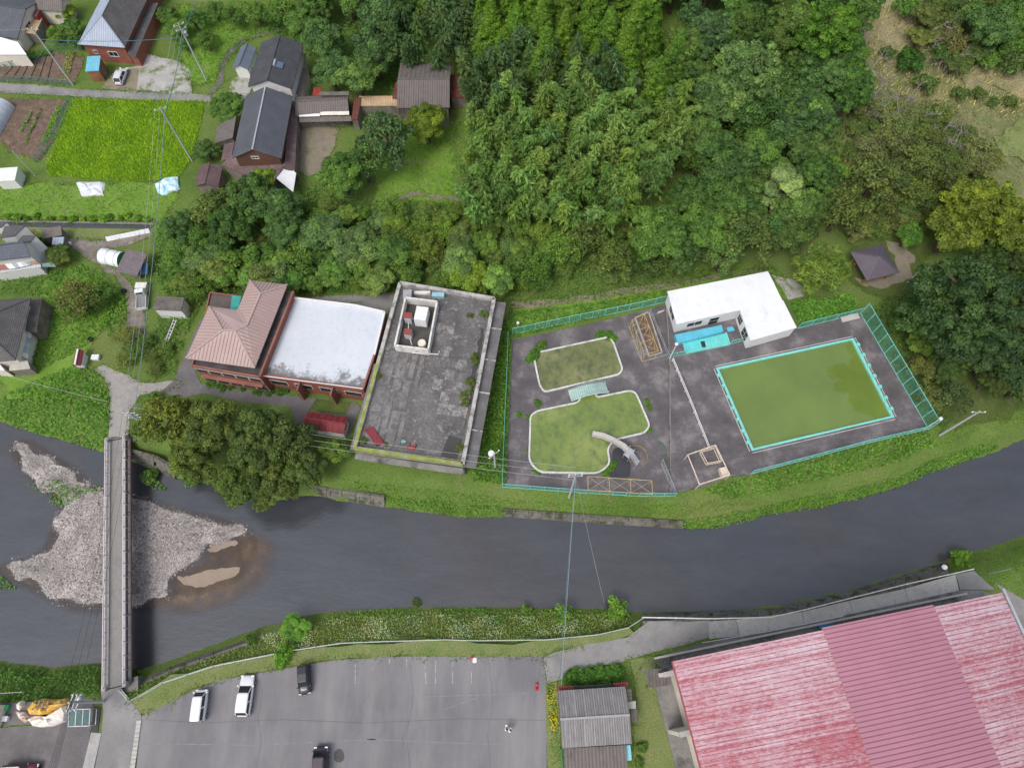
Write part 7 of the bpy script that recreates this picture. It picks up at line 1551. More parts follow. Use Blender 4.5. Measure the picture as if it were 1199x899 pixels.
# ragged grass along sheet edges
def edge_grass(names, n_per_m=14, w=.45, seed=70):
    rng = np.random.default_rng(seed); X, Y = [], []
    for o in list(COL.objects):
        if o.type != 'MESH' or o.name.split('.')[0] not in names: continue
        me = o.data; cnt = {}
        for pl in me.polygons:
            for k in pl.edge_keys: cnt[k] = cnt.get(k, 0)+1
        for (i, j), c in cnt.items():
            if c != 1: continue
            a, b = me.vertices[i].co, me.vertices[j].co; L = (a-b).length; k = int(L*n_per_m+rng.random())
            t = rng.random(k); X.append(a.x+(b.x-a.x)*t+rng.normal(size=k)*w*.6); Y.append(a.y+(b.y-a.y)*t+rng.normal(size=k)*w*.6)
    x = np.concatenate(X); y = np.concatenate(Y); ok = (noise2(x, y, .8, 5) > .33); x, y = x[ok], y[ok]; n = len(x); a = rng.random(n)*6.283; h = .12+.28*rng.random(n)
    P = np.stack([x, y, hz(x, y)+.03], 1); U = np.stack([np.cos(a), np.sin(a), np.zeros(n)], 1)*.06; V = np.stack([rng.normal(size=n)*.14, rng.normal(size=n)*.14, h], 1)
    me = quads_mesh('edge_grass', P, U, V, 'blade'); me.materials.append(LEAF); o = link('edge_grass', me, None); o.color = (.10, .15, .03, 1); stuff(o, 'ragged grass tufts along the edges of lanes, yards and paths', 'grass')
edge_grass({'gravel_yard', 'footpath', 'house_yard', 'barn_yard', 'garden_plot', 'yard_lane', 'bridge_lane', 'back_lane', 'bright_meadow', 'meadow_dirt', 'bright_bank', 'field_grass', 'terrace_grass', 'verge', 'berm_path', 'dry_slope', 'pale_slope', 'slope_lawn', 'gazebo_clearing', 'gazebo_dirt', 'east_glade', 'sandy_patch', 'grass_track', 'behind_pool_grass', 'hall_lawn', 'canal_bank', 'riverside_lane', 'scrub_slope', 'village_lane'})
cpx([(1005,-20),(1220,-20),(1220,250),(1130,250),(1020,170)], 'slope_scrub', 'olive and tan scrub scattered over the dry slope', 'scrub', 6, .9, .15, (.10,.10,.05), seed=71, patch=.5)
cpx([(148,812),(200,784),(260,764),(330,745),(390,722),(480,716),(600,716),(740,720),(738,732),(690,744),(600,750),(500,749),(400,754),(330,763),(260,776),(200,794),(152,820)], 'dry_bank_grass', 'tan dry grass mixed into the south bank weeds', 'grass', 34, .55, .06, (.20,.18,.10), kind='blade', seed=72, patch=.36)
cpx([(0,440),(45,435),(95,410),(130,380),(150,350),(120,320),(90,308),(60,330),(50,345),(48,400)], 'meadow_grass', 'tall grass among the meadow weeds of the field', 'grass', 12, .6, .07, (.11,.165,.035), kind='blade', seed=73)
# ------------------------------------------------------------------ vehicles
def car_paint(name, col, rough=.25): 
    return mat(name, col, rough, .03, .5, fvar=.02, spec=.6)
def make_car(name, label, kind, L, Wd, Hh, paint, loc, rz, cat='car', roofm=None):
    """x is forward; body lofted from stations, cabin above with glass set in"""
    root = thing(name, label, cat, loc, rz); hw = Wd/2
    if kind == 'van': st = [(-.5,.86,.62),(-.47,.97,.80),(.30,1,.80),(.42,.97,.74),(.48,.90,.62),(.5,.80,.5)]; cab = [(-.49,.93,-.475,.84),(-.2,.95,-.2,.86),(.18,.95,.16,.86),(.42,.9,.28,.82)]
    elif kind == 'suv': st = [(-.5,.84,.6),(-.47,.97,.82),(.15,1,.82),(.30,.97,.80),(.46,.9,.72),(.5,.78,.5)]; cab = [(-.48,.92,-.43,.82),(-.2,.95,-.2,.85),(.05,.95,.0,.85),(.26,.9,.1,.8)]
    else: st = [(-.5,.78,.55),(-.46,.95,.72),(-.3,1,.74),(.12,1,.74),(.28,.98,.70),(.44,.88,.62),(.5,.72,.45)]; cab = [(-.475,.86,-.40,.76),(-.22,.93,-.22,.80),(.0,.93,-.02,.80),(.24,.88,.06,.74)]
    zb = .22; mb = MB(); n = 12; zbelt = .56*Hh
    for x, w, zt_ in st:
        zt_ = zt_*.74*Hh/ .74 if False else zbelt*zt_/.78; w *= hw
        ring = [(-w*.9, zb), (w*.9, zb), (w*.99, zb+.12), (w, zb+(zt_-zb)*.55), (w*.97, zt_-.07), (w*.88, zt_), (w*.4, zt_+.02), (-w*.4, zt_+.02), (-w*.88, zt_), (-w*.97, zt_-.07), (-w, zb+(zt_-zb)*.55), (-w*.99, zb+.12)]
        mb.v += [(x*L, a, b) for a, b in ring]
    for i in range(len(st)-1):
        for k in range(n): j = (k+1) % n; mb.f.append((i*n+k, i*n+j, (i+1)*n+j, (i+1)*n+k)[::-1])
    mb.f.append(tuple(range(n))); mb.f.append(tuple((len(st)-1)*n+k for k in range(n))[::-1])
    mb.build('body', paint, root, smooth=True)
    # cabin: lower ring follows belt line, upper ring the roof
    b0, b1 = cab[0][0]*L, cab[-1][0]*L; t0, t1 = cab[0][2]*L, cab[-1][2]*L; zr_ = Hh
    lo = zbelt-.05; wl_, wt = hw*.93, hw*.76
    c = MB(); low = [(b0,-wl_*.93,lo),(b1,-wl_*.93,lo),(b1,wl_*.93,lo),(b0,wl_*.93,lo)]; up = [(t0,-wt,zr_-.05),(t1,-wt,zr_-.05),(t1,wt,zr_-.05),(t0,wt,zr_-.05)]
    for i in range(4): j = (i+1) % 4; c.poly([low[i], low[j], up[j], up[i]])
    c.build('cabin', paint, root)
    rf = MB(); rx0, rx1 = t0, t1
    rows = [(rx0,wt*.92,zr_-.05),(rx0+.12,wt,zr_-.01),((rx0+rx1)/2,wt*1.01,zr_+.03),(rx1-.12,wt,zr_-.01),(rx1,wt*.92,zr_-.06)]
    for (xa, wa, za), (xb, wb, zc_) in zip(rows[:-1], rows[1:]):
        rf.poly([(xa,-wa,za-.05),(xb,-wb,zc_-.05),(xb,-wb*.8,zc_+.015),(xa,-wa*.8,za+.015)]); rf.poly([(xa,-wa*.8,za+.015),(xb,-wb*.8,zc_+.015),(xb,wb*.8,zc_+.015),(xa,wa*.8,za+.015)]); rf.poly([(xa,wa*.8,za+.015),(xb,wb*.8,zc_+.015),(xb,wb,zc_-.05),(xa,wa,za-.05)])
    rf.build('roof', roofm or paint, root, smooth=True)
    def glass(nm, a, b, c_, d_, sh=.1, out=(0,0,0)):
        q = [Vector(v) for v in (a, b, c_, d_)]; m = sum(q, Vector())/4; q = [m+(v-m)*(1-sh) for v in q]; nrm = (q[1]-q[0]).cross(q[2]-q[0]).normalized()
        if nrm.dot(m-Vector((0,0,zbelt))) < 0: q = q[::-1]; nrm = -nrm
        MB().poly([v+nrm*.012 for v in q]).build(nm, GLASS, root)
    glass('windscreen', low[1], low[2], up[2], up[1]); glass('rear_window', low[3], low[0], up[0], up[3], .14)
    for s in (0, 1):
        a, b, cc, dd = (low[0], low[1], up[1], up[0]) if s == 0 else (low[3], low[2], up[2], up[3])
        a, b, cc, dd = map(Vector, (a, b, cc, dd)); f = .5
        glass('side_window', a, a.lerp(b, f), dd.lerp(cc, f), dd, .14); glass('side_window', a.lerp(b, f), b, cc, dd.lerp(cc, f), .16)
    wr = .29 if Hh < 1.6 or L > 4 else .27
    for fx in (-.31, .31):
        for s in (-1, 1):
            w = MB().tube([(fx*L, s*(hw-.2), wr), (fx*L, s*(hw-.0), wr)], wr, 14).build('wheel', RUBBER, root); MB().tube([(fx*L, s*(hw-.02), wr), (fx*L, s*(hw+.012), wr)], wr*.6, 10).build('rim', STEEL, w)
    lm = mat('lamp_glass', (.75, .76, .78), .15, .03); tl = mat('tail_red', (.35, .02, .02), .3, .05)
    for s in (-1, 1):
        MB().box(L*.455, L*.492, s*hw*.72-.16, s*hw*.72+.16, zbelt*.62, zbelt*.84).build('headlight', lm, root)
        MB().box(-L*.5-.012, -L*.47, s*hw*.80-.09, s*hw*.80+.09, zbelt*.7, zbelt*1.0).build('tail_light', tl, root)
        MB().box(b1-.12, b1+.04, s*(hw+.02)-.09, s*(hw+.02)+.09, zbelt-.02, zbelt+.15).build('mirror', paint, root)
    MB().box(L*.478, L*.503, -hw*.6, hw*.6, zb+.04, zb+.22).build('grille', DARKM, root)
    return root
WP = car_paint('white_car_paint', (.66, .66, .66)); BP = car_paint('black_car_paint', (.018, .019, .023)); MP = car_paint('plum_car_paint', (.05, .035, .045)); SP = car_paint('silver_car_paint', (.52, .53, .55), .3); RP = car_paint('maroon_car_paint', (.10, .02, .025))
def at_px(a, b, z=.035): q = W(a, b, z); return (q.x, q.y, z)
def heading(a, b): v = W(*b)-W(*a); return math.atan2(v.y, v.x)
make_car('parked_van', 'white boxy small van parked nearest the bridge end of the lot', 'van', 3.5, 1.5, 1.85, WP, at_px(237, 825.5), heading((234.5,843),(239,809)), 'van')
make_car('parked_car', 'white wagon with dark rear window parked between the white van and the black car', 'car', 4.55, 1.78, 1.5, WP, at_px(289, 814), heading((285,835),(291,793)))
make_car('parked_car', 'black small boxy car parked against the grass verge', 'suv', 3.4, 1.48, 1.65, BP, at_px(358, 795), heading((357.5,779),(359,812)))
make_car('parked_van', 'dark plum van parked beside the oil stain', 'van', 4.6, 1.75, 1.9, MP, at_px(376.5, 899), heading((375.5,915),(377.5,880)), 'van')
make_car('parked_car', 'silver hatchback parked in front of the brick house', 'car', 3.9, 1.65, 1.52, SP, at_px(143.5, 92), heading((146.5,84),(141.5,97))+math.pi)
make_car('parked_car', 'maroon car with a white roof parked in the yard by the tarpaulin heap', 'suv', 4.2, 1.7, 1.6, RP, at_px(27, 903), heading((8,904),(43,902)), roofm=WP)
# kei truck
kt = thing('pickup_truck', 'small white pickup truck with an empty bed parked on the yard lane', 'truck', at_px(168.5, 353), heading((168,366),(168.5,344)))
L, hw = 3.4, .72
MB().box(-L*.5, L*.5, -hw*.96, hw*.96, .28, .52).build('chassis', WP, kt)
cb = MB(); a = [(.16*L,-hw,.5),(.5*L,-hw,.5),(.5*L,hw,.5),(.16*L,hw,.5)]; m1 = [(.16*L,-hw,1.0),(.48*L,-hw,1.0),(.48*L,hw,1.0),(.16*L,hw,1.0)]; t = [(.17*L,-hw*.86,1.75),(.36*L,-hw*.86,1.75),(.36*L,hw*.86,1.75),(.17*L,hw*.86,1.75)]
for A_, B_ in ((a, m1), (m1, t)):
    for i in range(4): j = (i+1) % 4; cb.poly([A_[i], A_[j], B_[j], B_[i]])
cb.poly(t); cb.build('cab', WP, kt)
MB().poly([(.482*L,-hw*.86,1.06),(.482*L,hw*.86,1.06),(.372*L,hw*.76,1.69),(.372*L,-hw*.76,1.69)]).build('windscreen', GLASS, kt)
MB().poly([(.155*L,hw*.8,1.1),(.155*L,-hw*.8,1.1),(.163*L,-hw*.72,1.65),(.163*L,hw*.72,1.65)]).build('rear_window', GLASS, kt)
MB().box(-.5*L, .14*L, -hw, hw, .62, .68).build('bed_floor', mat('bed_grey', (.2, .2, .2), .7), kt)
for s in (-1, 1): MB().box(-.5*L, .14*L, s*hw-.025, s*hw+.025, .6, .95).build('bed_side', WP, kt)
MB().box(-.505*L, -.49*L, -hw*.99, hw*.99, .6, .95).build('tailgate', WP, kt)
MB().box(.125*L, .14*L, -hw*.97, hw*.97, .68, 1.3).build('headboard', STEEL, kt)
for fx in (-.3, .33):
    for s in (-1, 1): w = MB().tube([(fx*L, s*(hw-.18), .27), (fx*L, s*hw*1.01, .27)], .27, 12).build('wheel', RUBBER, kt); MB().tube([(fx*L, s*(hw-.01), .27), (fx*L, s*(hw+.02), .27)], .15, 8).build('rim', STEEL, w)

# ------------------------------------------------------------------ utility poles and wires
POLES = {}
def upole(key, label, base, top, z0=0., arms=2, trans=False, rot=0., r=.17):
    b = W(*base, z0); h = solve_h(b, top); root = thing('utility_pole', label, 'utility pole', b[:], rot)
    MB().tube([(0,0,-.3), (0,0,h*.5), (0,0,h)], [r, r*.8, r*.62], 10).build('pole', POLEC, root)
    for k in range(arms):
        z = h-.35-k*.8; MB().bar(Vector((-.95,0,z)), Vector((.95,0,z)), .1, .1).build('crossarm', STEEL, root)
        for x in (-.8, 0, .8): MB().lathe([(.05, 0), (.09, .06), (.05, .12), (.09, .18), (.03, .24)], 8, (x, 0, z+.05)).build('insulator', WHITE, root)
    if trans: MB().lathe([(.05, 0), (.28, .02), (.3, .8), (.22, .88), (.05, .92)], 12, (.4, .1, h-2.6)).build('transformer', STEEL, root)
    MB().tube([(r, 0, 1.8), (r*1.6, 0, 1.8)], .02, 4).build('step_bolt', STEEL, root)
    POLES[key] = Vector((b.x, b.y, z0+h)); return root
upole('a', 'grey utility pole at the corner of the upper vegetable plot', zA(343,400), zS(365,330), arms=1)
upole('b', 'grey utility pole with crossarms beside the gravel yard', zA(968,378), zA(832,112), arms=2, trans=True, rot=.6)
upole('c', 'grey utility pole at the east edge of the rice field', zA(900,755), zA(757,497), arms=1, rot=.4)
upole('d', 'short thin pole beside the lower vegetable beds', zA(165,822), zA(55,710), arms=0, r=.09)
upole('e', 'grey utility pole leaning out over the glade beside the globe lamp', zP(585,750), zP(722,680), arms=1)
upole('f', 'utility pole with crossarms beside the north bridge end', (160,490), (153,478), arms=3, rot=0., trans=False)
upole('g', 'utility pole with crossarms and transformer between the road and tarpaulin heap', (122,821), (80,826), arms=3, trans=True, rot=1.4)
upole('h', 'utility pole at the river fence below the wading pools', zF(288,838), zF(330,752), arms=2, rot=.1)
upole('i', 'short pole with a white wire drum in the ivy beside the concrete building', zE(622,820), zE(608,765), arms=1, rot=.7)
CABLE = mat('cable_black', (.03, .03, .033), .6); CABLEB = mat('cable_blue', (.05, .16, .22), .6); CABLEW = mat('cable_pale', (.35, .35, .35), .6)
def wire(label, a, b, sag, m, r=.03, group=None):
    a, b = Vector(a), Vector(b); pts = [a.lerp(b, t)-Vector((0,0,sag*4*t*(1-t))) for t in np.linspace(0, 1, 15)]
    tag(MB().tube(pts, r, 5).build('cable', m, uv=False), label, 'cable', group)
P_ = POLES; far = Vector((P_['b'].x+4, 150, 14))
wire('blue sheathed cable strung from the bridge pole to the rice field pole', P_['f']-Vector((0,0,1.5)), P_['c']-Vector((0,0,1.6)), .9, CABLEB, .05)
wire('blue sheathed cable strung between rice field pole and gravel yard pole', P_['c']-Vector((0,0,1.6)), P_['b']-Vector((0,0,2.0)), .4, CABLEB, .05)
wire('blue sheathed cable rising from the gravel yard pole to the hills', P_['b']-Vector((0,0,2.0)), far-Vector((0,0,2)), .5, CABLEB, .05)
wire('blue cable strung between the vegetable plot pole and gravel yard pole', P_['a']-Vector((0,0,2.2)), P_['b']-Vector((0,0,2.6)), .6, CABLEB, .045)
for k, s in enumerate((-.8, 0, .8)):
    g1 = 'wires from the bridge pole to the rice field'; wire('thin wire strung above the blue cable from bridge to rice field', P_['f']+Vector((s,0,-.1)), P_['c']+Vector((s,0,-.1)), .8, CABLEW, .016, g1)
    wire('thin wire strung between the rice field pole and gravel yard pole', P_['c']+Vector((s,0,-.1)), P_['b']+Vector((s,0,-.1)), .4, CABLEW, .016, 'wires from rice field to gravel yard')
    wire('thin wire crossing the river between bridge pole and tarpaulin yard pole', P_['f']+Vector((s,0,-.1)), P_['g']+Vector((s,0,-.1)), 1.0, CABLE, .016, 'wires crossing beside the bridge')
    wire('pale wire strung from the bridge pole over the olive trees', P_['f']+Vector((.2,s,-.1)), P_['h']+Vector((0,s,-.1)), 1.2, CABLEW, .02, 'wires over the olive trees')
    wire('thin wire strung along the river fence to the glade pole', P_['h']+Vector((0,s,-.1)), P_['e']+Vector((0,s,-.1)), 1.0, CABLE, .010, 'wires along the river fence')
    q = W(655, 799, 3.5)
for s in (-.8, -.4, 0, .3, .6, .9):
    wire('dark wire running from the tarpaulin yard pole across the apron', P_['g']+Vector((s*.3,s*.6,-.3)), Vector((P_['g'].x+s*1.6-1.5, -40, 8)), .5, CABLE, .02, 'wires across the apron')
wire('pale cable crossing the river from the fence pole to the workshop', P_['h']-Vector((0,0,.6)), W(655, 800, 3.4), .7, CABLEB, .03)
wire('second pale cable crossing the river beside the blue one', P_['h']-Vector((0,0,.2)), W(657, 802, 3.4), .5, CABLEW, .02)
wire('thin stay wire dropping from the fence pole to the south bank', P_['h']-Vector((0,0,1)), W(708, 708, -2.5), .3, CABLEW, .014)
wire('thin wire running west from the vegetable plot pole', P_['a']-Vector((0,0,.3)), Vector((-160, P_['a'].y+2, 9.5)), .5, CABLEW, .016)
wire('white service wire crossing the field to the brown tiled house', W(-10, 435, 4), W(125, 470, 5.5), .4, CABLEW, .025)
# wire drum on the short pole
b = P_['i']; tag(MB().lathe([(.1, 0), (.42, .02), (.42, .1), (.16, .12), (.16, .3), (.42, .32), (.42, .4), (.1, .42)], 12, (b.x-.4, b.y+.3, b.z-1.1)).build('wire_drum', WHITE), 'white wire drum hung on the short pole in the ivy', 'wire drum')

# ------------------------------------------------------------------ tarpaulin heap, net cage and scraps
def heap(name, label, poly, h, m, seed, cat='tarpaulin', z0=.03, rough=.25):
    n = 16; c = sum(poly, Vector())/len(poly); rng = random.Random(seed); out = jitter_poly([q[:2] for q in poly], .6, .08, seed); k = len(out); rings = [(1.0, 0), (.93, .45), (.78, .75), (.55, .92), (.3, 1.0)]
    mb = MB()
    for s, z in rings:
        for i, q in enumerate(out): f = s*(1+rng.uniform(-.05, .05)); mb.v.append((c.x+(q[0]-c.x)*f, c.y+(q[1]-c.y)*f, z0+h*z*(1+rough*math.sin(i*1.7+z*3+seed))+rng.uniform(-.03, .06)*h))
    for r_ in range(len(rings)-1):
        for i in range(k): j = (i+1) % k; mb.f.append((r_*k+i, r_*k+j, (r_+1)*k+j, (r_+1)*k+i))
    mb.f.append(tuple((len(rings)-1)*k+i for i in range(k)))
    if sum(out[i][0]*out[(i+1) % k][1]-out[(i+1) % k][0]*out[i][1] for i in range(k)) < 0: mb.f = [f[::-1] for f in mb.f]
    return tag(mb.build(name, m), label, cat)
p = zQ
ORT = mat('orange_tarp', (.62, .36, .06), .5, .12, 1.2, stain=(.7, .5, .2), stain_lo=.5, stain_hi=.7, bump=.3); WHT = mat('white_tarp', (.72, .66, .60), .55, .08, 1, stain=(.5, .36, .28), stain_lo=.55, stain_hi=.7, bump=.4)
heap('white_tarp', 'crumpled white tarpaulin heap below the orange sheet', [W(*p(*q), .3) for q in [(232,470),(330,545),(460,525),(580,480),(615,400),(610,340),(560,350),(430,440),(300,440)]], 1.1, WHT, 3)
heap('orange_tarp', 'orange tarpaulin sheet over a heap beside the utility pole', [W(*p(*q), .8) for q in [(228,385),(250,430),(340,440),(450,415),(540,360),(612,320),(590,280),(500,285),(380,285),(285,300)]], 1.6, ORT, 5)
for q_, l in (([(150,330),(180,295),(215,300),(215,350),(180,390),(150,370)], 'white sack at the upper corner of the tarpaulin heap'), ([(165,400),(215,390),(245,440),(215,470),(170,450)], 'white sack at the lower corner of the tarpaulin heap')): heap('white_sack', l, [W(*p(*q), .3) for q in q_], .7, WHT, 7, 'sack')
heap('fallen_sheet', 'pinkish sheet lying at the foot of the tarpaulin heap', [W(*p(*q), .1) for q in [(135,400),(165,455),(230,500),(240,470),(170,395)]], .25, mat('pink_sheet', (.6, .42, .33), .6, .1), 8, 'sheet')
for i in range(4):
    a = W(*p(285+i*40, 385-i*3), 1.9); b = W(*p(315+i*38, 300), 1.9); tag(MB().bar(a, b, .16, .1).build('timber', WOODG), 'grey timber laid across the orange tarpaulin', 'timber', 'timbers on the orange tarpaulin')
c4 = [W(*p(*q), 1.4) for q in [(605,530),(790,525),(800,375),(615,380)]]
fc = frame_cage('net_cage', 'green netted steel cage beside the tarpaulin heap', c4, .03, 1.4, STEEL, .04, cross=False, bays=3); cc = sum(c4, Vector())/4
nm = MB()
for i in range(15): u = i/14; nm.bar(c4[0].lerp(c4[1], u), c4[3].lerp(c4[2], u), .03)
for i in range(11): u = i/10; nm.bar(c4[0].lerp(c4[3], u), c4[1].lerp(c4[2], u), .03)
nm.build('net', mat('cage_net', (.06, .28, .24), .7, .1), fc, world=True)
structure(MB().prism([W(*p(*q), .03) for q in [(800,575),(865,580),(895,360),(835,350)]], -.5, .045).build('drain_channel', DARKM))
tag(MB().prism([W(*p(*q), .05) for q in [(-20,560),(0,550),(70,340),(-20,335)]], .03, 2.2).build('store_box', CREAM), 'cream storage box at the edge of the yard', 'box')
for x, y, c, l in [(68,362,'green','small green crate beside the cream storage box'),(62,460,'white','small white crate beside the cream storage box')]:
    w = W(*p(x, y), .03); tag(MB().box(w.x-.3, w.x+.3, w.y-.25, w.y+.25, .03, .45).box(w.x-.34, w.x+.34, w.y-.29, w.y+.29, .45, .52).build('crate', mat('crate_'+c, (.03, .4, .12) if c == 'green' else (.75,)*3, .5)), l, 'crate')
fence('timber_rail', 'pale timber rail along the kudzu above the yard', [W(*p(*q), .1) for q in [(-20,240),(215,225)]], .5, 2.4, PALEC, cat='rail', mesh=False)
# tarps by the rice field
p = zA
heap('white_tarp', 'flat white tarpaulin over materials below the rice field', [W(*p(*q), .3) for q in [(352,850),(485,850),(482,910),(380,918)]], .5, mat('grey_white_tarp', (.6, .62, .64), .5, .08, 1, bump=.4), 11)
heap('blue_tarp', 'crumpled pale blue and white tarpaulin at the rice field corner', [W(*p(*q), .3) for q in [(722,862),(770,830),(835,825),(842,880),(760,912),(735,900)]], .6, mat('pale_blue_tarp', (.35, .6, .68), .5, .1, 1.5, stain=(.72, .74, .75), stain_lo=.45, stain_hi=.6, stain_scale=1.2, bump=.4), 12)
# small things
for x, y, l in [(110,283,'white bucket on the yard lane beside the tin shed'),(1093,297,None)]:
    if l: w = W(*zU(935,408), .03); tag(MB().lathe([(.2, 0), (.26, .4), (.28, .42), (.22, .4)], 10, (w.x, w.y, .03)).build('bucket', WHITE), l, 'bucket')
w = W(*zC(453,778), .03); tag(MB().box(w.x-.5, w.x+.5, w.y-.35, w.y+.35, .03, .5).box(w.x-.55, w.x+.55, w.y-.4, w.y+.4, .5, .56).build('white_box', WHITE), 'small white box beside the field below the red hut', 'box')
for k, (x, y) in enumerate([zC(580,465), zC(424,690)]):
    w = W(x, y, .03); tyre = MB().lathe([(.2, .0), (.42, .0), (.48, .1), (.42, .24), (.24, .24), (.2, .12)], 14, (w.x, w.y, .03)).build('tyre', RUBBER); tag(tyre, ['old black tyre at the edge of the yard lane', 'old black tyre lying in the meadow weeds'][k], 'tyre')
w = W(*zC(672,450), .03); tag(MB().box(w.x-.8, w.x+.8, w.y-.45, w.y+.45, .03, .9).box(w.x-.85, w.x+.85, w.y-.5, w.y+.5, .9, .97).build('white_cabinet', WHITE), 'white cabinet standing ahead of the pickup truck', 'cabinet')
lad = thing('ladder', 'pale ladder leaning below the roadside shed', 'ladder', W(*zC(790,650), 0)); a, b = W(*zC(765,735), .2), W(*zC(820,595), 1.6); dd = (b-a).normalized(); sd = dd.cross(Vector((0,0,1))).normalized()*.22
for s in (-1, 1): MB().bar(a+sd*s, b+sd*s, .06).build('stile', WHITE, lad, world=True)
for k in range(9): q = a.lerp(b, (k+.5)/9); MB().bar(q-sd, q+sd, .05).build('rung', WHITE, lad, world=True)
fl = [W(*zC(*q), .04) for q in [(770,690),(800,600),(820,600),(790,690)]]; structure(MB().prism(fl, -.1, .05).build('shed_apron', DARKD))
for x, y, l in [(628.5,801,'red post box shaped bollard at the lot corner'),(552.5,770,'red marker cone at the top edge of the parking lot')]:
    w = W(x, y, .035); root = thing('marker_cone', l, 'cone', w[:]); MB().box(-.22, .22, -.22, .22, 0, .05).build('base', mat('cone_red', (.45, .03, .05), .5), root); MB().lathe([(.16, .05), (.1, .4), (.04, .7)], 10).build('cone', mat('cone_red', (.45, .03, .05)), root); MB().lathe([(.125, .25), (.105, .4)], 10).build('band', WHITE, root)
w = W(628.5, 806, .035); root = thing('marker_cone', 'red marker cone below its twin at the lot corner', 'cone', w[:]); MB().box(-.22, .22, -.22, .22, 0, .05).build('base', mat('cone_red', (.45, .03, .05)), root); MB().lathe([(.16, .05), (.1, .4), (.04, .7)], 10).build('cone', mat('cone_red', (.45, .03, .05)), root)
w = W(555.5, 772.5, .035); tag(MB().prism(jitter_poly([(w.x-.25, w.y-.3), (w.x+.25, w.y-.3), (w.x+.25, w.y+.3), (w.x-.25, w.y+.3)], .2, .04, 2), .035, .12).build('white_bag', WHITE), 'white bag lying beside the red marker cone', 'bag')
w = W(1105, 664, .05); tag(MB().lathe([(.3, 0), (.36, .25), (.2, .5), (.05, .55)], 10, (w.x, w.y, .05)).build('white_sack', WHITE), 'white sack on the grass at the end of the hall lane', 'sack')
st = [W(*zM(1090,135), .1), W(*zM(1165,127), 3.2)]; tag(MB().tube([Vector((st[0].x, st[0].y, 0)), Vector((st[0].x+.1, st[0].y, 4.2))], .06, 8).build('sign_pole', STEEL), 'thin grey pole on the grass at the end of the hall lane', 'pole')

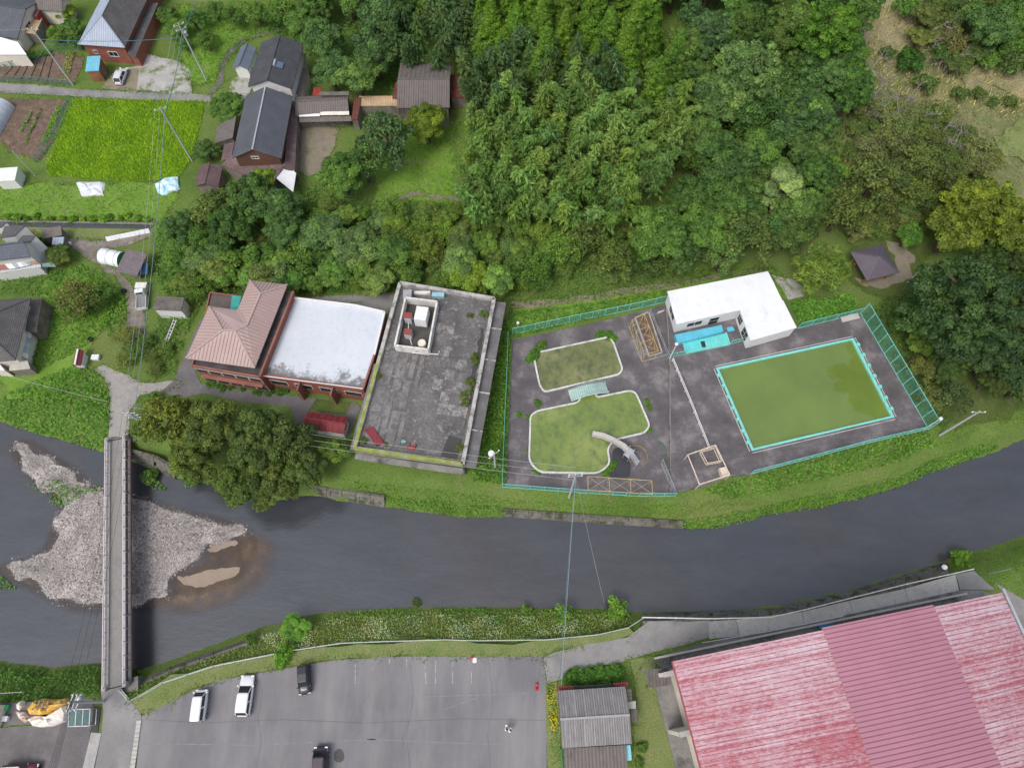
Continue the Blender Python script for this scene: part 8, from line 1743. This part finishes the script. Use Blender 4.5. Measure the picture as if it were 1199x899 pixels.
# ------------------------------------------------------------------ people at the middle of the lot
def person(label, base, rz, shirt, trousers, hold):
    root = thing('person', label, 'person', base, rz)
    J = {'pelvis': (0,0,.95,.15), 'waist': (0,0,1.1,.14), 'chest': (0,.02,1.32,.17), 'neck': (0,.03,1.47,.06), 'head0': (0,.05,1.56,.085), 'head1': (0,.05,1.68,.10), 'head2': (0,.04,1.76,.06)}
    E_ = [('pelvis','waist'),('waist','chest'),('chest','neck'),('neck','head0'),('head0','head1'),('head1','head2')]
    for s, n in ((-1,'l'),(1,'r')):
        J.update({'sh'+n: (s*.19,.02,1.38,.075), 'el'+n: (s*.26,.06,1.10,.05), 'wr'+n: (s*.13,.32,1.12,.035), 'hd'+n: (s*.09,.38,1.13,.035), 'hip'+n: (s*.10,0,.88,.105), 'kn'+n: (s*.11,.02,.48,.065), 'an'+n: (s*.11,-.01,.09,.045), 'to'+n: (s*.12,.15,.04,.04)})
        E_ += [('chest','sh'+n),('sh'+n,'el'+n),('el'+n,'wr'+n),('wr'+n,'hd'+n),('pelvis','hip'+n),('hip'+n,'kn'+n),('kn'+n,'an'+n),('an'+n,'to'+n)]
        for f in range(5):
            a = 'f%s%d' % (n, f); J[a] = (s*(.09-.02*(f-2)*s*0-.018*(f-2)), .43-.012*abs(f-2), 1.14, .010); J[a+'b'] = (s*(.07-.016*(f-2)), .46-.015*abs(f-2), 1.11, .008); E_ += [('hd'+n, a), (a, a+'b')]
    ks = list(J); me = bpy.data.meshes.new('body'); me.from_pydata([J[k][:3] for k in ks], [(ks.index(a), ks.index(b)) for a, b in E_], [])
    o = bpy.data.objects.new('body', me); COL.objects.link(o); o.parent = root
    sk = o.modifiers.new('skin', 'SKIN'); ss = o.modifiers.new('sub', 'SUBSURF'); ss.levels = 1; ss.render_levels = 1
    for i, k in enumerate(ks): me.skin_vertices[0].data[i].radius = (J[k][3],)*2; me.skin_vertices[0].data[i].use_root = (k == 'pelvis')
    t = NT('person_body'); sep = t.n('SeparateXYZ'); t.l(t.tc.outputs['Object'], sep.inputs[0])
    c = t.mix(t.ramp(sep.outputs['Z'], [(.0, (1,1,1)), (.99/2, (1,1,1)), (1, (1,1,1))]), shirt, shirt)
    g1 = t.n('Math', operation='GREATER_THAN'); g1.inputs[1].default_value = .97; t.l(sep.outputs['Z'], g1.inputs[0]); g2 = t.n('Math', operation='GREATER_THAN'); g2.inputs[1].default_value = 1.47; t.l(sep.outputs['Z'], g2.inputs[0]); g3 = t.n('Math', operation='GREATER_THAN'); g3.inputs[1].default_value = .24; t.l(sep.outputs['Y'], g3.inputs[0])
    c = t.mix(g1.outputs[0], trousers, shirt); c = t.mix(g2.outputs[0], c, (.45, .29, .21)); c = t.mix(g3.outputs[0], c, (.45, .29, .21)); t.l(c, t.b.inputs['Base Color']); t.b.inputs['Roughness'].default_value = .8
    me.materials.append(t.m)
    hair = mat('hair', (.015, .012, .010), .6, .2); MB().lathe([(.115, -.02), (.125, .06), (.10, .13), (.05, .165), (.01, .17)], 12, (0, .035, 1.63)).build('hair', hair, root, smooth=True)
    for s in (-1, 1): MB().box(s*.035-.012, s*.035+.012, .145, .157, 1.645, 1.66).build('eye', hair, root)
    MB().lathe([(.02, -.02), (.012, .02)], 6, (0, .157, 1.615)).build('nose', mat('skin', (.45, .29, .21), .6), root); MB().box(-.025, .025, .135, .149, 1.575, 1.583).build('mouth', mat('lip', (.3, .12, .1), .6), root)
    return root
q = W(594, 853.5, .035); r1 = person('person in a white top holding a small white controller in the parking lot', q[:], .25, (.78,.80,.82), (.06,.07,.10), True)
cpos = Matrix.Rotation(.25, 4, 'Z') @ Vector((0, .44, 1.17)); ctrl = MB().box(q.x+cpos.x-.12, q.x+cpos.x+.12, q.y+cpos.y-.08, q.y+cpos.y+.08, q.z+1.15, q.z+1.21).box(q.x+cpos.x-.06, q.x+cpos.x+.06, q.y+cpos.y+.06, q.y+cpos.y+.1, q.z+1.2, q.z+1.32).build('controller', WHITE); tag(ctrl, 'small white remote controller in the hands of a person', 'controller')
q = W(598.2, 854, .035); r2 = person('person in a white top with light trousers beside the one with the controller', q[:], 1.0, (.80,.80,.80), (.55,.55,.52), False)
